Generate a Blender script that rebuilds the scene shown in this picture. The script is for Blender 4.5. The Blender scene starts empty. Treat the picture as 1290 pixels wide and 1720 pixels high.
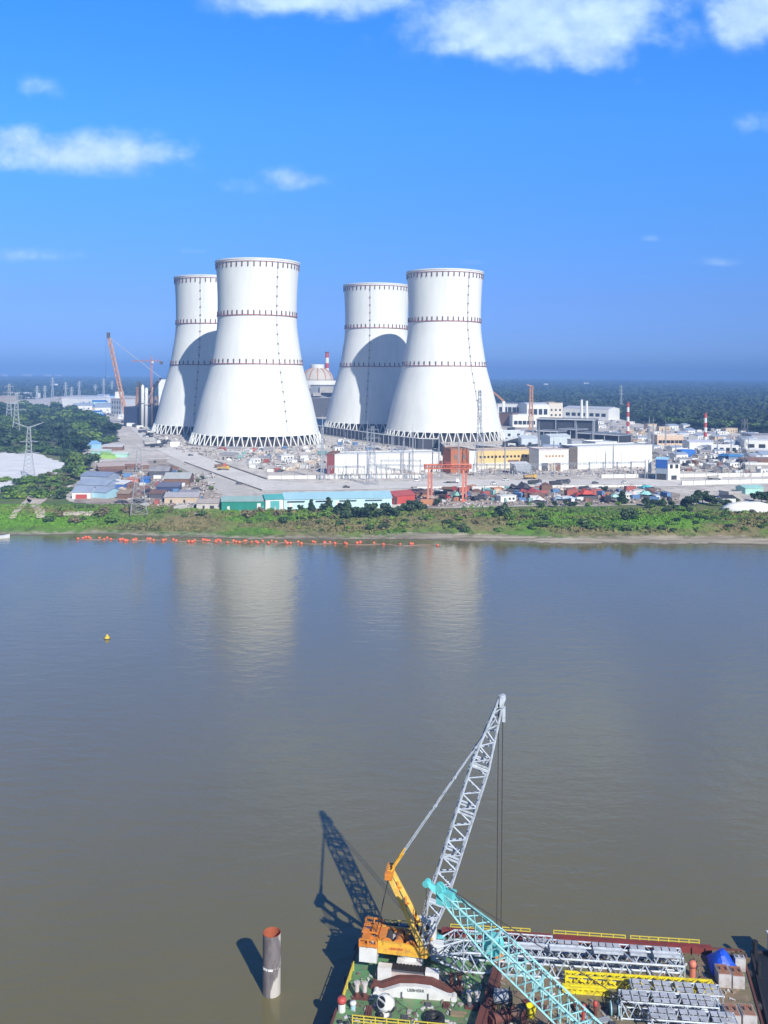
import bpy, math, random
import numpy as np
from mathutils import Vector, Matrix
random.seed(7)
rng = np.random.default_rng(11)
R = math.radians
SC = bpy.context.scene
COL = SC.collection

# ------------------------------------------------------------------ camera
F = 1550.0            # focal length in pixels of the 1290x1720 photograph
CX, CY = 645.0, 628.0
CAMZ = 75.0
ROLL = R(0.4)
GZ = 6.6              # level of the built-up ground
SUN_EL, SUN_AZ = R(34.0), R(154.0)      # azimuth clockwise from +Y
cam_d = bpy.data.cameras.new('camera')
cam = bpy.data.objects.new('camera', cam_d); COL.objects.link(cam)
cam_d.sensor_fit = 'AUTO'; cam_d.sensor_width = 36.0
cam_d.lens = F * 36.0 / 1720.0
cam_d.shift_y = -(860.0 - CY) / 1720.0
cam_d.clip_start = 1.0; cam_d.clip_end = 80000.0
ca, sa = math.cos(ROLL), math.sin(ROLL)
cam.matrix_world = Matrix(((ca, -sa, 0, 0), (0, 0, -1, 0), (sa, ca, 0, CAMZ), (0, 0, 0, 1)))
SC.camera = cam

# ------------------------------------------------------------------ exposure, sun, sky
SC.view_settings.view_transform = 'Standard'
SC.view_settings.look = 'None'
SC.view_settings.exposure = 0.33
SC.view_settings.gamma = 1.0
SC.cycles.max_bounces = 6
SC.cycles.transparent_max_bounces = 8
SC.cycles.volume_bounces = 0

sd = bpy.data.lights.new('sun', 'SUN'); sun = bpy.data.objects.new('sun', sd); COL.objects.link(sun)
sd.energy = 4.8; sd.angle = R(0.5); sd.color = (1.0, 0.945, 0.84)
sdir = Vector((math.sin(SUN_AZ) * math.cos(SUN_EL), math.cos(SUN_AZ) * math.cos(SUN_EL), math.sin(SUN_EL)))
sun.rotation_euler = sdir.to_track_quat('Z', 'Y').to_euler()
sun.location = (60, -120, 140)

W = bpy.data.worlds.new('World'); SC.world = W; W.use_nodes = True
wt = W.node_tree; wn = wt.nodes; wl = wt.links
for n in list(wn): wn.remove(n)
w_out = wn.new('ShaderNodeOutputWorld'); w_bg = wn.new('ShaderNodeBackground')
wl.new(w_bg.outputs[0], w_out.inputs[0])
sky = wn.new('ShaderNodeTexSky'); sky.sky_type = 'NISHITA'; sky.sun_disc = False
sky.sun_elevation = SUN_EL; sky.sun_rotation = SUN_AZ; sky.altitude = 50; sky.air_density = 1.0; sky.dust_density = 0.4; sky.ozone_density = 2.5
w_bg.inputs['Strength'].default_value = 0.10

def wmath(op, a, b=None, c=None, clamp=False):
    n = wn.new('ShaderNodeMath'); n.operation = op; n.use_clamp = clamp
    for i, x in enumerate((a, b, c)):
        if x is None: continue
        if isinstance(x, (int, float)): n.inputs[i].default_value = x
        else: wl.new(x, n.inputs[i])
    return n.outputs[0]
def wmix(fac, a, b, mode='MIX'):
    n = wn.new('ShaderNodeMix'); n.data_type = 'RGBA'; n.blend_type = mode
    for k, x in ((0, fac), (6, a), (7, b)):
        if isinstance(x, (int, float)): n.inputs[k].default_value = x
        elif isinstance(x, tuple): n.inputs[k].default_value = (*x, 1)
        else: wl.new(x, n.inputs[k])
    return n.outputs[2]
tc = wn.new('ShaderNodeTexCoord'); sx = wn.new('ShaderNodeSeparateXYZ'); wl.new(tc.outputs['Generated'], sx.inputs[0])
gy = wmath('MAXIMUM', sx.outputs[1], 0.02)
gx = wmath('DIVIDE', sx.outputs[0], gy); gz = wmath('DIVIDE', sx.outputs[2], gy)     # world directions: slope sideways and up
cmb = wn.new('ShaderNodeCombineXYZ'); wl.new(gx, cmb.inputs[0]); wl.new(wmath('MULTIPLY', gz, 1.25), cmb.inputs[1])
def wnoise(scale, detail, rough, off=(0, 0, 0)):
    mp = wn.new('ShaderNodeMapping'); wl.new(cmb.outputs[0], mp.inputs[0]); mp.inputs['Location'].default_value = off
    n = wn.new('ShaderNodeTexNoise'); wl.new(mp.outputs[0], n.inputs['Vector'])
    n.inputs['Scale'].default_value = scale; n.inputs['Detail'].default_value = detail; n.inputs['Roughness'].default_value = rough
    return n.outputs[0]
n_big = wnoise(15, 8, 0.56); n_soft = wnoise(7, 4, 0.5, (3, 1, 0)); n_up = wnoise(15, 8, 0.56, (-0.006, -0.016, 0))
# clouds: where each stands in the sky (photo pixels -> slopes), size and how dense it is
CLOUDS = [(905, 40, 235, 92, 1.2), (815, 72, 120, 46, 1.0), (985, 78, 105, 58, 1.0), (525, -14, 175, 64, 1.2), (1278, 14, 104, 84, 1.1), (155, 266, 225, 48, .84),
          (250, 264, 110, 38, .78), (22, 240, 66, 38, .76), (490, 302, 80, 30, .55), (400, 318, 80, 24, .44), (70, 434, 120, 22, .6),
          (40, 158, 80, 38, .38), (1085, 399, 28, 12, .4), (1195, 437, 72, 16, .33), (1282, 205, 60, 52, .44), (1068, 132, 26, 24, .3),
          (320, 425, 40, 12, .3), (340, 255, 24, 12, .34), (480, 48, 60, 14, .34), (800, 440, 60, 9, .25)]
dens = None
for (u, v, rx, ry, st) in CLOUDS:
    a = wmath('MULTIPLY', wmath('SUBTRACT', gx, (u - CX) / F), F / rx)
    b = wmath('MULTIPLY', wmath('SUBTRACT', gz, (CY - v) / F), F / ry)
    # flatter undersides: below its middle a cloud thins out faster
    b = wmath('MULTIPLY', b, wmath('ADD', 1.0, wmath('MULTIPLY', wmath('LESS_THAN', b, 0.0), 0.35)))
    r2 = wmath('ADD', wmath('MULTIPLY', a, a), wmath('MULTIPLY', b, b))
    m = wmath('MULTIPLY', wmath('EXPONENT', wmath('MULTIPLY', r2, -1.1)), st)
    dens = m if dens is None else wmath('MAXIMUM', dens, m)
nz = wmath('ADD', wmath('MULTIPLY', wmath('SUBTRACT', n_big, 0.5), 1.5), wmath('MULTIPLY', wmath('SUBTRACT', n_soft, 0.5), 0.55))
cov = wmath('ADD', dens, wmath('MULTIPLY', nz, wmath('MINIMUM', wmath('MULTIPLY', dens, 2.6), 0.9)))
cr = wn.new('ShaderNodeMapRange'); cr.interpolation_type = 'SMOOTHSTEP'; wl.new(cov, cr.inputs[0])
cr.inputs[1].default_value = 0.20; cr.inputs[2].default_value = 0.92
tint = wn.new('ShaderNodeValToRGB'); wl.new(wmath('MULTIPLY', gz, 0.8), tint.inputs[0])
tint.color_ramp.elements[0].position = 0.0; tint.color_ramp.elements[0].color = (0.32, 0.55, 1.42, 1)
tint.color_ramp.elements[1].position = 1.0; tint.color_ramp.elements[1].color = (0.22, 0.42, 0.66, 1)  # sky above and behind the view is darkened to cut ambient light
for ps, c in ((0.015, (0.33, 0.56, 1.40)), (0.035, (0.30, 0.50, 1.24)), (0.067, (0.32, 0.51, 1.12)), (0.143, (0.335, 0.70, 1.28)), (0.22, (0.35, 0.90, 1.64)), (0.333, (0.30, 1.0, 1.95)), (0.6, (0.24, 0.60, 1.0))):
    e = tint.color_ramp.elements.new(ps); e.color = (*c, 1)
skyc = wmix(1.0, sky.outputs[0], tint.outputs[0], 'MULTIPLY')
lit = wmath('ADD', 0.5, wmath('MULTIPLY', wmath('SUBTRACT', n_big, n_up), 2.6), clamp=True)
cloudc = wmix(lit, (3.5, 5.3, 8.6), (6.0, 8.0, 9.2))
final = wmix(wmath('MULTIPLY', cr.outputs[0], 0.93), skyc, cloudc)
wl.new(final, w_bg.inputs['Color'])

# ------------------------------------------------------------------ pixels to places
def ray(u, v):
    du = (u - CX) / F; dv = -(v - CY) / F
    return ca * du - sa * dv, sa * du + ca * dv
def G(u, v, z=GZ):                      # the point of the level z that shows at (u, v)
    x, k = ray(u, v); t = (z - CAMZ) / k
    return Vector((x * t, t, z))
def D(u, v, d):                         # the point at distance d along the view that shows at (u, v)
    x, k = ray(u, v)
    return Vector((x * d, d, CAMZ + k * d))
def height_at(u, v, d): return D(u, v, d).z

# ------------------------------------------------------------------ meshes
class MB:
    def __init__(s): s.v = []; s.f = []
    def add(s, vs, fs):
        o = len(s.v); s.v += [tuple(p) for p in vs]; s.f += [tuple(i + o for i in f) for f in fs]; return s
    def quad(s, a, b, c, d): return s.add([a, b, c, d], [(0, 1, 2, 3)])
    def box(s, c, size, rz=0.0, M=None, taper=1.0):
        hx, hy, hz = size[0] / 2, size[1] / 2, size[2] / 2; co, si = math.cos(rz), math.sin(rz); vs = []
        for (sx_, sy_, sz_) in ((-1,-1,-1),(1,-1,-1),(1,1,-1),(-1,1,-1),(-1,-1,1),(1,-1,1),(1,1,1),(-1,1,1)):
            k = taper if sz_ > 0 else 1
            x, y, z = sx_ * hx * k, sy_ * hy * k, sz_ * hz
            p = Vector((co * x - si * y, si * x + co * y, z))
            if M is not None: p = M @ Vector((x, y, z))
            vs.append(p + Vector(c))
        return s.add(vs, [(3,2,1,0),(4,5,6,7),(0,1,5,4),(1,2,6,5),(2,3,7,6),(3,0,4,7)])
    def bar(s, p, q, w, h=None, w2=None):
        p, q = Vector(p), Vector(q); h = h or w; d = (q - p)
        if d.length < 1e-6: return s
        d.normalize(); up = Vector((0, 0, 1)) if abs(d.z) < 0.95 else Vector((1, 0, 0))
        a = d.cross(up).normalized(); b = a.cross(d).normalized(); k2 = (w2 / w) if w2 else 1.0
        vs = [p + a*sx_*w/2 + b*sz_*h/2 for sx_, sz_ in ((-1,-1),(1,-1),(1,1),(-1,1))] + [q + a*sx_*w/2*k2 + b*sz_*h/2*k2 for sx_, sz_ in ((-1,-1),(1,-1),(1,1),(-1,1))]
        return s.add(vs, [(0,1,2,3),(7,6,5,4),(0,4,5,1),(1,5,6,2),(2,6,7,3),(3,7,4,0)])
    def tube(s, p, q, r0, r1=None, n=8, caps=True):
        p, q = Vector(p), Vector(q); r1 = r0 if r1 is None else r1; d = (q - p).normalized()
        up = Vector((0, 0, 1)) if abs(d.z) < 0.95 else Vector((1, 0, 0)); a = d.cross(up).normalized(); b = a.cross(d).normalized()
        vs = []
        for (c, r) in ((p, r0), (q, r1)):
            for i in range(n):
                t = 2 * math.pi * i / n; vs.append(c + a * math.cos(t) * r + b * math.sin(t) * r)
        fs = [(i, (i+1) % n, n + (i+1) % n, n + i) for i in range(n)]
        if caps: fs += [tuple(range(n - 1, -1, -1)), tuple(range(n, 2 * n))]
        return s.add(vs, fs)
    def path(s, pts, r, n=6):
        for a, b in zip(pts[:-1], pts[1:]): s.tube(a, b, r, r, n)
        return s
    def lathe(s, prof, n=24, c=(0, 0, 0), cap=False):
        vs = []; m = len(prof)
        for (r, z) in prof:
            for i in range(n):
                t = 2 * math.pi * i / n; vs.append((c[0] + r * math.cos(t), c[1] + r * math.sin(t), c[2] + z))
        fs = [(k*n+i, k*n+(i+1) % n, (k+1)*n+(i+1) % n, (k+1)*n+i) for k in range(m - 1) for i in range(n)]
        if cap: fs += [tuple(range(n - 1, -1, -1)), tuple(range((m-1)*n, m*n))]
        return s.add(vs, fs)
    def prism(s, pts, d):               # a flat outline swept along the vector d
        n = len(pts); d = Vector(d); vs = [Vector(p) for p in pts] + [Vector(p) + d for p in pts]
        return s.add(vs, [tuple(range(n - 1, -1, -1)), tuple(range(n, 2*n))] + [(i, (i+1) % n, n + (i+1) % n, n + i) for i in range(n)])
    def blob(s, c, r, seed=0, n=8, m=5, jit=0.18, squash=1.0):
        q = random.Random(seed); vs = [(c[0], c[1], c[2] - r[2] * squash)]; 
        for j in range(1, m):
            ph = -math.pi/2 + math.pi * j / m
            for i in range(n):
                t = 2*math.pi*i/n; k = 1 + q.uniform(-jit, jit)
                vs.append((c[0] + r[0]*k*math.cos(ph)*math.cos(t), c[1] + r[1]*k*math.cos(ph)*math.sin(t), c[2] + r[2]*k*math.sin(ph)))
        vs.append((c[0], c[1], c[2] + r[2])); fs = []
        for i in range(n):
            fs.append((0, 1 + (i+1) % n, 1 + i)); fs.append((1 + (m-2)*n + i, 1 + (m-2)*n + (i+1) % n, len(vs) - 1))
            for j in range(m - 2): fs.append((1+j*n+i, 1+j*n+(i+1) % n, 1+(j+1)*n+(i+1) % n, 1+(j+1)*n+i))
        return s.add(vs, fs)
    def build(s, name, m, parent=None, smooth=False):
        me = bpy.data.meshes.new(name); vs = s.v
        if parent is not None:
            o = parent
            chain = Matrix.Identity(4)
            while o is not None:
                chain = o.matrix_basis @ chain; o = o.parent
            if chain != Matrix.Identity(4):
                inv = chain.inverted(); vs = [inv @ Vector(p) for p in vs]
        me.from_pydata([tuple(p) for p in vs], [], s.f); me.update()
        if m is not None: me.materials.append(m)
        if smooth: me.polygons.foreach_set('use_smooth', [True] * len(me.polygons))
        ob = bpy.data.objects.new(name, me); COL.objects.link(ob)
        if parent is not None: ob.parent = parent
        return ob

def tag(o, label=None, cat=None, group=None, kind=None):
    if label: o['label'] = label
    if cat: o['category'] = cat
    if group: o['group'] = group
    if kind: o['kind'] = kind
    return o
def thing(name, label, cat, loc=(0, 0, 0), group=None, rz=0.0):
    o = bpy.data.objects.new(name, None); COL.objects.link(o); o.location = loc; o.rotation_euler = (0, 0, rz)
    o.matrix_basis = Matrix.Translation(Vector(loc)) @ Matrix.Rotation(rz, 4, 'Z')
    o.empty_display_size = 0.5
    return tag(o, label, cat, group)
KIDS = {}
def dup(root, loc, rz=0.0, scale=1.0, label=None, group=None):
    def cp(o, par):
        c = o.copy(); COL.objects.link(c)
        if par is not None: c.parent = par
        if o.name not in KIDS: KIDS[o.name] = list(o.children)
        for ch in KIDS[o.name]: cp(ch, c)
        return c
    r = cp(root, None)
    sc = scale if isinstance(scale, (tuple, list)) else (scale,) * 3
    r.matrix_basis = Matrix.Translation(Vector(loc)) @ Matrix.Rotation(rz, 4, 'Z') @ Matrix.Diagonal((*sc, 1))
    if label: r['label'] = label
    if group: r['group'] = group
    return r
ORD = 'first second third fourth fifth sixth seventh eighth ninth tenth eleventh twelfth thirteenth fourteenth fifteenth sixteenth seventeenth eighteenth nineteenth twentieth'.split()
TENS = {2: ('twenty', 'twentieth'), 3: ('thirty', 'thirtieth'), 4: ('forty', 'fortieth'), 5: ('fifty', 'fiftieth'), 6: ('sixty', 'sixtieth'), 7: ('seventy', 'seventieth')}
def nth(i):                              # 0 -> first
    if i < 20: return ORD[i]
    t, o = divmod(i + 1, 10)
    return TENS[t][1] if o == 0 else TENS[t][0] + '-' + ORD[o - 1]

# lattice girder between p and q: four chords and zigzag lacing on all four faces
def lattice(ch, br, p, q, prof, side, n, rc, rb, nn=5, cross=False, square=False):
    p, q = Vector(p), Vector(q); ax = (q - p); L = ax.length; ax.normalize()
    S = (Vector(side) - ax * Vector(side).dot(ax)).normalized(); N = ax.cross(S)
    def wh(t):
        for (t0, a0, b0), (t1, a1, b1) in zip(prof[:-1], prof[1:]):
            if t <= t1 + 1e-9:
                k = (t - t0) / max(1e-9, t1 - t0); return a0 + (a1 - a0) * k, b0 + (b1 - b0) * k
        return prof[-1][1], prof[-1][2]
    def pt(t, i):
        a, b = wh(t); s_, n_ = ((-1,-1),(1,-1),(1,1),(-1,1))[i]
        return p + ax * (L * t) + S * (s_ * a) + N * (n_ * b)
    ts = [x[0] for x in prof]
    seg = (lambda mb, a, b, r: mb.bar(a, b, r * 2)) if square else (lambda mb, a, b, r: mb.tube(a, b, r, r, nn, False))
    for i in range(4):
        for t0, t1 in zip(ts[:-1], ts[1:]): seg(ch, pt(t0, i), pt(t1, i), rc)
    for k in range(n):
        t0, t1 = k / n, (k + 1) / n
        for i in range(4):
            j = (i + 1) % 4
            a, b = (i, j) if k % 2 == 0 else (j, i)
            seg(br, pt(t0, a), pt(t1, b), rb)
            if cross: seg(br, pt(t0, b), pt(t1, a), rb)
    for t in ts[1:-1] + ([ts[0], ts[-1]]):
        for i in range(4): seg(br, pt(t, i), pt(t, (i + 1) % 4), rb)
    return pt

# ------------------------------------------------------------------ materials
def lin(c): return tuple(((x / 255) / 12.92 if x <= 10.3 else ((x / 255 + 0.055) / 1.055) ** 2.4) for x in c)
MATS = {}
def mat(name, col, rough=0.6, metal=0.0, col2=None, scale=0.4, amount=0.35, lo=0.4, hi=0.7, bump=0.0, rnd=0.0, stretch=(1, 1, 1), detail=4):
    if name in MATS: return MATS[name]
    m = bpy.data.materials.new(name); m.use_nodes = True; nt = m.node_tree; N = nt.nodes; L = nt.links
    b = N['Principled BSDF']; b.inputs['Roughness'].default_value = rough; b.inputs['Metallic'].default_value = metal
    col2 = col2 or tuple(c * 0.6 for c in col)
    t = N.new('ShaderNodeTexCoord'); mp = N.new('ShaderNodeMapping'); mp.inputs['Scale'].default_value = stretch
    L.new(t.outputs['Object'], mp.inputs[0])
    nz = N.new('ShaderNodeTexNoise'); L.new(mp.outputs[0], nz.inputs['Vector'])
    nz.inputs['Scale'].default_value = scale; nz.inputs['Detail'].default_value = detail; nz.inputs['Roughness'].default_value = 0.62
    mr = N.new('ShaderNodeMapRange'); L.new(nz.outputs[0], mr.inputs[0]); mr.inputs[1].default_value = lo; mr.inputs[2].default_value = hi; mr.inputs[4].default_value = amount
    mx = N.new('ShaderNodeMix'); mx.data_type = 'RGBA'; L.new(mr.outputs[0], mx.inputs[0]); mx.inputs[6].default_value = (*col, 1); mx.inputs[7].default_value = (*col2, 1)
    o = mx.outputs[2]
    if rnd:
        oi = N.new('ShaderNodeObjectInfo'); hs = N.new('ShaderNodeHueSaturation'); L.new(o, hs.inputs['Color'])
        r1 = N.new('ShaderNodeMapRange'); L.new(oi.outputs['Random'], r1.inputs[0]); r1.inputs[3].default_value = 1 - rnd; r1.inputs[4].default_value = 1 + rnd
        L.new(r1.outputs[0], hs.inputs['Value'])
        r2 = N.new('ShaderNodeMapRange'); L.new(oi.outputs['Random'], r2.inputs[0]); r2.inputs[3].default_value = 0.5 + rnd * 0.06; r2.inputs[4].default_value = 0.5 - rnd * 0.06
        L.new(r2.outputs[0], hs.inputs['Hue']); o = hs.outputs[0]
    L.new(o, b.inputs['Base Color'])
    if bump:
        bp = N.new('ShaderNodeBump'); bp.inputs['Strength'].default_value = bump; L.new(nz.outputs[0], bp.inputs['Height']); L.new(bp.outputs[0], b.inputs['Normal'])
    MATS[name] = m
    return m
WHITE = mat('white_concrete', (0.75, 0.775, 0.765), 0.75, col2=(0.66, 0.69, 0.69), scale=0.12, amount=0.9, stretch=(1, 1, 0.12), lo=.45, hi=.72)
WPAINT = mat('white_paint', (0.72, 0.74, 0.74), 0.6, col2=(0.5, 0.5, 0.5), scale=0.3)
CONC = mat('concrete', (0.42, 0.41, 0.40), 0.85, col2=(0.28, 0.27, 0.26), scale=0.15, amount=0.8)
GREYM = mat('galvanised_steel', (0.36, 0.40, 0.46), 0.5, 0.2, col2=(0.26, 0.29, 0.34), scale=0.3)
LATT = mat('pylon_steel', (0.42, 0.46, 0.52), 0.6, 0.0, scale=0.2)
DARK = mat('dark_steel', (0.035, 0.04, 0.05), 0.7, col2=(0.07, 0.07, 0.07), scale=0.3)
INNER = mat('tower_inside', (0.10, 0.085, 0.08), 0.9, col2=(0.05, 0.045, 0.045), scale=0.2, stretch=(1, 1, 0.1))
DRED = mat('dark_red_paint', (0.10, 0.03, 0.035), 0.7, scale=0.3)
REDP = mat('red_paint', (0.48, 0.075, 0.065), 0.55, col2=(0.30, 0.06, 0.05), scale=0.4)
RED2 = mat('coral_red_paint', (0.60, 0.20, 0.13), 0.55, col2=(0.45, 0.09, 0.05), scale=0.3)
ORANGE = mat('orange_paint', (0.64, 0.37, 0.23), 0.5, col2=(0.5, 0.17, 0.05), scale=0.3)
BLUE = mat('blue_sheet', (0.03, 0.16, 0.52), 0.5, col2=(0.02, 0.10, 0.36), scale=0.3)
PALEBLUE = mat('pale_blue_sheet', (0.36, 0.60, 0.72), 0.5, col2=(0.28, 0.48, 0.6), scale=0.15, amount=0.6, stretch=(1, 0.2, 1))
GREYBLUE = mat('grey_blue_sheet', (0.34, 0.42, 0.56), 0.55, col2=(0.24, 0.28, 0.38), scale=0.2, amount=0.8, stretch=(1, 0.25, 1))
GREEN = mat('green_sheet', (0.02, 0.25, 0.19), 0.5, col2=(0.02, 0.16, 0.12), scale=0.25)
TEALS = mat('teal_sheet', (0.10, 0.42, 0.42), 0.5, col2=(0.07, 0.3, 0.32), scale=0.25)
MINT = mat('mint_sheet', (0.36, 0.62, 0.55), 0.55, scale=0.25)
YELLOW = mat('yellow_wall', (0.68, 0.50, 0.22), 0.7, col2=(0.60, 0.47, 0.24), scale=0.1)
TAN = mat('tan_wall', (0.55, 0.45, 0.34), 0.8, scale=0.2)
BROWN = mat('brown_brick', (0.20, 0.12, 0.09), 0.85, col2=(0.12, 0.08, 0.06), scale=0.6)
BRICK = mat('brick_orange', (0.42, 0.15, 0.07), 0.85, col2=(0.28, 0.1, 0.06), scale=0.3)
GLASS = mat('window_glass', (0.03, 0.04, 0.05), 0.12, scale=0.5)
RUSTROOF = mat('rusty_roof', (0.24, 0.13, 0.10), 0.8, col2=(0.12, 0.08, 0.08), scale=0.3, amount=0.9)
GREYROOF = mat('grey_roof', (0.34, 0.34, 0.38), 0.7, col2=(0.2, 0.19, 0.2), scale=0.25, amount=0.8, stretch=(1, 0.2, 1))
DGREY = mat('dark_grey_wall', (0.09, 0.095, 0.115), 0.75, scale=0.2)
NAVY = mat('navy_wall', (0.035, 0.05, 0.10), 0.7, scale=0.2)
LIME = mat('lime_fabric', (0.34, 0.58, 0.14), 0.7, scale=0.3)
TARPB = mat('blue_tarpaulin', (0.015, 0.075, 0.55), 0.45, col2=(0.01, 0.05, 0.36), scale=0.9)
FLOAT = mat('orange_float', (0.78, 0.16, 0.07), 0.45, scale=0.6, rnd=0.15)
TRUNK = mat('bark', (0.10, 0.075, 0.055), 0.9, scale=1.5)
LEAFD = mat('leaf_dark', (0.026, 0.060, 0.024), 0.65, col2=(0.045, 0.088, 0.028), scale=0.22, amount=1.0, rnd=0.35)
LEAFM = mat('leaf_mid', (0.055, 0.115, 0.026), 0.65, col2=(0.085, 0.15, 0.03), scale=0.25, amount=1.0, rnd=0.3)
LEAFL = mat('leaf_light', (0.11, 0.22, 0.024), 0.65, col2=(0.15, 0.23, 0.04), scale=0.25, amount=1.0, rnd=0.25)
LEAFY = mat('leaf_dry', (0.19, 0.16, 0.085), 0.75, col2=(0.12, 0.13, 0.05), scale=0.25, amount=1.0, rnd=0.3)
# ------------------------------------------------------------------ the setting
def node_mat(name):
    m = bpy.data.materials.new(name); m.use_nodes = True
    return m, m.node_tree.nodes, m.node_tree.links, m.node_tree.nodes['Principled BSDF']
def mk(N, L):
    def math_(op, a, b=None, c=None, clamp=False):
        n = N.new('ShaderNodeMath'); n.operation = op; n.use_clamp = clamp
        for i, x in enumerate((a, b, c)):
            if x is None: continue
            if isinstance(x, (int, float)): n.inputs[i].default_value = x
            else: L.new(x, n.inputs[i])
        return n.outputs[0]
    def noise(vec, scale, detail=4, rough=0.6, stretch=None, dist=0.0):
        if stretch:
            mp = N.new('ShaderNodeMapping'); mp.inputs['Scale'].default_value = stretch; L.new(vec, mp.inputs[0]); vec = mp.outputs[0]
        n = N.new('ShaderNodeTexNoise'); L.new(vec, n.inputs['Vector']); n.inputs['Scale'].default_value = scale
        n.inputs['Detail'].default_value = detail; n.inputs['Roughness'].default_value = rough; n.inputs['Distortion'].default_value = dist
        return n.outputs[0]
    def ramp(x, lo, hi, a=0.0, b=1.0):
        n = N.new('ShaderNodeMapRange'); n.interpolation_type = 'SMOOTHSTEP'; L.new(x, n.inputs[0])
        n.inputs[1].default_value = lo; n.inputs[2].default_value = hi; n.inputs[3].default_value = a; n.inputs[4].default_value = b
        return n.outputs[0]
    def mix(f, a, b):
        n = N.new('ShaderNodeMix'); n.data_type = 'RGBA'
        for k, x in ((0, f), (6, a), (7, b)):
            if isinstance(x, (int, float)): n.inputs[k].default_value = x
            elif isinstance(x, tuple): n.inputs[k].default_value = (*x, 1)
            else: L.new(x, n.inputs[k])
        return n.outputs[2]
    return math_, noise, ramp, mix

# river water: silty, with small wind ripples and calmer streaks
m_water, N, L, B = node_mat('river_water'); ma, no, ra, mi = mk(N, L)
t = N.new('ShaderNodeTexCoord').outputs['Object']
silt = no(t, 0.006, 4, 0.55, (1, 0.6, 1)); silt2 = no(t, 0.03, 3, 0.6, (1, 0.4, 1))
L.new(mi(ra(ma('ADD', ma('MULTIPLY', silt, 0.7), ma('MULTIPLY', silt2, 0.3)), 0.36, 0.64), (0.156, 0.139, 0.068), (0.182, 0.160, 0.080)), B.inputs['Base Color'])
B.inputs['Roughness'].default_value = 0.07; B.inputs['IOR'].default_value = 1.46
w1 = no(t, 0.9, 3, 0.6, (0.8, 1.2, 1), 0.6); w2 = no(t, 0.22, 3, 0.55, (0.7, 1.3, 1), 0.4); w3 = no(t, 3.2, 2, 0.5)
hgt = ma('ADD', ma('ADD', ma('MULTIPLY', w1, 0.34), ma('MULTIPLY', w2, 1.2)), ma('MULTIPLY', w3, 0.11))
calm = ra(no(t, 0.012, 3, 0.6, (1, 0.35, 1)), 0.33, 0.67, 0.5, 1.25)
bp = N.new('ShaderNodeBump'); L.new(hgt, bp.inputs['Height']); L.new(ma('MULTIPLY', calm, 0.205), bp.inputs['Strength']); bp.inputs['Distance'].default_value = 0.5
L.new(bp.outputs[0], B.inputs['Normal'])
mb = MB(); mb.quad((-6000, -1500, 0), (6000, -1500, 0), (6000, 470, 0), (-6000, 470, 0))
tag(mb.build('river_water', m_water), kind='structure')

# the plain: one sheet to the horizon
m_ground, N, L, B = node_mat('ground_plain'); ma, no, ra, mi = mk(N, L)
t = N.new('ShaderNodeTexCoord').outputs['Object']
a = ra(no(t, 0.02, 5, 0.6), 0.38, 0.62); b = ra(no(t, 0.12, 4, 0.65), 0.4, 0.62)
near = mi(a, (0.095, 0.17, 0.026), (0.22, 0.19, 0.10)); near = mi(ma('MULTIPLY', b, 0.5), near, (0.07, 0.12, 0.025))
far = mi(ra(no(t, 0.0022, 5, 0.65, (1, 0.25, 1)), 0.35, 0.65), (0.020, 0.042, 0.022), (0.035, 0.06, 0.026))
sp = N.new('ShaderNodeSeparateXYZ'); L.new(t, sp.inputs[0])
L.new(mi(ra(sp.outputs[1], 700, 1000), near, far), B.inputs['Base Color']); B.inputs['Roughness'].default_value = 0.95
def shore(x): return 416 - 0.045 * x + 2.2 * math.sin(x * 0.045 + 1) + 1.2 * math.sin(x * 0.13)
def bank_top(x): return shore(x) + 29
mb = MB(); xs = [-30000, -4000, -500] + [-460 + 20 * i for i in range(47)] + [500, 4000, 30000]
vs = []; fs = []
for x in xs:
    xc = max(-600, min(600, x)); vs += [(x, bank_top(xc) + 4, GZ), (x, 3000, GZ), (x, 36000, GZ)]
for i in range(len(xs) - 1): fs += [(3*i, 3*i+3, 3*i+4, 3*i+1), (3*i+1, 3*i+4, 3*i+5, 3*i+2)]
mb.add(vs, fs); tag(mb.build('ground', m_ground), kind='structure')

m_bank, N, L, B = node_mat('bank_grass'); ma, no, ra, mi = mk(N, L)
t = N.new('ShaderNodeTexCoord').outputs['Object']; sp = N.new('ShaderNodeSeparateXYZ'); L.new(t, sp.inputs[0])
g1 = no(t, 0.035, 4, 0.6, (0.6, 1.4, 1)); g2 = no(t, 0.25, 4, 0.65); g3 = no(t, 0.016, 3, 0.5, (1, 1.6, 1))
col = mi(ra(g1, 0.42, 0.58), (0.10, 0.225, 0.018), (0.215, 0.185, 0.085)); col = mi(ra(g2, 0.45, 0.65, 0, 0.7), col, (0.050, 0.072, 0.022)); col = mi(ra(g3, 0.5, 0.64, 0, 0.8), col, (0.11, 0.27, 0.014))
sandf = ra(ma('ADD', ma('SUBTRACT', sp.outputs[2], ma('MULTIPLY', ra(sp.outputs[0], -20, 40), 1.1)), ma('MULTIPLY', ma('SUBTRACT', g2, 0.5), 2.4)), 0.1, 1.1, 1.0, 0.0)
sand = mi(ra(no(t, 0.1, 4, 0.6, (0.3, 3, 1)), 0.4, 0.6), (0.40, 0.36, 0.29), (0.22, 0.19, 0.14))
wet = ra(sp.outputs[2], 0.02, 0.45, 1.0, 0.0)
col = mi(sandf, col, sand); col = mi(wet, col, (0.10, 0.085, 0.065))
L.new(col, B.inputs['Base Color']); B.inputs['Roughness'].default_value = 0.95
mb = MB(); xs = [-6000, -2000, -800] + [-420 + 2.5 * i for i in range(337)] + [800, 2000, 6000]
prof = [(-8, -1.6), (0, 0.0), (3, .55), (6, .95), (10, 1.5), (14, 2.6), (19, 4.2), (24, 5.7), (30, 6.58), (35, 6.66)]
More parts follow.
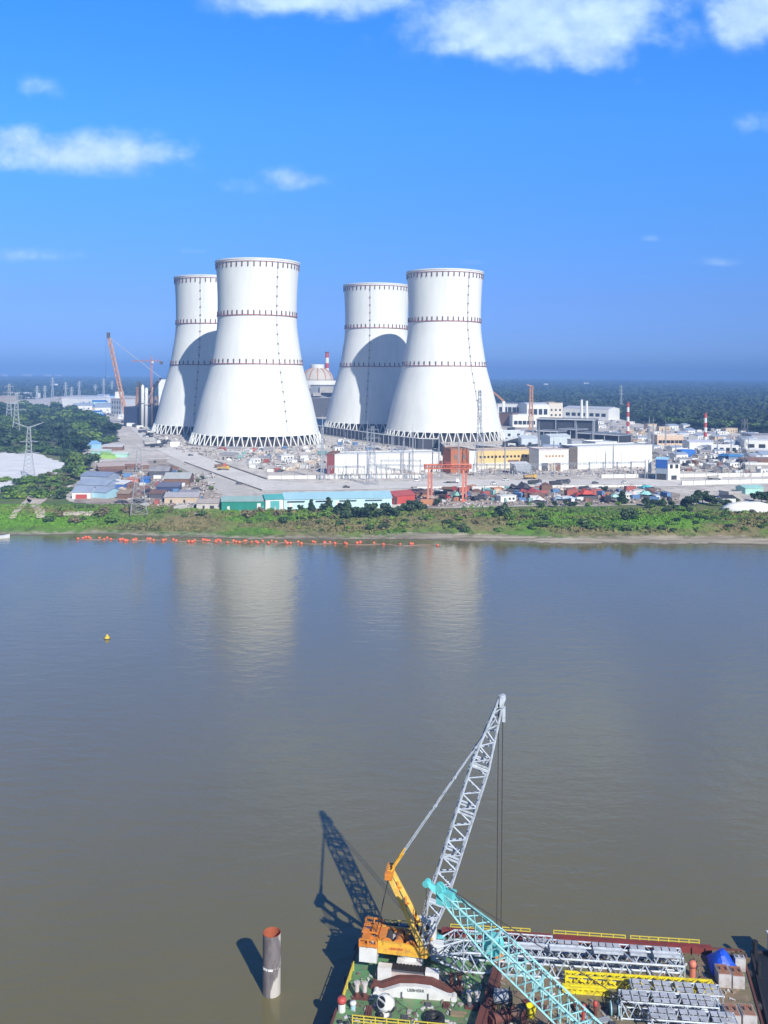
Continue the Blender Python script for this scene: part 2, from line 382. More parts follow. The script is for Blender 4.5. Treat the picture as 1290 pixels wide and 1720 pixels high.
vs = []; fs = []; q = random.Random(3)
for x in xs:
    xc = max(-420, min(420, x))
    for k, (s_, z) in enumerate(prof):
        j = 0.0 if k in (0, 9) else q.uniform(-1, 1)
        z2 = z + (0.16 * j if 0 < k < 9 else 0) + (0.5 * math.sin(x * 0.05 + k) * (1 if 3 < k < 8 else 0)); vs.append((x, shore(xc) + s_ + 1.4 * (q.uniform(-1, 1) if 0 < k < 9 else 0), z2))
n_ = len(prof)
for i in range(len(xs) - 1):
    for k in range(n_ - 1): fs.append((i*n_+k, (i+1)*n_+k, (i+1)*n_+k+1, i*n_+k+1))
mb.add(vs, fs); tag(mb.build('riverbank', m_bank, smooth=True), kind='structure')

# sheets of paved, sandy and trodden ground, each a little above the one below
from mathutils.geometry import tessellate_polygon
def sheet(name, pts, z, m, step=9.0, jit=1.6, seed=1, px=True):
    q = random.Random(seed); P = [G(u, v, z) for u, v in pts] if px else [Vector((*p, z)) for p in pts]; out = []
    for a, b in zip(P, P[1:] + P[:1]):
        n = max(1, int((b - a).length / step)); jj = min(jit, 0.3 * (b - a).length)
        for i in range(n):
            p = a.lerp(b, i / n); out.append(Vector((p.x + q.uniform(-jj, jj), p.y + q.uniform(-jj, jj) * 1.5, z)))
    tri = tessellate_polygon([out]); mb = MB(); mb.add(out, [t_ for t_ in tri])
    o = mb.build(name, m); me = o.data
    if me.polygons and me.polygons[0].normal.z < 0: me.flip_normals()
    return tag(o, kind='structure')
def ground_mat(name, c1, c2, c3, s1=0.03, s2=0.2, st=(1, 1, 1)):
    m, N, L, B = node_mat(name); ma, no, ra, mi = mk(N, L); t = N.new('ShaderNodeTexCoord').outputs['Object']
    col = mi(ra(no(t, s1, 5, 0.62, st), 0.4, 0.6), c1, c2); col = mi(ra(no(t, s2, 5, 0.7), 0.5, 0.66), col, c3)
    L.new(col, B.inputs['Base Color']); B.inputs['Roughness'].default_value = 0.95
    return m
M_YARD = ground_mat('pale_yard', (0.67, 0.63, 0.58), (0.53, 0.49, 0.45), (0.36, 0.32, 0.285))
M_JUNK = ground_mat('trodden_earth', (0.42, 0.35, 0.29), (0.25, 0.20, 0.165), (0.48, 0.45, 0.42), 0.05, 0.3)
M_ROAD = ground_mat('pale_road', (0.72, 0.695, 0.665), (0.64, 0.615, 0.585), (0.54, 0.515, 0.48), 0.04, 0.3)
M_SAND = ground_mat('white_sand', (0.78, 0.80, 0.83), (0.72, 0.74, 0.77), (0.66, 0.67, 0.69), 0.02, 0.1)
M_TRACK = ground_mat('dirt_track', (0.62, 0.55, 0.48), (0.50, 0.43, 0.37), (0.36, 0.29, 0.24), 0.05, 0.3)
sheet('site_yard', [(150, 775), (160, 800), (118, 812), (118, 842), (230, 852), (330, 862), (372, 860), (470, 858), (660, 858), (700, 854), (830, 851), (1000, 850), (1150, 847), (1420, 838), (1800, 800), (1800, 738),
      (1290, 729), (1200, 725), (1100, 716), (1030, 702), (950, 686), (870, 678), (560, 674), (300, 668), (205, 664), (120, 664), (60, 670), (-60, 676), (-60, 684), (60, 682), (105, 684), (165, 697), (196, 712), (198, 742), (170, 747), (122, 740), (125, 755)], GZ + 0.08, M_YARD, 14, 2.5)
sheet('trodden_ground', [(155, 776), (290, 770), (330, 790), (350, 815), (372, 830), (372, 858), (330, 862), (230, 853), (120, 843), (122, 815), (160, 800)], GZ + 0.16, M_JUNK, 9, 2)
sheet('trodden_ground', [(662, 845), (700, 818), (860, 812), (1010, 815), (1080, 815), (1140, 830), (1150, 846), (1000, 848), (830, 849), (700, 853)], GZ + 0.16, M_JUNK, 9, 2)
sheet('site_road', [(203, 703), (238, 703), (300, 748), (362, 776), (448, 806), (520, 812), (800, 806), (1010, 806), (1400, 800), (1400, 812), (1010, 819), (800, 818), (520, 824), (440, 824), (395, 808), (310, 777), (252, 750)], GZ + 0.24, M_ROAD, 25, 0.6)
sheet('sand_lot', [(-120, 758), (36, 759), (72, 763), (88, 772), (108, 777), (100, 790), (92, 797), (62, 799), (40, 806), (14, 818), (0, 826), (-120, 850)], GZ + 0.16, M_SAND, 8, 1.6)
# sloping apron of concrete slabs beside the road
m_ap, N, L, B = node_mat('slab_apron'); ma, no, ra, mi = mk(N, L); t = N.new('ShaderNodeTexCoord').outputs['Object']
br = N.new('ShaderNodeTexBrick'); mp = N.new('ShaderNodeMapping'); mp.inputs['Rotation'].default_value = (0, 0, R(-64)); L.new(t, mp.inputs[0]); L.new(mp.outputs[0], br.inputs['Vector'])
br.inputs['Scale'].default_value = 0.12; br.offset = 0.0; br.inputs['Mortar Size'].default_value = 0.018
br.inputs['Color1'].default_value = (0.58, 0.56, 0.52, 1); br.inputs['Color2'].default_value = (0.64, 0.61, 0.57, 1); br.inputs['Mortar'].default_value = (0.32, 0.30, 0.27, 1)
L.new(mi(ra(no(t, 0.1, 4), 0.45, 0.65, 0, 0.5), br.outputs[0], (0.48, 0.45, 0.41)), B.inputs['Base Color']); B.inputs['Roughness'].default_value = 0.9
sheet('concrete_apron', [(288, 768), (308, 780), (392, 811), (432, 825), (372, 829), (350, 812), (318, 792), (278, 775)], GZ + 0.20, m_ap, 20, 0.4)

# air: pale haze round the whole place, the sky outside it
hb = MB(); hb.box((0, 17000, 94.0), (64000, 40000, 194.0))
m_haze = bpy.data.materials.new('haze_air'); m_haze.use_nodes = True; N = m_haze.node_tree.nodes; L = m_haze.node_tree.links
for n in list(N): N.remove(n)
o_ = N.new('ShaderNodeOutputMaterial'); pv = N.new('ShaderNodeVolumePrincipled'); L.new(pv.outputs[0], o_.inputs['Volume'])
pv.inputs['Color'].default_value = (0.20, 0.40, 0.86, 1); pv.inputs['Density'].default_value = 0.00021; pv.inputs['Anisotropy'].default_value = -0.25
tag(hb.build('haze', m_haze), kind='stuff')

# ------------------------------------------------------------------ cooling towers
PROF = [(61.5, 10), (59.0, 20), (53.4, 44), (48.2, 62), (44.4, 77), (40.9, 98), (38.9, 112), (38.4, 123), (38.3, 135), (38.7, 150), (39.4, 163), (40.3, 172), (40.9, 175)]
def prof_r(z):
    zs = [p[1] for p in PROF]; rs = [p[0] for p in PROF]
    i = max(1, min(len(zs) - 1, next((k for k, q_ in enumerate(zs) if q_ >= z), len(zs) - 1)))
    def P(k): k = max(0, min(len(zs) - 1, k)); return zs[k], rs[k]
    (z0, r0), (z1, r1) = P(i - 1), P(i); (zm, rm), (zp, rp) = P(i - 2), P(i + 1); h = z1 - z0; t = max(0, min(1, (z - z0) / h))
    m0 = (r1 - rm) / (z1 - zm) * h; m1 = (rp - r0) / (zp - z0) * h
    return (2*t**3-3*t**2+1)*r0 + (t**3-2*t**2+t)*m0 + (-2*t**3+3*t**2)*r1 + (t**3-t**2)*m1
def cooling_tower():
    t = thing('cooling_tower', 'x', 'cooling tower', (0, 0, 0), 'hyperboloid cooling towers')
    zz = [10 + 165 * i / 55 for i in range(56)]
    mb = MB(); mb.lathe([(prof_r(z), z) for z in zz] + [(41.3, 175.0), (41.3, 176.1), (39.9, 176.1)] + [(prof_r(z) - 0.9, z) for z in reversed(zz)] + [(prof_r(10), 10)], 96); s_ = mb.build('shell', WHITE, t, True)
    md = s_.modifiers.new('e', 'EDGE_SPLIT'); md.split_angle = R(40)
    nv = 48
    for k in range(nv):
        a0 = 2 * math.pi * k / nv; am = 2 * math.pi * (k + .5) / nv; a1 = 2 * math.pi * (k + 1) / nv
        for aa in (a0 + 0.012, a1 - 0.012):
            mb = MB(); mb.tube((65.0 * math.cos(aa), 65.0 * math.sin(aa), 0.2), (61.0 * math.cos(am + (aa - am) * 0.12), 61.0 * math.sin(am + (aa - am) * 0.12), 11), 0.62, 0.55, 6, False)
            mb.build('leg', WHITE, t)
    mb = MB(); mb.lathe([(67.5, 0), (67.5, 1.4), (66.8, 1.4), (66.8, 0)], 72); mb.build('basin_wall', CONC, t)
    mb = MB(); mb.lathe([(57.2, 0.05), (57.2, 13.5), (20, 14.0), (0.5, 14.0)], 72); mb.build('fill_core', INNER, t)
    for zr, above in ((172.0, False), (123.0, True), (77.0, True)):
        r = prof_r(zr); w = MB()
        if above:
            w.lathe([(r - .2, zr - .5), (r + .8, zr - .4), (r + .8, zr + .3), (prof_r(zr + .35) - .2, zr + .35)], 96)
        else:
            w.lathe([(r - .2, zr + 0.9), (r + .75, zr + .9), (r + .75, zr + 1.3), (r - .1, zr + 1.3)], 96)
        ring = w.build('walkway_ring', mat('ring_red', (0.34, 0.12, 0.12), 0.7, scale=0.3), t)
        for k in range(44):
            d = MB()
            a = 2 * math.pi * k / 44; z0, z1 = (zr + .4, zr + 4.4) if above else (zr - 3.6, zr + .6)
            for zc, hh in (((z0 + z1) / 2, z1 - z0),):
                rr = prof_r(zc) + 0.25; d.box((rr * math.cos(a), rr * math.sin(a), zc), (0.6, 1.05, hh), a)
            d.build('daymark', mat('daymark_dark', (0.13, 0.065, 0.075), 0.7, scale=0.3), ring)
    lad = MB(); pts = [(prof_r(z) + 0.35, z) for z in range(14, 174, 4)]
    for (r0, z0), (r1, z1) in zip(pts[:-1], pts[1:]): lad.bar((r0, 0.4, z0), (r1, 0.4, z1), 0.28); lad.bar((r0, -0.4, z0), (r1, -0.4, z1), 0.28)
    ladder = lad.build('ladder', mat('ladder_steel', (0.55, 0.54, 0.56), 0.6, scale=0.3), t)
    for k, z in enumerate(range(24, 172, 9)):
        p = MB(); p.box((prof_r(z) + 0.6, 0, z), (1.1, 1.5, 1.2)); p.build('landing', mat('landing_grey', (0.24, 0.23, 0.25), .7, scale=.3), ladder)
    return t
tower = cooling_tower()
TW = [(431, 902, 28, 'white cooling tower with the tallest outline, closest to the green bank shed'), (352, 1055, -16, 'white cooling tower half hidden by the tallest one, beside the orange crane'),
      (631, 1130, -11, 'white cooling tower with a large arched shadow, beside the domed reactor'), (745.5, 978, 38, 'white cooling tower standing behind the orange brick block, open plain beyond it')]
for i, (u, d, la, lab) in enumerate(TW):
    p = D(u, 700, d); p.z = GZ + 0.1
    face = math.atan2(-p.y, -p.x)
    if i == 0:
        tower.matrix_basis = Matrix.Translation(p) @ Matrix.Rotation(face + R(la), 4, 'Z'); tower['label'] = lab
    else: dup(tower, p, face + R(la), 1.0, lab)

# ------------------------------------------------------------------ forests
def forest(edge, dmin, dmax, u0, u1, seed, ks=0.0065, kd=0.018, gap=None):
    q = np.random.default_rng(seed); P = []; d = dmin
    while d < dmax:
        s = max(8.0, ks * d); x0 = (u0 - CX) / F * d; x1 = (u1 - CX) / F * d; n = int((x1 - x0) / s)
        x = x0 + (np.arange(n) + q.uniform(0, 1, n)) * s; y = d + q.uniform(-.5, .5, n) * max(10, kd * d)
        u = CX + x / y * F; v = CY + 68.4 / y * F + (u - CX) * math.tan(ROLL)
        k = v < np.interp(u, [e_[0] for e_ in edge], [e_[1] for e_ in edge]); k &= q.random(n) > 0.08
        P.append(np.stack([x[k], y[k], np.full(k.sum(), s)], 1)); d += max(10.0, kd * d)
    return np.concatenate(P)
def forest_mesh(name, P, m, nq, seed):
    q = np.random.default_rng(seed); n = len(P); idx = np.repeat(np.arange(n), nq); T = len(idx)
    h = q.uniform(8, 14, n)[idx] * (1 + (P[idx, 2] - 8) * 0.012); rad = (P[:, 2] * q.uniform(0.45, 0.85, n))[idx]
    th = q.uniform(0, 2*np.pi, T); ph = np.arccos(q.uniform(-0.1, 1, T)); rr = q.uniform(0.6, 1.05, T)
    nx, ny, nz_ = np.sin(ph)*np.cos(th), np.sin(ph)*np.sin(th), np.cos(ph)
    c = np.stack([P[idx, 0] + rad*rr*nx, P[idx, 1] + rad*rr*ny, GZ + h*0.5 + h*0.5*rr*nz_], 1)
    nr = np.stack([nx, ny, nz_ + 0.35], 1) + q.normal(0, 0.55, (T, 3)); nr /= np.linalg.norm(nr, axis=1)[:, None]
    a = np.cross(nr, q.normal(0, 1, (T, 3))); a /= np.linalg.norm(a, axis=1)[:, None]; b = np.cross(nr, a)
    s = (rad * q.uniform(0.35, 0.6, T))[:, None]; sv = np.minimum(s, 3.2)
    V = np.stack([c - a*s - b*sv, c + a*s - b*sv*0.6, c + a*s*0.8 + b*sv, c - a*s*0.7 + b*sv*0.8], 1).reshape(-1, 3)
    me = bpy.data.meshes.new(name); me.vertices.add(4*T); me.vertices.foreach_set('co', V.astype(np.float32).ravel())
    me.loops.add(4*T); me.loops.foreach_set('vertex_index', np.arange(4*T, dtype=np.int32)); me.polygons.add(T); me.polygons.foreach_set('loop_start', np.arange(0, 4*T, 4, dtype=np.int32))
    me.update(calc_edges=True); me.materials.append(m); o = bpy.data.objects.new(name, me); COL.objects.link(o)
    return tag(o, kind='stuff')
m_for = mat('forest_leaf', (0.022, 0.05, 0.024), 0.75, col2=(0.05, 0.085, 0.03), scale=0.018, amount=1.0, lo=0.38, hi=0.66)
EDGE = [(-900, 690), (-60, 676), (60, 670), (120, 664), (205, 662), (300, 664), (560, 672), (870, 677), (950, 684), (1030, 700), (1100, 713), (1200, 722), (1290, 726), (1800, 736), (2600, 742)]
forest_mesh('far_forest', forest(EDGE, 900, 9000, -700, 2000, 5), m_for, 11, 9)
# ------------------------------------------------------------------ labels of look-alikes: numbered along the photograph from one side
AUTO = {}
def auto(o, phrase, tail, u, start='left'):
    AUTO.setdefault((phrase, tail), []).append((u, o)); return o
def auto_labels():
    for (phrase, tail), lst in AUTO.items():
        lst.sort(key=lambda k: k[0])
        for i, (u, o) in enumerate(lst):
            o['label'] = (phrase + ' ' + tail).strip() if len(lst) == 1 else phrase + ' ' + tail + ', ' + nth(i) + ' from the left'

# ------------------------------------------------------------------ buildings
def building(name, label, cat, a, b, depth, h, wm, rm, roof='gable', rh=1.5, win=None, wmat=None, doors=(), group=None, band=None, z=GZ, over=0.4):
    A = G(a[0], a[1], z) if len(a) == 2 else Vector(a); B = G(b[0], b[1], z) if len(b) == 2 else Vector(b)
    t = (B - A); Ln = t.length; t.normalize(); n = Vector((t.y, -t.x, 0)); up = Vector((0, 0, 1)); o = thing(name, label, cat, (A + B) / 2 - n * depth / 2, group)
    bk = -n * depth
    mb = MB()
    if roof == 'gable':
        mb.prism([A, A + bk, A + bk + up*h, A + bk/2 + up*(h + rh), A + up*h], t * Ln)
    elif roof == 'mono': mb.prism([A, A + bk, A + bk + up*(h + rh), A + up*h], t * Ln)
    else: mb.prism([A, A + bk, A + bk + up*h, A + up*h], t * Ln)
    mb.build('wall', wm, o); r = MB(); th = 0.22
    if roof == 'gable':
        for e, s_ in ((A, 1), (A + bk, -1)):
            ridge = A + bk/2 + up*(h + rh + .04); ev = e + up*(h + .04) + n*s_*over; ev.z -= over * rh / (depth/2)
            r.prism([ev - t*over, ridge - t*over, ridge - t*over + up*th, ev - t*over + up*th], t * (Ln + 2*over))
    elif roof == 'mono':
        ev = A + up*(h + .04) + n*over; bkp = A + bk + up*(h + rh + .04) - n*over
        r.prism([ev - t*over, bkp - t*over, bkp - t*over + up*th, ev - t*over + up*th], t * (Ln + 2*over))
    elif roof == 'arch':
        k = 10; arc = [A + bk/2 + n*(depth/2*math.cos(math.pi*i/k)) + up*(h + .04 + rh*math.sin(math.pi*i/k)) for i in range(k + 1)]
        r.prism([arc[0] - up*.02] + arc[1:-1] + [arc[-1] - up*.02], t * Ln)
    else:
        c = (A + B)/2 + bk/2; a_ = math.atan2(t.y, t.x)
        r.box(c + up*(h + .16), (Ln + over, depth + over, 0.3), a_)
        for s_ in (1, -1): r.box(c + n*s_*(depth/2 + over/2 - .12) + up*(h + .61), (Ln + over, 0.22, 0.6), a_)
        for s_ in (1, -1): r.box(c + t*s_*(Ln/2 + over/2 - .12) + up*(h + .61), (0.22, depth + over - .5, 0.6), a_)
    r.build('roof', rm, o); ang = math.atan2(t.y, t.x)
    if win:
        nw, rows, ww, wh, z0 = win[:5]; dz = win[5] if len(win) > 5 else wh * 2; lo, hi = (win[6] if len(win) > 6 else (0.04, 0.96))
        for rr in range(rows):
            for k in range(nw):
                f_ = lo + (hi - lo) * (k + .5) / nw; p = A + t * (Ln * f_) + up * (z0 + rr * dz + wh/2) + n * 0.05
                w = MB(); w.box(p, (ww, 0.14, wh), ang); w.build('window', wmat or GLASS, o)
    for (f_, dw, dh, dm) in doors:
        w = MB(); w.box(A + t*(Ln*f_) + n*0.06 + up*dh/2, (dw, 0.16, dh), ang); w.build('door', dm, o)
    if band:
        w = MB(); w.box(A + t*(Ln/2) + n*0.07 + up*band[0], (Ln - 0.3, 0.18, band[1]), ang); w.build('wall_band', band[2], o)
    return o, A, B, t, n

# sheds on the bank, nearest to the water
building('green_shed', 'long emerald green sheet metal shed with a pale ribbed roof on the bank', 'shed', (372, 858), (445, 857.4), 11, 4.6, GREEN, mat('pale_teal_roof', (0.30, 0.45, 0.45), .5, scale=.3), 'gable', 1.8, doors=((.16, 1.2, 2.2, WPAINT), (.86, 1.8, 3.6, WPAINT), (.95, 1, 2.4, TEALS)))
building('teal_white_shed', 'short white shed with a teal door bay between the green and pale blue sheds', 'shed', (446, 858), (476, 857), 12, 5.6, WPAINT, TEALS, 'gable', 1.6, doors=((.52, 4.5, 4.8, TEALS), (.55, .9, 2, WPAINT)))
o, A, B, t, n = building('pale_blue_warehouse', 'very long pale sky blue warehouse with a shallow roof on the bank', 'warehouse', (477, 856.6), (658, 853), 15, 5.2, mat('pale_cyan_wall', (0.52, 0.76, 0.82), .55, scale=.1, col2=(.45, .68, .76)), PALEBLUE, 'gable', 2.4, doors=((.06, 2, 3.5, WPAINT), (.5, 3, 4, WPAINT)))
for f_ in (.02, .28, .50, .74):
    mb = MB(); mb.box(A + t*((B - A).length*(f_ + .09)) + n*0.5 + Vector((0, 0, 4.3)), ((B - A).length*.16, 1.0, .18), math.atan2(t.y, t.x)); mb.build('canopy', DGREY, bpy.data.objects[o.name])
building('red_shed', 'weathered red sheet metal shed beside the pale blue warehouse', 'shed', (662, 848), (697, 845), 10, 4.6, REDP, mat('faded_red_roof', (0.42, 0.10, 0.10), .6, scale=.3), 'gable', 1.8, doors=((.07, 1.6, 4, DARK),))
building('rusty_lean_to', 'low brown rusty lean-to behind the red shed', 'shed', (696, 838), (720, 837), 9, 3.0, BROWN, RUSTROOF, 'mono', .9)
# the shanty yard between the wood and the road
SH = [
 ((121, 838), (152, 838), 14, 3.6, WPAINT, GREYBLUE, 'gable', 2.2, 'grey blue gabled shed with white gable end on the bank edge', ((.5, 6, 2.4, REDP),)),
 ((128, 824), (178, 826), 16, 3.6, GREYBLUE, GREYBLUE, 'gable', 2.2, 'wide grey blue ribbed roof shed behind the white gabled one', ()),
 ((152, 836), (178, 838), 12, 3.4, PALEBLUE, GREYBLUE, 'gable', 1.8, 'pale blue walled small shed beside the white gabled one', ()),
 ((135, 808), (180, 810), 14, 3.4, GREYBLUE, mat('slate_blue_roof', (0.24, 0.30, 0.44), .6, scale=.3), 'gable', 2, 'slate blue roofed shed at the corner of the shanty yard', ()),
 ((182, 822), (208, 823), 9, 3.2, mat('royal_blue_sheet', (.08, .16, .42), .5, scale=.3), WPAINT, 'mono', 1.2, 'royal blue walled hut with pale roof amid grey sheds', ()),
 ((165, 793), (250, 790), 10, 3.6, BROWN, mat('pinkish_roof', (0.50, 0.42, 0.40), .7, scale=.3), 'mono', 1.6, 'long open rusty store with pale pinkish roof under the trees', ()),
 ((168, 800), (196, 801), 8, 3.0, DARK, RUSTROOF, 'mono', 1.0, 'dark rust roofed store before the long open store', ()),
 ((250, 800), (283, 800), 14, 3.4, DGREY, GREYROOF, 'gable', 2.2, 'grey gabled shed with dark open front close to the road', ()),
 ((275, 815), (318, 815), 18, 4.0, BROWN, mat('pale_grey_roof', (.46, .49, .50), .6, scale=.3), 'gable', 2.6, 'large pale grey gabled shed with dark brown front beside the slab apron', ()),
 ((262, 827), (300, 827), 11, 3.2, mat('navy_sheet', (.05, .07, .16), .6, scale=.3), mat('navy_grey_roof', (.17, .18, .26), .7, scale=.3), 'mono', 1.0, 'low dark navy grey roofed shed in the middle of the shanty yard', ()),
 ((276, 846), (332, 846), 12, 3.4, TAN, mat('lilac_grey_roof', (.42, .41, .46), .7, scale=.3), 'gable', 1.6, 'long lilac grey roofed shed with tan wall above the dry bank', ((.2, 1, 2, DARK), (.6, 1, 2, DARK))),
 ((330, 856), (370, 856), 10, 3.2, mat('dusty_white_wall', (.55, .52, .50), .8, scale=.3), mat('dusty_roof', (.42, .38, .37), .7, scale=.3), 'gable', 1.4, 'dusty white shed adjoining the green shed', ((.3, 1, 2, DARK), (.65, 2, 2, DARK))),
 ((196, 838), (216, 839), 8, 3.0, BROWN, mat('dun_roof', (.32, .25, .20), .8, scale=.3), 'gable', 1.4, 'small dun roofed hut beside the pylon foot', ()),
 ((215, 812), (232, 812), 6, 2.6, RED2, mat('salmon_roof', (.55, .28, .22), .7, scale=.3), 'mono', .7, 'small orange red hut in the shanty yard', ()),
 ((236, 812), (250, 812), 6, 2.8, BLUE, mat('mid_blue_roof', (.10, .20, .48), .6, scale=.3), 'mono', .7, 'small bright blue hut beside the orange red hut', ()),
 ((300, 838), (330, 838), 8, 3.0, CONC, GREYROOF, 'mono', .8, 'grey flat store behind the lilac grey shed', ()),
 ((250, 838), (274, 838), 8, 2.8, DGREY, RUSTROOF, 'mono', .8, 'rust roofed shelter beside the pylon', ()),
 ((140, 783), (158, 784), 7, 3, CONC, WPAINT, 'flat', 0, 'small white cabin at the corner of the trees', ((.5, 1, 2, DARK),)),
 ((126, 756), (170, 753), 16, 4.4, mat('light_blue_wall', (.28, .5, .75), .5, scale=.3), mat('light_blue_roof', (.22, .46, .78), .5, scale=.3), 'gable', 2.0, 'light blue roofed shed behind the tree clump', ()),
 ((152, 764), (176, 765), 9, 3.2, MINT, mat('pale_mint_roof', (.62, .74, .72), .5, scale=.3), 'mono', 1, 'pale mint hut before the light blue shed', ()),
 ((172, 757), (205, 757), 10, 3.2, BROWN, mat('white_grey_roof', (.60, .60, .63), .6, scale=.3), 'mono', 1.6, 'brown fronted store with white roof beside the light blue shed', ()),
 ((188, 768), (214, 768), 8, 2.6, MINT, mat('mint_white_roof', (.66, .78, .68), .5, scale=.3), 'mono', .8, 'long low mint white hut beside lime green netting', ()),
]
for (a, b, dp, h, wm, rm, rt, rh, lab, dr) in SH: building('shed', lab, 'shed', a, b, dp, h, wm, rm, rt, rh, doors=dr, group='sheds of the shanty yard')
t_ = thing('fabric_cover', 'lime green fabric cover over stacked goods near mint hut', 'cover', G(180, 768, GZ))
mb = MB(); P = [G(164, 770, GZ), G(196, 771, GZ), G(198, 765, GZ), G(168, 763, GZ)]
mb.add([*P, P[0] + Vector((2, 4, 2.6)), P[1] + Vector((-2, 4, 2.2)), P[2] + Vector((-3, -4, 2.4)), P[3] + Vector((2, -4, 2.9))], [(0,1,5,4), (1,2,6,5), (2,3,7,6), (3,0,4,7), (4,5,6,7)]); mb.build('fabric', LIME, t_)

# big buildings of the plant
building('switchgear_hall', 'long white switchgear hall with dark brick red gable end', 'hall', (562, 797), (740, 792.5), 18, 13.0, WPAINT, mat('hall_roof', (.6, .62, .64), .6, scale=.2), 'flat', win=(5, 1, .35, 11.5, .4, 1, (0.0, 1.0)), wmat=mat('joint_grey', (.5, .52, .54), .7))
building('red_gable_block', 'narrow dark brick red block at the end of white switchgear hall', 'block', (549, 796.5), (561.2, 796.8), 18, 13.6, mat('brick_red', (.26, .07, .07), .85, col2=(.16, .05, .05), scale=.4), RUSTROOF, 'flat')
building('orange_brick_block', 'tall orange brown brick block beside the yellow hall', 'block', (757, 796), (787, 795), 14, 16.5, BRICK, mat('brick_top', (.3, .16, .1), .8), 'flat', win=(2, 2, 2.5, 3, 3, 7), wmat=mat('brown_grey_panel', (.22, .17, .14), .7))
building('white_link_block', 'narrow white block between orange brick block and yellow hall', 'block', (788, 793.5), (800, 793), 14, 14, WPAINT, WPAINT, 'flat')
building('yellow_hall', 'long pale yellow hall with a row of small square windows', 'hall', (801, 788), (902, 785), 16, 13, YELLOW, mat('yellow_roof', (.5, .42, .36), .7), 'flat', win=(15, 1, 1.7, 1.6, 7.8, 1, (.03, .97)), doors=((.09, 1, 2, DARK), (.60, 9, 6, BROWN), (.93, 4, 3, WPAINT)), band=(2.2, 4.2, mat('yellow_hall_plinth', (.72, .68, .58), .8)))
building('lattice_annex', 'pale grey lean-to annex in front of yellow hall', 'annex', (866, 797), (893, 796), 8, 5.5, GREYM, mat('annex_roof', (.6, .62, .66), .6), 'mono', 2.2)
building('white_office', 'white office with one row of tiny orange windows and arched doorways', 'office', (905, 792), (955, 791), 18, 15.0, WPAINT, mat('office_roof', (.55, .5, .5), .7), 'flat', win=(6, 1, 1.4, 1.5, 10, 1, (.2, .85)), wmat=mat('window_amber', (.45, .25, .08), .4), doors=((.2, 5, 6, DGREY), (.42, 4, 6, TAN), (.64, 4, 6, BROWN)))
building('dark_gable_block', 'dark brown grey block at the end of the second white hall', 'block', (956, 788), (969, 788), 20, 15.0, mat('umber_wall', (.14, .12, .11), .85), mat('umber_roof', (.2, .18, .18), .8), 'flat')
building('white_hall', 'second white panelled hall, level roof, next to blue and white tower block', 'hall', (970, 788), (1095, 783), 22, 15.5, WPAINT, mat('white_hall_roof', (.66, .68, .7), .6), 'flat', win=(6, 1, .35, 13.6, .4, 1, (0, 1)), wmat=mat('joint_grey', (.5, .52, .54), .7))
building('upper_white_block', 'white stepped roof block rising behind the second white hall', 'block', (1000, 776), (1036, 775), 20, 15, WPAINT, WPAINT, 'flat', doors=((.1, 7, 7, BROWN),))
# blue and white tower block by the road
o, A, B, t, n = building('blue_white_tower_block', 'tall block with royal blue upper sheeting and grey frame beside the road', 'block', (1101, 806), (1121, 807), 9, 13.5, mat('steel_grey_wall', (.24, .30, .38), .6, scale=.4, stretch=(3, 3, .2)), mat('sky_roof', (.35, .6, .85), .5), 'flat', doors=((.5, 6, 4.2, DARK),))
mb = MB(); mb.box((A + B)/2 + n*.12 + Vector((0, 0, 10.6)), ((B - A).length - .1, .3, 5.4), math.atan2(t.y, t.x)); mb.build('blue_sheeting', mat('royal_sheet', (.025, .10, .38), .5, scale=.3), o)
building('white_open_block', 'white block with dark open top floor attached to blue tower block', 'block', (1122, 806.5), (1142, 806), 9, 10.5, WPAINT, GREYROOF, 'flat', win=(2, 1, 2.1, 2.6, 7.6, 1), doors=((.5, 4, 3, DARK),))
for u0, u1, v, nm in ((1083, 1088, 804, 'slim white cement silo'), (1089, 1093, 803, 'slim pale grey cement silo')):
    p = G((u0 + u1)/2, v, GZ); t_ = thing('cement_silo', nm + ' on legs next to the blue tower block', 'silo', p, 'cement silos'); mb = MB()
    mb.lathe([(.1, 3.2), (1.1, 5), (1.1, 12), (.3, 12.9)], 12, p, True); mb.build('tank', WPAINT, t_, True)
    for k in range(4):
        mb = MB(); a = math.pi/4 + k*math.pi/2; mb.bar(p + Vector((math.cos(a), math.sin(a), 0)), p + Vector((math.cos(a), math.sin(a), 5.4)), .2); mb.build('leg', GREYM, t_)
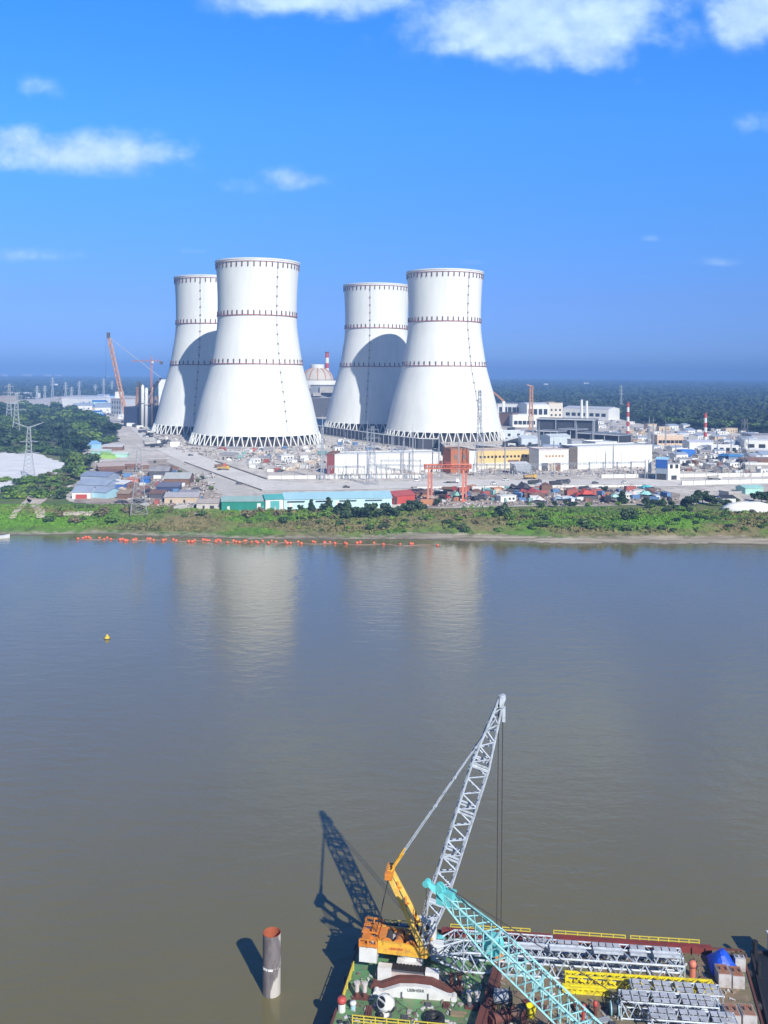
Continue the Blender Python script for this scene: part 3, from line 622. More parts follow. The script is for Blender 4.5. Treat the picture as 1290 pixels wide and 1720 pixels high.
# far plant buildings beyond the towers
FAR = [
 ('turbine_hall', (836, 700), (884, 701), 40, 21, WPAINT, GREYROOF, 'flat', (6, 1, 6, 8, 8, 1), 'white turbine hall with dark window strip beside the rightmost cooling tower'),
 ('turbine_hall', (885, 703), (922, 703), 50, 21, WPAINT, mat('pale_hall_roof', (.66, .68, .72), .6), 'arch', (4, 1, 6, 9, 6, 1), 'white arched roof hall behind the small orange crane'),
 ('plant_block', (922, 703), (945, 703), 40, 24, mat('cream_wall', (.66, .62, .54), .7), TAN, 'flat', (3, 2, 3, 3, 4, 8), 'cream block with small windows between white plant halls'),
 ('plant_block', (946, 703), (1022, 706), 40, 17, WPAINT, mat('pale_lilac_roof', (.56, .58, .66), .6), 'gable', (7, 1, 7, 5, 5, 1), 'long white block with pale lilac gabled roof beyond dark canopies'),
 ('plant_block', (838, 715), (860, 716), 25, 17, BROWN, DGREY, 'flat', None, 'dark brown block standing close behind the rightmost cooling tower'),
 ('plant_block', (861, 717), (901, 717), 25, 15, WPAINT, WPAINT, 'flat', (5, 1, 5, 5, 3, 1), 'white block with grey openings beside the dark brown block'),
 ('plant_block', (846, 736), (880, 736), 14, 7, mat('blue_white_wall', (.55, .62, .7), .6), mat('blue_white_roof', (.6, .66, .74), .6), 'flat', (2, 1, 3, 3, 2, 1), 'small blue white block at the foot of the rightmost cooling tower'),
 ('plant_block', (876, 752), (904, 752), 14, 9, mat('blue_white_wall', (.55, .62, .7), .6), mat('blue_white_roof', (.6, .66, .74), .6), 'mono', (1, 1, 3, 3, 2, 1), 'blue white sloping roof block behind the yellow hall'),
 ('plant_block', (924, 753), (958, 752), 16, 11, mat('blue_white_wall', (.55, .62, .7), .6), mat('blue_white_roof', (.6, .66, .74), .6), 'gable', (1, 1, 2, 3, 2, 1), 'blue white gabled block behind the white office'),
 ('plant_block', (960, 757), (990, 757), 14, 9, GREYM, GREYROOF, 'flat', (4, 1, 3, 3, 3, 1), 'grey block behind the dark end block of the second hall'),
 ('plant_block', (505, 702), (560, 700), 30, 30, DGREY, GREYROOF, 'flat', None, 'dark grey annex at the foot of the domed reactor'),
 ('navy_hall', (208, 716), (268, 718), 50, 24, NAVY, mat('navy_roof', (.1, .11, .16), .7), 'flat', None, 'low dark navy hall under construction beside leftmost cooling tower'),
 ('plant_block', (246, 698), (264, 698), 25, 30, mat('dusky_frame', (.2, .16, .15), .8), DGREY, 'flat', (3, 3, 4, 4, 4, 8), 'dusky framed block behind the navy hall'),
 ('plant_block', (266, 690), (292, 690), 25, 55, WPAINT, mat('block_roof', (.6, .6, .62), .6), 'flat', None, 'tall white block partly hidden by the leftmost cooling tower'),
 ('plant_block', (186, 698), (204, 699), 30, 26, mat('pale_grey_wall', (.45, .48, .54), .7), GREYROOF, 'flat', (4, 3, 2, 4, 3, 8), 'pale grey block with window rows beside the orange crane'),
 ('plant_block', (193, 683), (206, 683), 30, 28, WPAINT, WPAINT, 'flat', None, 'white cube block behind the pale grey windowed block'),
 ('long_store', (132, 682), (196, 679), 40, 14, WPAINT, mat('store_roof', (.72, .72, .76), .6), 'mono', (6, 1, 4, 5, 3, 1), 'long white store with sloping roof beyond the wood'),
 ('long_store', (36, 669), (68, 668), 50, 12, WPAINT, mat('store_roof', (.72, .72, .76), .6), 'gable', None, 'white gabled store far beyond the wood'),
 ('long_store', (0, 677), (28, 675), 50, 12, TAN, mat('pink_roof', (.55, .42, .38), .7), 'gable', None, 'pinkish roofed store beyond the wood near the frame edge'),
 ('long_store', (144, 707), (174, 707), 22, 8, BLUE, mat('cobalt_roof', (.06, .24, .68), .5), 'gable', None, 'cobalt blue roofed store at the end of the wood'),
 ('long_store', (206, 676), (296, 674), 60, 4, GREYM, mat('far_pale_roof', (.6, .68, .8), .6), 'flat', None, 'very long pale flat roof far behind the leftmost cooling tower'),
 ('long_store', (1104, 749), (1148, 749), 16, 10, mat('peach_wall', (.66, .5, .38), .7), mat('peach_roof', (.72, .64, .58), .7), 'flat', (6, 1, 3.5, 3, 2.6, 1), 'long peach block with orange windows on the far yard'),
 ('long_store', (1158, 757), (1198, 757), 16, 8, WPAINT, mat('lilac_white_roof', (.60, .62, .74), .6), 'gable', None, 'white shed with lilac gabled roof beyond the peach block'),
 ('arched_hangar', (1250, 755), (1310, 756), 24, 8, WPAINT, mat('hangar_roof', (.74, .76, .78), .5), 'arch', (3, 1, 6, 5, .2, 1), 'white arched hangar at the far side of the open plant yard'),
 ('long_store', (1254, 766), (1320, 767), 14, 5, CONC, mat('flat_pale_roof', (.66, .67, .7), .6), 'flat', (5, 1, 3, 2, 1.4, 1), 'flat pale store before the arched hangar'),
 ('long_store', (1224, 776), (1246, 777), 12, 4.5, GREYBLUE, mat('azure_roof', (.08, .32, .70), .5), 'gable', None, 'azure blue gabled store on the far yard'),
 ('long_store', (1206, 774), (1223, 775), 12, 4, mat('deep_blue_wall', (.04, .1, .22), .6), mat('deep_azure_roof', (.05, .2, .46), .5), 'mono', None, 'deep blue roofed store adjoining the azure gabled store'),
 ('long_store', (1145, 768), (1168, 768), 12, 5.0, BLUE, mat('vivid_blue_roof', (.03, .20, .72), .5), 'arch', None, 'vivid blue arched store on the far yard'),
 ('long_store', (1252, 790), (1300, 791), 10, 4, CONC, mat('chalk_roof', (.74, .74, .72), .6), 'flat', None, 'chalk white roofed store beside the far yard road'),
 ('long_store', (1250, 780), (1300, 780), 10, 3.4, BROWN, mat('ochre_rust_roof', (.30, .18, .15), .8), 'mono', None, 'rust roofed open store on the far yard'),
 ('long_store', (1195, 761), (1240, 761), 10, 6, WPAINT, mat('white_flat', (.72, .72, .74), .6), 'flat', (4, 1, 3.4, 3.4, 1.4, 1), 'white store with dark square openings on the far yard'),
 ('long_store', (1262, 742), (1320, 742), 20, 7, mat('grey_lilac_wall', (.34, .36, .42), .7), GREYROOF, 'gable', None, 'grey lilac gabled store along the forest edge'),
 ('hut', (1252, 830), (1282, 829), 9, 3.4, MINT, mat('aqua_roof', (.36, .66, .64), .5), 'gable', None, 'aqua roofed hut above the bank near the dark trees'),
 ('hut', (1224, 839), (1245, 838), 8, 3.4, CONC, mat('rubble_grey_roof', (.45, .44, .44), .8), 'flat', None, 'rough grey concrete hut above the white sand heap'),
 ('hut', (1214, 845), (1236, 845), 5, 2.6, WPAINT, DARK, 'mono', None, 'small white hut with dark roof beside the sand heap'),
]
for (nm, a, b, dp, h, wm, rm, rt, wi, lab) in FAR:
    building(nm, lab, {'hut': 'hut'}.get(nm, 'building'), a, b, dp, h, wm, rm, rt, rh=max(1.0, h*.16), win=wi)
# very far white roofs in the haze
for (u, v, w) in ((8, 632, 9), (47, 632, 14), (82, 632, 11), (100, 633, 7), (185, 635, 8), (94, 651, 7), (917, 650, 7), (985, 648, 9), (70, 622.9, 8)):
    v = max(v, 628 + 2.4 + (u - CX)*math.tan(ROLL)); a = G(u - w/2, v + 1.6, GZ); b = G(u + w/2, v + 1.6, GZ); s_ = (b - a).length / w
    o, *_ = building('distant_building', 'x', 'building', a, b, 20*s_/4, 2.6*s_ + 12, WPAINT, WPAINT, 'flat', group='white buildings far off in the haze'); auto(o, 'tiny white building far off in the haze', 'above the dark forest', u)

# reactor building
p = D(533, 640, 1490); p.z = GZ + .1; t_ = thing('reactor_building', 'grey cylindrical reactor building with striped white dome between the towers', 'reactor', p)
mb = MB(); mb.lathe([(31, 0), (31, 47)], 48, p, True); mb.build('containment_wall', mat('containment_grey', (.20, .225, .27), .8, scale=.05), t_, True)
mb = MB(); mb.lathe([(32.5, 47), (32.5, 53), (24, 53.5)], 48, p); mb.build('ring_ledge', WPAINT, t_)
prf = [(24*math.cos(k*math.pi/2/10), 53.4 + 20*math.sin(k*math.pi/2/10)) for k in range(9)]
mb = MB(); mb.lathe(prf, 48, p, True); dome = mb.build('dome', mat('dome_beige', (.52, .49, .45), .8, col2=(.40, .37, .34), scale=.2), t_, True)
for k in range(12):
    mb = MB(); a = k*math.pi/6 + .1
    for (r0, z0), (r1, z1) in zip(prf[:-1], prf[1:]): mb.bar(p + Vector(((r0 + .1)*math.cos(a), (r0 + .1)*math.sin(a), z0)), p + Vector(((r1 + .1)*math.cos(a), (r1 + .1)*math.sin(a), z1)), 1.6, .9)
    mb.build('rib', mat('rust_orange', (.48, .24, .14), .7, scale=.3), dome)
mb = MB(); mb.lathe([(10, 70), (10.5, 77), (9, 77.6)], 32, p, True); mb.build('cap', WPAINT, t_)
mb = MB(); mb.box(p + Vector((16, -30, 40)), (20, 10, 9)); mb.box(p + Vector((2, -33, 33)), (12, 6, 5)); mb.box(p + Vector((-12, -32, 44)), (9, 6, 6)); mb.build('platform', CONC, t_)
mb = MB(); mb.box(p + Vector((-20, -26, 30)), (14, 12, 34)); mb.build('stair_block', mat('pale_red_wall', (.42, .22, .2), .8), t_)
def chimney(u, vb, vt, r, d, nb, label, m0=REDP, m1=WPAINT):
    p = D(u, vt, d); ztop = p.z; p.z = GZ if vb is None else D(u, vb, d).z; t_ = thing('striped_chimney', label, 'chimney', p)
    H = ztop - p.z
    for k in range(nb):
        mb = MB(); z0, z1 = H*k/nb, H*(k + 1)/nb; mb.lathe([(r*(1 - .3*k/nb), z0), (r*(1 - .3*(k + 1)/nb), z1)], 14, p, True); mb.build('band', m0 if (nb - k) % 2 else m1, t_)
    mb = MB(); mb.lathe([(r*.7, H), (r*.95, H + .2), (r*.95, H + .9), (r*.6, H + .9)], 14, p); mb.build('top_ring', DGREY, t_)
t_.scale = (1.07, 1.07, 1.07)
chimney(549.5, 690, 592, 4.2, 1560, 11, 'red and white banded vent stack beside the reactor dome')
chimney(1055, None, 676, 1.9, 1050, 7, 'red and white striped mast chimney nearest the dark canopies')
chimney(1185, None, 694, 1.7, 900, 7, 'red and white striped mast chimney standing before the forest')
for (u, vt, lab) in ((977, 671, 'plain white stub chimney on the lilac roofed block'), (985.5, 673, 'shorter plain white stub chimney beside its twin')):
    chimney(u, 708, vt, 2.4, 1300, 2, lab, WPAINT, WPAINT)
for (u, vb, vt, m_, lab) in ((239.5, 712, 646, WPAINT, 'tall white silo above navy hall'), (246, 712, 651, WPAINT, 'shorter white silo above navy hall'), (236, 712, 644, DARK, 'black flue pipe beside the white silos'), (257, 712, 650, mat('pale_orange', (.6, .4, .3), .6), 'pale orange vessel above the navy hall')):
    p = D(u, vt, 1150); zt = p.z; p.z = GZ; t_ = thing('silo', lab, 'silo', p); mb = MB(); mb.lathe([(2.0, 0), (2.0, zt - GZ - 2), (.8, zt - GZ)], 14, p, True); mb.build('tank', m_, t_, True)
    mb = MB(); mb.lathe([(2.3, (zt - GZ)*.55), (2.3, (zt - GZ)*.55 + .8), (2.05, (zt - GZ)*.55 + .8), (2.05, (zt - GZ)*.55)], 14, p); mb.build('collar', DGREY, t_)

# dark canopies over the pump yard, and the long roofed pipe gallery
for (a, b, dp, h, lab) in (((900, 727), (1000, 730), 26, 16, 'very long black canopy with a white eave line'), ((900, 739), (937, 741), 22, 9, 'short black canopy with white roof before the long one'), ((938, 737), (968, 739), 22, 10, 'middle black canopy with white sloping roof'), ((967, 743), (1040, 748), 24, 9, 'low black canopy reaching towards the peach block')):
    A = G(*a); B = G(*b); t = (B - A); Ln = t.length; t.normalize(); n = Vector((t.y, -t.x, 0)); up = Vector((0, 0, 1)); c = (A + B)/2 - n*dp/2; an = math.atan2(t.y, t.x)
    t_ = thing('pump_canopy', lab, 'canopy', c, 'black canopies of the pump yard')
    mb = MB(); mb.box(c + up*(h + .5), (Ln, dp, 1.0), an); mb.box(c - n*dp*.3 + up*(h + 1.2), (Ln, dp*.4, .5), an); mb.build('roof', mat('canopy_roof', (.22, .24, .29), .7, scale=.1), t_)
    mb = MB(); mb.box(c + n*(dp/2 + .1) + up*(h + .7), (Ln + .4, .3, .8), an); mb.build('eave', WPAINT, t_)
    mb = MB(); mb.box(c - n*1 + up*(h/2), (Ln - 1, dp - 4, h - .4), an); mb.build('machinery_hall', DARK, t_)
    k = max(3, int(Ln/24))
    for i in range(k + 1):
        mb = MB(); mb.bar(A + t*(1 + (Ln - 2)*i/k) - n*.6, A + t*(1 + (Ln - 2)*i/k) - n*.6 + up*h, .7); mb.build('post', GREYM, t_)
GAL = [(520, 727), (640, 746), (702, 754), (735, 755), (760, 772)]
t_ = thing('pipe_gallery', 'long grey pipe gallery with a white roof line running below the towers', 'pipe gallery', G(640, 746)); hh = [10, 10, 10, 10, 4]
pts = [G(*g) for g in GAL]
for i in range(len(pts) - 1):
    a, b = pts[i], pts[i + 1]; up = Vector((0, 0, 1))
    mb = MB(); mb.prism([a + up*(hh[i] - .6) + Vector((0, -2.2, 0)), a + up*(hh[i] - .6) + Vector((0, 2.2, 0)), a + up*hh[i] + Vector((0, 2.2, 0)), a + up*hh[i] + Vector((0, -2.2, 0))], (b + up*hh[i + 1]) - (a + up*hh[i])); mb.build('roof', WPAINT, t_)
    mb = MB(); d = b - a; mb.prism([a + up*1.0 + Vector((0, -1.6, 0)), a + up*1.0 + Vector((0, 1.6, 0)), a + up*(hh[i] - .7) + Vector((0, 1.6, 0)), a + up*(hh[i] - .7) + Vector((0, -1.6, 0))], d + up*(hh[i + 1] - hh[i])); mb.build('pipe_bank', mat('pipe_dark_grey', (.07, .075, .09), .7, scale=.4), t_)  # pipe bank in one plain dark grey
    k = max(2, int(d.length/9))
    for j in range(k):
        mb = MB(); q_ = a.lerp(b, (j + .5)/k); hj = hh[i] + (hh[i + 1] - hh[i])*(j + .5)/k; mb.box(q_ + up*(hj/2 - .3) + Vector((0, -1.9, 0)), (.5, .5, hj - .6)); mb.build('post', GREYM, t_)
A, B = G(845, 752), G(882, 741); t_ = thing('pipe_gallery', 'short roofed pipe gallery at the foot of the rightmost cooling tower', 'pipe gallery', (A + B)/2)
mb = MB(); mb.prism([A + Vector((0, -5, 6)), A + Vector((0, 5, 6)), A + Vector((0, 5, 6.8)), A + Vector((0, -5, 6.8))], B - A); mb.build('roof', WPAINT, t_)
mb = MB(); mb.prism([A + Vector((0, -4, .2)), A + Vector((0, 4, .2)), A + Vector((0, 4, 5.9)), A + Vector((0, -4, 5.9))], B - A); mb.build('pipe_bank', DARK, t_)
A, B = G(800, 757), G(842, 761); t_ = thing('pipe_gallery', 'short roofed pipe gallery before the tower legs near the lattice pylon', 'pipe gallery', (A + B)/2)
mb = MB(); mb.prism([A + Vector((0, -4, 5)), A + Vector((0, 4, 5)), A + Vector((0, 4, 5.8)), A + Vector((0, -4, 5.8))], B - A); mb.build('roof', WPAINT, t_)
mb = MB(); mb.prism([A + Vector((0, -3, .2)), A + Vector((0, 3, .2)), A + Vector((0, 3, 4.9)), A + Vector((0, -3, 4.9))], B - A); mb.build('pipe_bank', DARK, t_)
# ------------------------------------------------------------------ cranes of the plant
def crawler(u, vb, vt_u, vt, d, label, scale=1.0):
    p = D(u, vb, d); p.z = GZ; tip = D(vt_u, vt, d - 20); t_ = thing('crawler_crane', label, 'crane', p)
    L_ = (tip - p).length
    for s_ in (-1, 1):
        mb = MB(); mb.box(p + Vector((0, s_*5, 1.6)), (16, 3, 3.2)); mb.build('crawler_track', DGREY, t_)
    mb = MB(); mb.box(p + Vector((2, 0, 6)), (18, 8, 5)); mb.box(p + Vector((9, 0, 9)), (8, 9, 6)); mb.build('house', ORANGE, t_)
    ch, br = MB(), MB(); foot = p + Vector((-5, 0, 6))
    lattice(ch, br, foot, tip, [(0, .8, .8), (.06, 3.0*scale, 2.6*scale), (.9, 2.8*scale, 2.4*scale), (1, .8, .8)], (0, 1, 0), 26, .55, .32, 4)
    bm = ch.build('boom', ORANGE, t_); br.build('lacing', ORANGE, bm)
    mb = MB(); mb.box(tip, (4, 3, 7)); mb.build('boom_head', DGREY, bm)
    mast = p + Vector((L_*.34, 0, L_*.5)); ch = MB(); lattice(ch, ch, foot, mast, [(0, .6, .6), (.1, 1.6, 1.2), (.9, 1.6, 1.2), (1, .5, .5)], (0, 1, 0), 14, .4, .25, 4); ch.build('mast', ORANGE, t_)
    mb = MB()
    for s_ in (-1.5, 1.5): mb.tube(mast + Vector((0, s_, 0)), tip + Vector((0, s_, -2)), .22, .22, 4); mb.tube(mast + Vector((0, s_, 0)), p + Vector((12, s_, 8)), .3, .3, 4)
    mb.build('pendant', mat('pale_cable', (.45, .5, .6), .6), t_)
    mb = MB(); mb.tube(tip + Vector((-3, 0, -3)), tip + Vector((-3, 0, -L_*.75)), .12, .12, 4); mb.build('hoist_rope', DARK, t_)
    return t_
crawler(219, 697, 182, 563, 1240, 'huge orange crawler crane with its boom leaning over the plant', .72)
def tower_crane(u, d, vtop, jib_u0, jib_u1, label, m, name='tower_crane', w=1.1):
    p = D(u, vtop, d); zt = p.z; p.z = GZ; t_ = thing(name, label, 'crane', p)
    ch = MB(); lattice(ch, ch, p, Vector((p.x, p.y, zt)), [(0, w, w), (1, w, w)], (1, 0, 0), int((zt - GZ)/4), .3*w, .18*w, 4); ch.build('mast', m, t_)
    a = D(jib_u0, vtop, d); b = D(jib_u1, vtop, d); a.z = b.z = zt - 3
    ch = MB(); lattice(ch, ch, a, b, [(0, w*.8, w*.8), (1, w*.8, w*.8)], (0, 1, 0), 16, .28*w, .16*w, 4); ch.build('jib', m, t_)
    mb = MB(); mb.box((b.x, b.y, b.z - 2.5), (4, 2.5, 4)); mb.build('counterweight', DGREY, t_)
    mb = MB(); mb.box((p.x + 2, p.y - 1, zt - 4.5), (2.6, 2.4, 2.6)); mb.build('cab', WPAINT, t_)
    mb = MB(); mb.bar((p.x, p.y, zt), (p.x, p.y, zt + 4), .8); mb.tube((p.x, p.y, zt + 4), a.lerp(b, .25), .12, .12, 4); mb.tube((p.x, p.y, zt + 4), b, .12, .12, 4); mb.build('apex', m, t_)
tower_crane(254.5, 1300, 603, 221, 271, 'red tower crane with level jib behind the leftmost cooling tower', mat('pale_red_steel', (.55, .26, .2), .6, scale=.3), w=.85)
crawler(236, 690, 233, 645, 1280, 'short orange crawler crane beside the huge one', .8)
p = D(892, 700, 1150); zt = height_at(892, 648, 1150); p.z = GZ; t_ = thing('telescopic_crane', 'orange mast crane with a short bent jib above the white plant halls', 'crane', p)
ch = MB(); lattice(ch, ch, p, Vector((p.x, p.y, zt)), [(0, 2, 2), (1, 1.6, 1.6)], (1, 0, 0), 18, .5, .3, 4); ch.build('mast', ORANGE, t_)
mb = MB(); mb.bar((p.x + 2, p.y, zt - 1), D(885, 646, 1150), 1.5, 1.5, .7); mb.build('jib', ORANGE, t_); mb = MB(); mb.box((p.x, p.y, GZ + 14), (6, 6, 6)); mb.build('cab', TAN, t_)
p = D(846, 672, 1300); p.z = GZ; t_ = thing('telescopic_crane', 'small orange boom crane leaning away beside the rightmost cooling tower', 'crane', p); ft = D(846, 674, 1300)
mb = MB(); mb.bar(ft, D(825, 655, 1300), 3.0, 3.0, 1.6); mb.build('boom', mat('dull_orange', (.42, .2, .1), .6), t_); mb = MB(); mb.box((p.x, p.y, (GZ + ft.z)/2), (4, 4, ft.z - GZ)); mb.build('column', WPAINT, t_)
# red gantry crane on the bank side
A, B = G(722, 843), G(780, 842); zt = height_at(722, 779, A.y); t_ = thing('gantry_crane', 'coral red gantry crane spanning a yard of scrap', 'gantry crane', (A + B)/2); m_ = mat('gantry_red', (.62, .20, .13), .5, col2=(.5, .1, .06), scale=.3)
for e in (A, B):
    for s_ in (-1, 1):
        mb = MB(); f_ = e + Vector((s_*1.2, s_*3.4, .2)); mb.bar(f_, Vector((e.x + s_*.8, e.y + s_*1.4, zt - 2.4)), 1.0, 1.0, .8); mb.build('leg', m_, t_)
    mb = MB(); mb.bar(e + Vector((-1.8, -4.6, .5)), e + Vector((1.8, 4.6, .5)), .9); mb.bar((e.x - .8, e.y - 2.2, (GZ + zt)*.5), (e.x + .8, e.y + 2.2, (GZ + zt)*.5), .4); mb.build('sill_beam', m_, t_)
for s_ in (-1, 1):
    ch = MB(); lattice(ch, ch, (A.x - 3, A.y + s_*1.4, zt - 1.5), (B.x + 3.5, B.y + s_*1.4, zt - 1.5), [(0, .5, 1.0), (1, .5, 1.0)], (0, 1, 0), 16, .24, .14, 4); ch.build('girder', m_, t_)
mb = MB(); mb.box(A.lerp(B, .5) + Vector((0, 0, zt - GZ + .3)), (3.4, 3.6, 1.5)); mb.box(A.lerp(B, .3) + Vector((0, 0, zt - GZ + .4)), (1.4, 2.0, 1.9)); mb.build('trolley', mat('dark_red', (.25, .06, .05), .6), t_)

# ------------------------------------------------------------------ pylons, masts, switchyard
def pylon(u, vb, vt, w_px, label, kind='arms', m=LATT, top_w=.22, d=None):
    p = G(u, vb, GZ); d = p.y; zt = height_at(u, vt, d); H = zt - GZ; w = w_px*d/F/2; t_ = thing('pylon', label, 'pylon', p, 'lattice power line pylons'); k = max(.08, .00018*d)
    ch, br = MB(), MB(); top = Vector((p.x, p.y, zt))
    if kind == 'mast':
        lattice(ch, br, p, top, [(0, w, w), (1, w*.45, w*.45)], (1, .3, 0), max(8, int(H/(w*2.2))), k*1.3, k*.7, 4, True)
    else:
        lattice(ch, br, p, top, [(0, w, w), (.55, w*.45, w*.45), (1, w*top_w, w*top_w)], (1, .3, 0), 12, k*1.3, k*.7, 4, True)
    ch.build('leg_frame', m, t_); br.build('lacing', m, t_)
    if kind == 'arms':
        for f_, l in ((.66, 1.9), (.80, 1.6), (.94, 1.2)):
            for s_ in (-1, 1):
                mb = MB(); z = GZ + H*f_; tipp = Vector((p.x + s_*w*l, p.y + s_*w*l*.25, z)); ww = w*.3
                for o_ in (-1, 1): mb.bar((p.x, p.y + o_*ww, z), tipp, k*1.6); mb.bar((p.x, p.y, z + H*.045), tipp, k*1.4)
                mb.build('cross_arm', m, t_)
                mb = MB(); mb.tube(tipp, tipp - Vector((0, 0, H*.05)), k*.9, k*.9, 6); mb.build('insulator', GREYM, t_)
    if kind == 'Y':
        for s_ in (-1, 1):
            mb = MB(); e = Vector((p.x + s_*w*2.3, p.y + s_*w*.5, zt + H*.10))
            for o_ in (-1, 1): mb.bar((p.x + o_*w*.25, p.y, zt), e, k*1.7)
            for j in range(5): f_ = (j + .5)/5; mb.bar(Vector((p.x - w*.25, p.y, zt)).lerp(e, f_), Vector((p.x + w*.25, p.y, zt)).lerp(e, min(1, f_ + .12)), k)
            mb.build('horn_arm', m, t_)
            for z, l in ((GZ + H*.72, 1.4), (GZ + H*.5, 1.7)):
                mb = MB(); tipp = Vector((p.x + s_*w*l, p.y + s_*w*.4, z)); mb.bar((p.x, p.y - w*.2, z), tipp, k*1.5); mb.bar((p.x, p.y + w*.2, z), tipp, k*1.5); mb.bar((p.x, p.y, z + H*.04), tipp, k*1.3); mb.build('cross_arm', m, t_)
    return t_
pylon(48, 804, 718, 20, 'pale Y-headed lattice pylon standing on the white sand', 'Y')
pylon(27, 742, 660, 15, 'lattice pylon rising out of the wood', 'arms')
pylon(15, 715, 645, 11, 'thin lattice pylon at the far side of the wood', 'arms')
pylon(233, 862, 752, 27, 'tall lattice pylon standing amid the shanty yard sheds', 'arms')
pylon(805, 800, 655, 15, 'tall lattice pylon in front of the rightmost cooling tower', 'arms', mat('pylon_bluegrey', (.32, .36, .44), .6))
pylon(1250, 800, 704, 14, 'dark lattice pylon before the white arched hangar', 'mast', mat('pylon_dark', (.22, .24, .28), .6))
pylon(625, 815, 716, 17, 'square lattice line tower in front of white switchgear hall', 'arms', mat('pylon_bluegrey', (.32, .36, .44), .6))
pylon(1043, 690, 647, 4, 'far thin pylon against the dark forest', 'arms')
for (u, vb, vt) in ((88, 668, 634), (110, 672, 642), (62, 672, 648), (75, 670, 648), (174, 664, 636), (188, 662, 640), (120, 668, 650), (133, 664, 640), (160, 662, 646)):
    auto(pylon(u, vb, vt, 4.0, 'x', 'arms'), 'thin pale pylon in the haze', 'beyond the wood', u)
MASTS = [(541, 806, 697, 5.0), (617, 800, 706, 2.6), (628, 790, 722, 2.2), (693, 795, 708, 2.6), (658, 790, 716, 2.2), (895, 735, 700, 2.2), (905, 782, 706, 3.8), (968, 752, 705, 2.4), (996, 745, 698, 3.2), (1090, 778, 700, 4.4), (1097, 760, 701, 2.4), (1118, 755, 704, 2.2), (580, 795, 726, 2.2), (677, 795, 727, 2.2), (770, 800, 722, 2.2), (737, 795, 712, 2.0), (848, 790, 735, 2.0), (930, 790, 728, 2.2), (1030, 788, 740, 2.0), (1135, 790, 738, 2.0), (1205, 770, 724, 2.0), (1228, 775, 730, 1.8)]
for (u, vb, vt, wpx) in MASTS:
    p = G(u, vb, GZ); d = p.y; zt = height_at(u, vt, d); w = wpx*d/F/2; t_ = thing('lightning_mast', 'x', 'mast', p, 'lightning masts of the switchyard')
    ch = MB(); lattice(ch, ch, p, (p.x, p.y, GZ + (zt - GZ)*.8), [(0, w, w), (1, w*.55, w*.55)], (1, .2, 0), max(8, int((zt - GZ)/(w*2.4))), max(.09, w*.17), max(.06, w*.1), 4, True); ch.build('lattice_column', LATT, t_)
    mb = MB(); mb.tube((p.x, p.y, GZ + (zt - GZ)*.8), (p.x, p.y, zt), w*.3, .08, 6); mb.build('spike', LATT, t_)
    auto(t_, 'thick tall pale lattice mast' if wpx > 3.5 else 'slim pale lattice lightning mast', 'of the switchyard', u)
def portal(u0, u1, v, h, bays):
    A, B = G(u0, v), G(u1, v); t_ = thing('switchyard_gantry', 'x', 'gantry', (A + B)/2, 'steel gantries of the switchyard')
    for i in range(bays + 1):
        q_ = A.lerp(B, i/bays); ch = MB(); lattice(ch, ch, q_, q_ + Vector((0, 0, h)), [(0, .55, .55), (1, .3, .3)], (1, 0, 0), 9, .10, .06, 4); ch.build('column', GREYM, t_)
    ch = MB(); lattice(ch, ch, A + Vector((0, 0, h - .5)), B + Vector((0, 0, h - .5)), [(0, .45, .45), (1, .45, .45)], (0, 1, 0), bays*7, .10, .06, 4); ch.build('beam', GREYM, t_)
    for i in range(bays):
        for k in range(3):
            q_ = A.lerp(B, (i + (k + .5)/3)/bays); mb = MB(); mb.tube(q_ + Vector((0, 0, h - 1)), q_ + Vector((0, 0, h - 2.6)), .14, .14, 6); mb.build('insulator', WPAINT, t_)
    auto(t_, 'grey steel switchyard gantry', 'with hanging insulators before the pale halls', (u0 + u1)/2)
for g in ((552, 612, 806, 9, 2), (618, 680, 803, 9, 2), (640, 706, 797, 10, 2), (684, 742, 804, 9, 2), (795, 862, 799, 8, 3), (862, 925, 799, 8, 2), (930, 990, 797, 8, 2), (990, 1060, 795, 8, 3), (1060, 1094, 794, 8, 1)): portal(*g)
# switchyard apparatus: grey posts with porcelain caps
def apparatus():
    t_ = thing('post_insulator', 'x', 'insulator', (0, 0, 0), 'apparatus of the switchyard'); mb = MB(); mb.bar((0, 0, 0), (0, 0, 2.2), .3); mb.box((0, 0, .15), (.8, .8, .3)); mb.build('pedestal', GREYM, t_)
    mb = MB(); mb.lathe([(.16, 2.2), (.3, 2.3), (.16, 2.6), (.3, 2.9), (.16, 3.2), (.3, 3.5), (.18, 3.9), (.05, 4.1)], 8); mb.build('porcelain', mat('porcelain', (.5, .42, .4), .4), t_); return t_
proto = apparatus(); first = True; q = random.Random(5)
for (v, u0, u1, n) in ((804, 560, 735, 26), (799, 565, 740, 22), (797, 820, 1090, 40), (801, 850, 1085, 30)):
    for k in range(n):
        u = u0 + (u1 - u0)*(k + q.uniform(.2, .8))/n; p = G(u, v + q.uniform(-.8, .8))
        if first: proto.matrix_basis = Matrix.Translation(p); o = proto; first = False
        else: o = dup(proto, p, q.uniform(0, 3), q.uniform(.8, 1.3))
        o['label'] = 'grey switchyard post with porcelain cap before the ' + ('first white hall' if u < 745 else 'yellow and white halls')
        o['group'] = 'posts before the first white hall' if u < 745 else 'posts before the yellow and white halls'

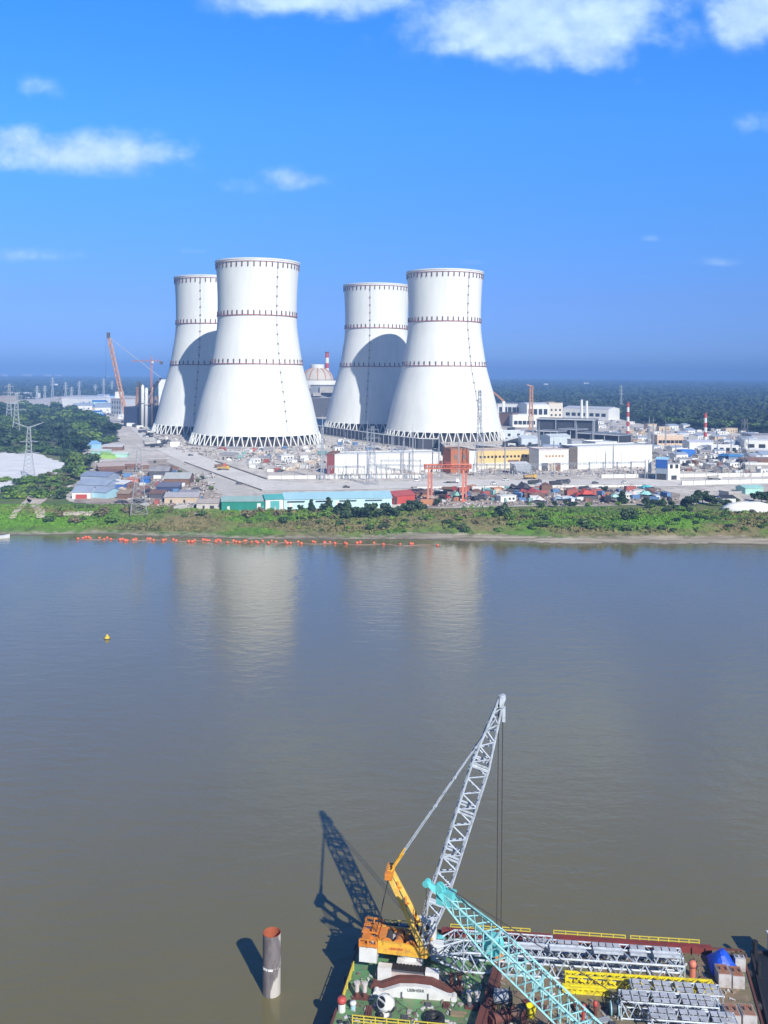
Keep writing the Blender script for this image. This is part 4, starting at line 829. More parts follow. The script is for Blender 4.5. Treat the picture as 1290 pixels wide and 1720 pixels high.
# ------------------------------------------------------------------ walls along the road
for (a, b, h, lab) in (((450, 804.5), (714, 803), 2.2, 'pale concrete wall along the road before the first white hall'), ((1010, 803), (1300, 800), 2.4, 'white concrete wall along the far road'), ((700, 821), (1080, 818), 1.4, 'low pale wall between road and scrap yard'), ((1145, 815), (1300, 811), 2.6, 'white wall behind the dark bank trees')):
    A, B = G(*a), G(*b); t = (B - A); Ln = t.length; an = math.atan2(t.y, t.x); t_ = thing('yard_wall', lab, 'wall', (A + B)/2); mb = MB(); mb.box((A + B)/2 + Vector((0, 0, h/2)), (Ln, .3, h), an); mb.build('panel_run', WPAINT, t_)
    k = int(Ln/8)
    mb = MB(); mb.box((A + B)/2 + Vector((0, 0, h + .1)), (Ln, .45, .2), an); mb.build('coping', CONC, t_)
    for i in range(k + 1):
        mb = MB(); mb.box(A + t*(i/k) + Vector((0, 0, h/2 + .12)), (.5, .5, h + .3), an); mb.build('pier', CONC, t_)
for (pts, lab) in (([(310, 777), (395, 808.5), (440, 824.5)], 'low dark kerb wall between slab apron and road'), ([(362, 775.5), (448, 805.5)], 'low dark kerb wall on the plant side of the road')):
    P = [G(*a) for a in pts]; t_ = thing('kerb_wall', lab, 'kerb', P[0])
    for a, b in zip(P[:-1], P[1:]): mb = MB(); mb.bar(a + Vector((0, 0, .35)), b + Vector((0, 0, .35)), .7, .7); mb.build('kerb_run', mat('dirty_kerb', (.2, .18, .16), .9, scale=.2), t_)

# ------------------------------------------------------------------ huts, containers, trucks, heaps: one of each kind, then copies
def hut_proto(name, cat, w, d, h, wm, rm, rt):
    t_ = thing(name, 'x', cat); up = Vector((0, 0, 1)); mb = MB(); A = Vector((-w/2, -d/2, 0))
    if rt == 'gable': mb.prism([A, A + Vector((0, d, 0)), A + Vector((0, d, h)), A + Vector((0, d/2, h + d*.18)), A + Vector((0, 0, h))], (w, 0, 0))
    else: mb.box((0, 0, h/2), (w, d, h))
    mb.build('wall', wm, t_); r = MB()
    if rt == 'gable':
        for s_ in (1, -1): r.prism([(-w/2 - .3, s_*(d/2 + .3), h - .08), (-w/2 - .3, 0, h + d*.18 + .04), (-w/2 - .3, 0, h + d*.18 + .2), (-w/2 - .3, s_*(d/2 + .3), h + .1)], (w + .6, 0, 0))
    else: r.box((0, 0, h + .12), (w + .5, d + .5, .22))
    r.build('roof', rm, t_); mb = MB(); mb.box((-w*.22, -d/2 - .04, 1.0), (1.0, .12, 2.0)); mb.build('door', DARK, t_)
    for x in (.08, .32):
        mb = MB(); mb.box((w*x, -d/2 - .04, 1.6), (1.1, .12, 1.0)); mb.build('window', GLASS, t_)
    return t_
def container_proto(m):
    t_ = thing('container', 'x', 'container'); mb = MB(); mb.box((0, 0, 1.35), (6, 2.4, 2.5))
    for k in range(14): mb.box((-2.7 + k*.415, 0, 1.35), (.16, 2.52, 2.3))
    mb.build('body', m, t_)
    for s_ in (-1, 1):
        mb = MB(); mb.box((3.04, s_*.58, 1.35), (.1, 1.12, 2.3)); mb.build('door', m, t_)
    mb = MB()
    for x in (-2.95, 2.95):
        for y in (-1.2, 1.2): mb.box((x, y, 1.35), (.2, .2, 2.7))
    mb.build('corner_frame', DGREY, t_); return t_
def truck_proto(m, bedm):
    t_ = thing('truck', 'x', 'truck'); mb = MB(); mb.prism([(2.3, -1.2, .8), (4.4, -1.2, .8), (4.4, -1.2, 1.9), (3.9, -1.2, 3.0), (2.3, -1.2, 3.0)], (0, 2.4, 0)); cb = mb.build('cab', m, t_)
    mb = MB(); mb.prism([(4.44, -1.0, 1.95), (4.0, -1.0, 2.85), (4.03, -1.0, 2.87), (4.47, -1.0, 1.96)], (0, 2.0, 0)); mb.build('windscreen', GLASS, cb)
    mb = MB(); mb.box((-1.0, 0, 1.0), (6.4, 2.0, .3)); mb.build('chassis', DARK, t_); mb = MB(); mb.prism([(-4.2, -1.25, 1.2), (2.1, -1.25, 1.2), (2.1, -1.25, 2.7), (-4.2, -1.25, 2.3)], (0, 2.5, 0)); mb.build('bed', bedm, t_)
    for x in (-3.2, -2.0, 3.2):
        for s_ in (-1, 1): mb = MB(); mb.tube((x, s_*.85, .5), (x, s_*1.22, .5), .5, .5, 10); mb.build('wheel', DARK, t_)
    return t_
def car_proto(m):
    t_ = thing('parked_car', 'x', 'car'); mb = MB(); mb.prism([(-2.1, -.85, .35), (2.1, -.85, .35), (2.15, -.85, .8), (1.0, -.85, .95), (-2.1, -.85, 1.0)], (0, 1.7, 0)); mb.build('body', m, t_)
    mb = MB(); mb.prism([(-1.8, -.75, 1.0), (.9, -.75, .97), (.35, -.75, 1.5), (-1.5, -.75, 1.5)], (0, 1.5, 0)); mb.build('cabin', GLASS, t_)
    for x in (-1.35, 1.35):
        for s_ in (-1, 1): mb = MB(); mb.tube((x, s_*.7, .35), (x, s_*.9, .35), .34, .34, 10); mb.build('wheel', DARK, t_)
    return t_
def pile_proto(m, seed):
    t_ = thing('heap', 'x', 'heap'); mb = MB(); mb.blob((0, 0, 0), (3.6, 2.6, 2.0), seed, 10, 6, .22); mb.build('mound', m, t_); mb = MB(); q = random.Random(seed)
    for k in range(14): a = q.uniform(0, 6.28); r = q.uniform(.5, 3.8); mb.box((r*math.cos(a), r*.7*math.sin(a), max(.2, 1.7 - r*.42)), (q.uniform(.5, 1.6), q.uniform(.4, .9), q.uniform(.3, .8)), q.uniform(0, 3))
    mb.build('loose_pieces', m, t_); return t_
PROTO = {}
def P_(key, fn, phrase): PROTO[key] = [fn, phrase, None]
P_('white_cabin', lambda: hut_proto('site_cabin', 'cabin', 9, 5, 3.0, WPAINT, WPAINT, 'flat'), 'white flat roofed site cabin')
P_('grey_cabin', lambda: hut_proto('site_cabin', 'cabin', 10, 6, 3.2, CONC, GREYROOF, 'gable'), 'grey gabled site cabin')
P_('blue_cabin', lambda: hut_proto('site_cabin', 'cabin', 11, 6, 3.2, PALEBLUE, BLUE, 'gable'), 'blue roofed site cabin')
P_('lilac_cabin', lambda: hut_proto('site_cabin', 'cabin', 14, 8, 3.8, WPAINT, GREYBLUE, 'gable'), 'grey blue roofed white cabin')
P_('rust_cabin', lambda: hut_proto('site_cabin', 'cabin', 10, 7, 3.2, BROWN, RUSTROOF, 'gable'), 'rust roofed brown cabin')
P_('tan_cabin', lambda: hut_proto('site_cabin', 'cabin', 12, 6, 4.2, TAN, mat('tan_roof', (.5, .42, .38), .7), 'flat'), 'tan flat roofed cabin')
P_('red_box', lambda: container_proto(mat('faded_red_box', (.42, .12, .10), .6, scale=.5)), 'red freight container'); P_('blue_box', lambda: container_proto(mat('faded_blue_box', (.12, .24, .46), .6, scale=.5)), 'blue freight container')
P_('white_box', lambda: container_proto(WPAINT), 'white freight container'); P_('orange_box', lambda: container_proto(mat('faded_orange_box', (.55, .26, .14), .6, scale=.5)), 'orange freight container'); P_('green_box', lambda: container_proto(mat('faded_teal_box', (.26, .45, .45), .6, scale=.5)), 'teal freight container')
P_('yellow_truck', lambda: truck_proto(mat('truck_yellow', (.6, .38, .06), .5), mat('truck_bed', (.45, .3, .1), .6)), 'yellow tipper truck'); P_('white_truck', lambda: truck_proto(WPAINT, CONC), 'white tipper truck')
P_('dark_truck', lambda: truck_proto(DGREY, DARK), 'dark tipper truck'); P_('red_truck', lambda: truck_proto(REDP, BROWN), 'red tipper truck')
P_('white_car', lambda: car_proto(WPAINT), 'white parked car'); P_('dark_car', lambda: car_proto(DGREY), 'dark parked car')
P_('grey_heap', lambda: pile_proto(CONC, 3), 'grey rubble heap'); P_('rust_heap', lambda: pile_proto(RUSTROOF, 4), 'rusty scrap heap'); P_('dark_heap', lambda: pile_proto(DGREY, 6), 'dark scrap heap'); P_('sand_heap', lambda: pile_proto(M_SAND, 8), 'pale sand heap'); P_('tan_heap', lambda: pile_proto(M_TRACK, 9), 'tan earth heap')
def put(key, u, v, tail, rz=None, sc=1.0, q=random):
    fn, phrase, pr = PROTO[key]; p = G(u, v) ; p.z = GZ + .2; rz = q.uniform(-.4, .4) if rz is None else rz
    if pr is None:
        pr = fn(); PROTO[key][2] = pr; pr.matrix_basis = Matrix.Translation(p) @ Matrix.Rotation(rz, 4, 'Z') @ Matrix.Diagonal((sc, sc, sc, 1)); o = pr
    else: o = dup(pr, p, rz, sc)
    o['group'] = phrase.replace(' parked', '') + 's on the plant site'
    return auto(o, phrase, tail, u)
q = random.Random(21)
def scatter(n, poly, keys, tail, sc=(.8, 1.3), rz=.5, rows=None):
    us = [p[0] for p in poly]; vs = [p[1] for p in poly]; c = 0
    while c < n:
        u, v = q.uniform(min(us), max(us)), q.uniform(min(vs), max(vs)); ins = False
        for (x0, y0), (x1, y1) in zip(poly, poly[1:] + poly[:1]):
            if (y0 > v) != (y1 > v) and u < (x1 - x0)*(v - y0)/(y1 - y0) + x0: ins = not ins
        if ins: put(q.choice(keys), u, v, tail, .42 + q.uniform(-rz, rz), q.uniform(*sc), q); c += 1
scatter(62, [(95, 672), (200, 668), (215, 680), (205, 705), (175, 700), (110, 684)], ['white_cabin', 'white_cabin', 'lilac_cabin', 'lilac_cabin', 'grey_cabin', 'blue_cabin', 'tan_cabin', 'white_box'], 'between wood and orange crane', (1.2, 2.4))
scatter(150, [(1100, 722), (1290, 732), (1290, 776), (1150, 784), (1100, 772)], ['white_cabin', 'white_cabin', 'white_cabin', 'grey_cabin', 'grey_cabin', 'lilac_cabin', 'white_box', 'white_box', 'white_box', 'dark_heap', 'grey_heap', 'rust_heap', 'sand_heap'], 'on the far yard by the forest', (.6, 1.1))
scatter(34, [(1146, 775), (1290, 776), (1290, 796), (1160, 800)], ['white_cabin', 'grey_cabin', 'rust_cabin', 'white_box', 'grey_heap', 'rust_heap', 'dark_heap', 'dark_truck'], 'beside the far yard road', (.7, 1.1))
scatter(70, [(365, 757), (540, 752), (545, 768), (530, 790), (460, 795), (385, 778)], ['white_box', 'white_box', 'white_cabin', 'blue_box', 'red_box', 'white_cabin', 'grey_heap', 'grey_heap', 'dark_heap', 'tan_heap', 'white_truck', 'green_box', 'white_car', 'grey_cabin', 'sand_heap'], 'before the tallest tower', (.7, 1.3), 1.0)
scatter(60, [(560, 738), (640, 752), (720, 762), (760, 776), (700, 775), (600, 770), (556, 760)], ['white_box', 'white_cabin', 'grey_cabin', 'grey_heap', 'tan_heap', 'dark_heap', 'blue_box', 'white_truck'], 'below the pipe gallery', (.7, 1.2), 1.0)
scatter(40, [(845, 720), (1000, 748), (1085, 760), (1085, 772), (960, 768), (860, 768)], ['white_cabin', 'lilac_cabin', 'grey_cabin', 'white_box', 'blue_box', 'dark_heap', 'grey_heap', 'dark_truck'], 'behind the yellow and white halls', (.8, 1.5), .8)
scatter(60, [(170, 786), (300, 790), (330, 820), (360, 850), (300, 855), (200, 848), (160, 830)], ['rust_heap', 'dark_heap', 'rust_cabin', 'grey_heap', 'red_box', 'blue_box', 'white_box', 'rust_heap', 'dark_heap', 'dark_truck', 'tan_heap'], 'in the shanty yard', (.5, 1.0), 1.5)
scatter(96, [(695, 824), (860, 820), (1060, 822), (1130, 834), (1140, 843), (860, 846), (700, 850)], ['rust_heap', 'dark_heap', 'dark_heap', 'red_box', 'red_truck', 'dark_truck', 'white_box', 'green_box', 'blue_box', 'rust_cabin', 'orange_box', 'sand_heap', 'white_cabin', 'tan_heap'], 'in the scrap yard near the gantry', (.6, 1.15), 1.5)
scatter(60, [(1035, 706), (1100, 720), (1110, 760), (1040, 752), (1030, 735), (1000, 712)], ['white_cabin', 'white_cabin', 'lilac_cabin', 'tan_cabin', 'grey_cabin', 'white_box', 'dark_heap', 'white_truck'], 'beyond the black canopies', (.7, 1.3), .6)
scatter(44, [(1110, 716), (1290, 729), (1290, 745), (1120, 738)], ['white_cabin', 'lilac_cabin', 'white_cabin', 'white_box', 'grey_cabin', 'tan_cabin'], 'along the forest edge', (.7, 1.3), .5)
scatter(30, [(205, 706), (250, 722), (300, 752), (258, 752), (215, 720)], ['white_car', 'dark_car', 'white_truck', 'grey_heap', 'white_box', 'dark_truck'], 'on sandy ground by the leftmost cooling tower', (1.0, 1.8), 1.5)
for (k, u, v) in (('yellow_truck', 890, 805), ('dark_truck', 898, 814), ('dark_truck', 946, 813), ('dark_truck', 934, 815), ('white_car', 850, 808), ('white_car', 700, 809), ('dark_car', 1000, 813), ('red_truck', 370, 786), ('white_car', 830, 814), ('white_truck', 1200, 806), ('dark_car', 582, 820), ('yellow_truck', 375, 790), ('dark_car', 402, 814), ('dark_car', 320, 766), ('white_car', 1050, 812), ('white_truck', 760, 812)): put(k, u, v, 'on the pale road', .1 + q.uniform(-.2, .2), 1.0, q)
for (u, v) in ((960, 833), (985, 835), (1000, 832), (908, 834)):
    o = put('red_box', u, v, 'in the scrap yard near the gantry', .3, 1.25, q)
# big covered stacks in the scrap yard
def cover(u, v, w, d, h, m, label, rz=0.0):
    p = G(u, v); p.z = GZ + .2; t_ = thing('covered_stack', label, 'covered stack', p, rz=rz); Mx = Matrix.Rotation(rz, 3, 'Z'); mb = MB(); q2 = random.Random(int(u)); g = []
    for i in range(7):
        for j in range(4):
            x = -w/2 + w*i/6; y = -d/2 + d*j/3; z = (h*(.75 + .25*math.sin(i*1.9 + j)) if 0 < i < 6 and 0 < j < 3 else (h*.5 if (0 < i < 6) else .05)) * q2.uniform(.85, 1.1); g.append(p + Mx @ Vector((x, y, z)))
    mb.add(g, [(i*4 + j, (i + 1)*4 + j, (i + 1)*4 + j + 1, i*4 + j + 1) for i in range(6) for j in range(3)]); mb.build('tarpaulin', m, t_)
    mb = MB(); mb.box(p + Vector((0, 0, h*.17)), (w*.96, d*.96, h*.32), rz); mb.build('stacked_goods', DGREY, t_)
cover(981, 838, 14, 7, 5.4, mat('red_tarp', (.55, .09, .07), .6, scale=.4), 'bright red tarpaulin over a stack of goods in the scrap yard', .2)
cover(893, 834, 17, 6, 5, mat('maroon_tarp', (.30, .06, .07), .6, scale=.4), 'long maroon covered stack beside red containers', -.35)
cover(875, 827, 16, 7, 6, mat('black_tarp', (.03, .03, .045), .6, scale=.4), 'long black covered stack leaning across the scrap yard', -.4)
cover(1082, 836, 12, 6, 4, mat('aqua_tarp', (.30, .62, .62), .6, scale=.4), 'aqua tarpaulin stack near the tower block', -.3)
cover(1058, 836, 14, 7, 4, mat('pinkwhite_tarp', (.6, .52, .54), .6, scale=.4), 'pinkish white tarpaulin stack between aqua stack and trees', -.4)
cover(1030, 840, 9, 5, 3.4, mat('mint_tarp', (.42, .68, .62), .6, scale=.4), 'mint tarpaulin stack above the bank bushes', .2)
cover(950, 842, 16, 6, 3, mat('paleblue_tarp', (.42, .56, .72), .6, scale=.4), 'long pale blue tarpaulin stack above the bank bushes', .1)
cover(765, 838, 8, 5, 4, mat('seagreen_tarp', (.25, .5, .42), .6, scale=.4), 'sea green covered stack under the red gantry crane', .4)
cover(1085, 822, 9, 6, 3, mat('turquoise_tarp', (.14, .55, .62), .6, scale=.4), 'turquoise tarpaulin stack beside the tower block', .4)
cover(720, 842, 12, 6, 3.6, mat('dusty_tarp', (.36, .28, .24), .8, scale=.4), 'dusty brown covered stack under the red gantry crane', -.2)
cover(905, 846, 9, 5, 4, mat('white_tarp', (.66, .66, .7), .6, scale=.4), 'white covered stack before the maroon stack', -.2)
cover(785, 840, 5, 4, 5, mat('blue_drum_tarp', (.04, .09, .24), .6, scale=.4), 'small dark blue covered stack by the gantry leg', .2)
t_ = thing('sand_cone', 'broad white sand heap above the bank beside dark trees', 'sand heap', G(1260, 858)); p = G(1258, 857); mb = MB(); mb.blob((p.x, p.y, GZ), (14, 7, 4.4), 5, 16, 8, .08); mb.build('mound', M_SAND, t_, True)
t_ = thing('sand_cone', 'small pale heap on the green bank', 'sand heap', G(940, 868, 5.0)); p = G(940, 868, 5); mb = MB(); mb.blob((p.x, p.y, p.z - .3), (5, 3, 2), 6, 12, 7, .15); mb.build('mound', M_TRACK, t_, True)
# loose building rubble over the open yards: nobody could count it
mb = MB()
for poly, n in (([(205, 706), (540, 748), (540, 795), (300, 760)], 1000), ([(545, 735), (1085, 760), (1085, 800), (545, 800)], 1100), ([(1090, 730), (1290, 735), (1290, 798), (1100, 790)], 1300), ([(125, 800), (360, 795), (368, 856), (230, 848)], 900), ([(690, 818), (1100, 815), (1140, 845), (700, 851)], 1500), ([(90, 668), (210, 668), (205, 705), (120, 684)], 500)):
    for k in range(n):
        a, b, c, d_ = poly; s_, t2 = q.random(), q.random(); u = (a[0]*(1 - s_) + b[0]*s_)*(1 - t2) + (d_[0]*(1 - s_) + c[0]*s_)*t2; v = (a[1]*(1 - s_) + b[1]*s_)*(1 - t2) + (d_[1]*(1 - s_) + c[1]*s_)*t2
        p = G(u, v); k2 = q.uniform(.4, 1.7)*(p.y/560); mb.box(p + Vector((0, 0, .2*k2)), (k2*q.uniform(.5, 2.6), k2*q.uniform(.4, 1), k2*q.uniform(.4, 1.0)), q.uniform(0, 3))
m_rub, N, L, B_ = node_mat('rubble_mix'); ma, no, ra, mi = mk(N, L); t = N.new('ShaderNodeTexCoord').outputs['Object']
cr = N.new('ShaderNodeValToRGB'); L.new(no(t, 0.18, 2), cr.inputs[0]); cr.color_ramp.interpolation = 'CONSTANT'
for i, (ps, c) in enumerate(((0, (.09, .08, .09)), (.36, (.36, .34, .34)), (.46, (.16, .12, .10)), (.52, (.55, .55, .58)), (.60, (.26, .2, .16)), (.66, (.12, .13, .17)))):
    e = cr.color_ramp.elements[i] if i < 2 else cr.color_ramp.elements.new(ps); e.position = ps; e.color = (*c, 1)
L.new(cr.outputs[0], B_.inputs['Base Color']); B_.inputs['Roughness'].default_value = .9
tag(mb.build('building_rubble', m_rub), kind='stuff')
# ------------------------------------------------------------------ trees and bushes
def bank_z(x, y):
    s_ = y - shore(max(-420, min(420, x)))
    if s_ >= 35: return GZ
    return float(np.interp(s_, [p[0] for p in prof_bank], [p[1] for p in prof_bank]))
prof_bank = [(-8, -1.6), (0, 0.0), (3, .55), (6, .95), (10, 1.5), (14, 2.6), (19, 4.2), (24, 5.7), (30, 6.58), (35, 6.66)]
def on_bank(u, v):                      # walk down the line of sight until it meets the bank
    for k in range(400):
        y = 408 + k*0.2; x, kz = ray(u, v); z = CAMZ + kz*y
        if z <= bank_z(x*y, y): return Vector((x*y, y, bank_z(x*y, y)))
    return G(u, v)
def crown_mesh(mb, lobes, n, size, seed):
    q = random.Random(seed); tot = sum(l[3]**2 for l in lobes)
    for (cx, cy, cz, r, sq) in lobes:
        for k in range(int(n*r*r/tot)):
            th = q.uniform(0, 6.283); ph = math.acos(q.uniform(-.75, 1)); rr = r*(q.uniform(.35, 1.08) if q.random() < .35 else q.uniform(.82, 1.1))
            d = Vector((math.sin(ph)*math.cos(th), math.sin(ph)*math.sin(th), math.cos(ph))); c = Vector((cx, cy, cz)) + Vector((d.x*rr, d.y*rr, d.z*rr*sq))
            nn = (d + Vector((q.gauss(0, .55), q.gauss(0, .55), q.gauss(.25, .5)))).normalized(); a = nn.cross(Vector((q.gauss(0, 1), q.gauss(0, 1), q.gauss(0, 1)))).normalized(); b = nn.cross(a); s_ = size*q.uniform(.55, 1.25); e = s_*q.uniform(.5, .9)
            mb.add([c - a*s_*.5 - b*e, c + a*s_ - b*e*.3, c + a*s_*.4 + b*e, c - a*s_*.9 + b*e*.5], [(0, 1, 2, 3)])
def tree_proto(h, r, leafm, seed, kind='broad', n=420, size=.85):
    q = random.Random(seed); t_ = thing('tree' if kind != 'bush' else 'bush', 'x', 'tree' if kind != 'bush' else 'bush'); mb = MB(); hb = h*.34 if kind == 'broad' else h*.15
    pts = [Vector((0, 0, -.3))]; 
    for k in range(1, 5): pts.append(Vector((q.uniform(-.2, .2)*k*.5, q.uniform(-.2, .2)*k*.5, h*.62*k/4)))
    for k in range(4): mb.tube(pts[k], pts[k + 1], r*.075*(1 - k*.2), r*.075*(1 - (k + 1)*.2), 7)
    for k in range(5):
        a = k*1.256 + q.uniform(-.3, .3); mb.tube(pts[2].lerp(pts[3], q.random()), Vector((math.cos(a)*r*.55, math.sin(a)*r*.55, h*q.uniform(.5, .78))), r*.035, r*.012, 5)
    mb.build('trunk', TRUNK, t_); cr_ = MB(); lobes = []
    if kind == 'broad':
        for k in range(12): a = k*2.4; rad = r*.66*math.sqrt((k + .4)/12); lobes.append((rad*math.cos(a), rad*math.sin(a), h*q.uniform(.34, .82) - rad*.08, r*q.uniform(.30, .52), q.uniform(.7, .95)))
    elif kind == 'tall':
        for k in range(7): z = h*(.22 + .11*k); rr = r*(.95 - .11*k)*q.uniform(.8, 1.1); lobes.append((q.uniform(-.2, .2)*r, q.uniform(-.2, .2)*r, z, rr*.8, 1.05))
    else:
        for k in range(6): a = k*2.4; rad = r*.6*math.sqrt(k/6); lobes.append((rad*math.cos(a), rad*math.sin(a), h*q.uniform(.35, .6), r*q.uniform(.36, .55), .85))
    crown_mesh(cr_, lobes, n, size, seed + 50); cr_.build('crown', leafm, t_); return t_
TP = {'dark': (10, 4.6, LEAFD, 1, 'broad'), 'dark_b': (10, 4.2, LEAFD, 2, 'broad'), 'mid': (10, 4.8, LEAFM, 3, 'broad'), 'tall': (10, 2.7, LEAFD, 4, 'tall'), 'light': (10, 4.4, LEAFL, 6, 'broad'),
      'bush_d': (3, 2.4, LEAFD, 7, 'bush'), 'bush_m': (3, 2.4, LEAFM, 8, 'bush'), 'bush_l': (3, 2.6, LEAFL, 9, 'bush'), 'bush_y': (2.6, 2.6, LEAFY, 10, 'bush')}
TPO = {}
def plant(kind, p, h, wide=1.0, q=random):
    base = TP[kind][0]; s_ = h/base; sc = (s_*wide, s_*wide, s_); rz = q.uniform(0, 6.28)
    if kind not in TPO:
        a = TP[kind]; o = tree_proto(*a, n=520 if a[4] != 'bush' else 170, size=.85 if a[4] != 'bush' else .5); TPO[kind] = o
        o.matrix_basis = Matrix.Translation(p) @ Matrix.Rotation(rz, 4, 'Z') @ Matrix.Diagonal((*sc, 1)); return o
    return dup(TPO[kind], p, rz, sc)
q = random.Random(77)
# (u, foot v, top v, kind, wide)
for (u, vb, vt, k, w) in ((505, 859, 846, 'dark', 1.1), (523, 860, 837, 'tall', 1.3), (487, 861, 850, 'dark_b', 1.1), (551, 858, 833, 'tall', 1.5), (543, 859, 843, 'dark', 1.0), (572, 868, 843, 'dark', 1.05), (585, 870, 838, 'tall', 1.5), (600, 871, 849, 'dark_b', 1.2), (621, 869, 841, 'dark', 1.05),
                      (612, 872, 850, 'dark_b', 1.2), (648, 867, 842, 'dark_b', 1.1), (662, 869, 850, 'dark', 1.2), (636, 870, 853, 'dark', 1.2), (680, 860, 842, 'dark', 1.1), (692, 860, 837, 'dark_b', 1.2), (704, 859, 840, 'dark', 1.1), (713, 857, 845, 'dark_b', 1.1), (671, 862, 848, 'dark_b', 1.1)):
    auto(plant(k, on_bank(u, vb), (vb - vt)*.285, w, q), 'dark green tree' if k != 'tall' else 'dark narrow pointed tree', 'on the bank before the long sheds', u)['group'] = 'trees before the sheds'
for (u, vb, vt, k, w) in ((735, 850, 834, 'dark', 1.0), (842, 868, 846, 'dark', 1.1), (848, 862, 843, 'tall', 1.5), (835, 866, 852, 'dark_b', 1.1), (932, 852, 840, 'dark', 1.0), (950, 850, 838, 'dark_b', 1.0), (1014, 830, 812, 'dark', 1.0), (1044, 846, 821, 'tall', 1.7), (1052, 872, 851, 'dark', 1.1), (1064, 870, 856, 'dark_b', 1.1), (1085, 850, 833, 'dark', 1.0), (1098, 850, 836, 'dark_b', 1.1), (1113, 850, 834, 'tall', 1.4), (1128, 851, 838, 'dark', 1.1)):
    auto(plant(k, on_bank(u, vb), (vb - vt)*.29, w, q), 'dark bushy tree', 'between scrap yard and green bank', u)['group'] = 'trees at the edge of the scrap yard'
for (u, vb, vt, k, w) in ((1157, 853, 829, 'dark', 1.2), (1170, 850, 826, 'dark_b', 1.2), (1180, 846, 818, 'dark', 1.2), (1192, 848, 828, 'dark_b', 1.2), (1202, 850, 833, 'dark', 1.1), (1215, 851, 838, 'dark_b', 1.1), (1222, 852, 841, 'dark', 1.0), (1147, 852, 840, 'dark_b', 1.1), (1266, 841, 825, 'dark', 1.0), (1279, 845, 821, 'dark_b', 1.2), (1292, 846, 822, 'dark', 1.2)):
    auto(plant(k, on_bank(u, vb), (vb - vt)*.29, w, q), 'tall dark rounded tree', 'beside the white sand heap', u)['group'] = 'dark trees near the sand heap'
for (u, vb, vt, k, w) in ((116, 792, 757, 'dark', 1.0), (128, 797, 755, 'mid', .9), (140, 796, 752, 'dark', .9), (150, 790, 756, 'dark_b', .9), (160, 783, 757, 'mid', .9), (124, 806, 776, 'mid', .9), (136, 806, 778, 'light', .8), (112, 800, 778, 'dark_b', .9), (260, 778, 772, 'dark', 1.0), (302, 797, 789, 'mid', 1.2), (332, 812, 804, 'mid', 1.0), (355, 824, 816, 'light', 1.3), (340, 806, 798, 'dark', 1.2)):
    auto(plant(k, G(u, vb), (vb - vt)*.36, w, q), 'leafy green tree', 'at the edge of the shanty yard', u)['group'] = 'trees at the edge of the shanty yard'
# dirt tracks down the bank
def track(name, lft, rgt, m, n=10):
    def along(P, t):
        k = min(len(P) - 2, int(t*(len(P) - 1))); f_ = t*(len(P) - 1) - k; return P[k][0]*(1 - f_) + P[k + 1][0]*f_, P[k][1]*(1 - f_) + P[k + 1][1]*f_
    g = []; 
    for i in range(n*4 + 1):
        a, b = along(lft, i/(n*4)), along(rgt, i/(n*4))
        for j in range(5):
            u, v = a[0] + (b[0] - a[0])*j/4, a[1] + (b[1] - a[1])*j/4; p = on_bank(u, v) if v > 846 else G(u, v); g.append(p + Vector((random.uniform(-.2, .2), random.uniform(-.2, .2), .42)))
    mb = MB(); mb.add(g, [(i*5 + j, i*5 + j + 1, (i + 1)*5 + j + 1, (i + 1)*5 + j) for i in range(n*4) for j in range(4)]); tag(mb.build(name, m), kind='structure')
track('dirt_track', [(60, 825), (44, 838), (50, 850), (58, 858), (62, 872)], [(95, 826), (75, 843), (66, 850), (75, 858), (76, 871)], M_TRACK)
track('dirt_track', [(46, 838), (32, 850), (22, 860), (14, 872)], [(54, 842), (38, 856), (30, 862), (26, 872)], M_TRACK)
track('dirt_track', [(95, 862), (125, 861), (158, 860)], [(95, 868), (125, 867), (152, 868)], M_TRACK)
# the wood beside the sand lot
poly = [(-70, 690), (60, 686), (100, 688), (150, 701), (182, 714), (190, 740), (160, 752), (118, 766), (76, 763), (-70, 760)]
P = [G(u, v) for u, v in poly]; c = 0; spots = []
def inside(x, y, P):
    r = False
    for a, b in zip(P, P[1:] + P[:1]):
        if (a.y > y) != (b.y > y) and x < (b.x - a.x)*(y - a.y)/(b.y - a.y) + a.x: r = not r
    return r
xs_ = [p.x for p in P]; ys_ = [p.y for p in P]; tries = 0
while c < 235 and tries < 60000:
    tries += 1; y = min(ys_) + (max(ys_) - min(ys_))*q.random()**1.5; x = q.uniform(min(xs_), max(xs_))
    if inside(x, y, P) and all((x - a)**2 + (y - b)**2 > 6.5**2 for a, b in spots): spots.append((x, y)); c += 1
for (x, y) in spots:
    k = q.choices(['dark', 'dark_b', 'mid', 'light'], [4, 3, 3.0, 1.0])[0]; o = plant(k, Vector((x, y, GZ)), q.uniform(11, 17), q.uniform(1.1, 1.6), q)
    o['label'] = {'mid': 'mid green broad tree among the darker trees of the wood by the sand lot', 'light': 'bright green broad tree among the dark trees of the wood by the sand lot'}.get(k, 'dark green broad tree of the wood beside the white sand lot'); o['group'] = {'mid': 'mid green trees of the wood', 'light': 'bright green trees of the wood'}.get(k, 'dark trees of the wood')
for k in range(60):
    t2 = q.random(); u = -20 + 210*t2; v = float(np.interp(u, [-20, 72, 118, 160, 190], [761, 764, 767, 753, 741])) - q.uniform(0, 7); o = plant(q.choice(['bush_m', 'bush_d', 'bush_l', 'bush_d']), G(u, v), q.uniform(4, 7), q.uniform(1.1, 1.6), q); o['label'] = 'big leafy shrub at the foot of the wood by the sand lot'; o['group'] = 'shrubs at the foot of the wood'
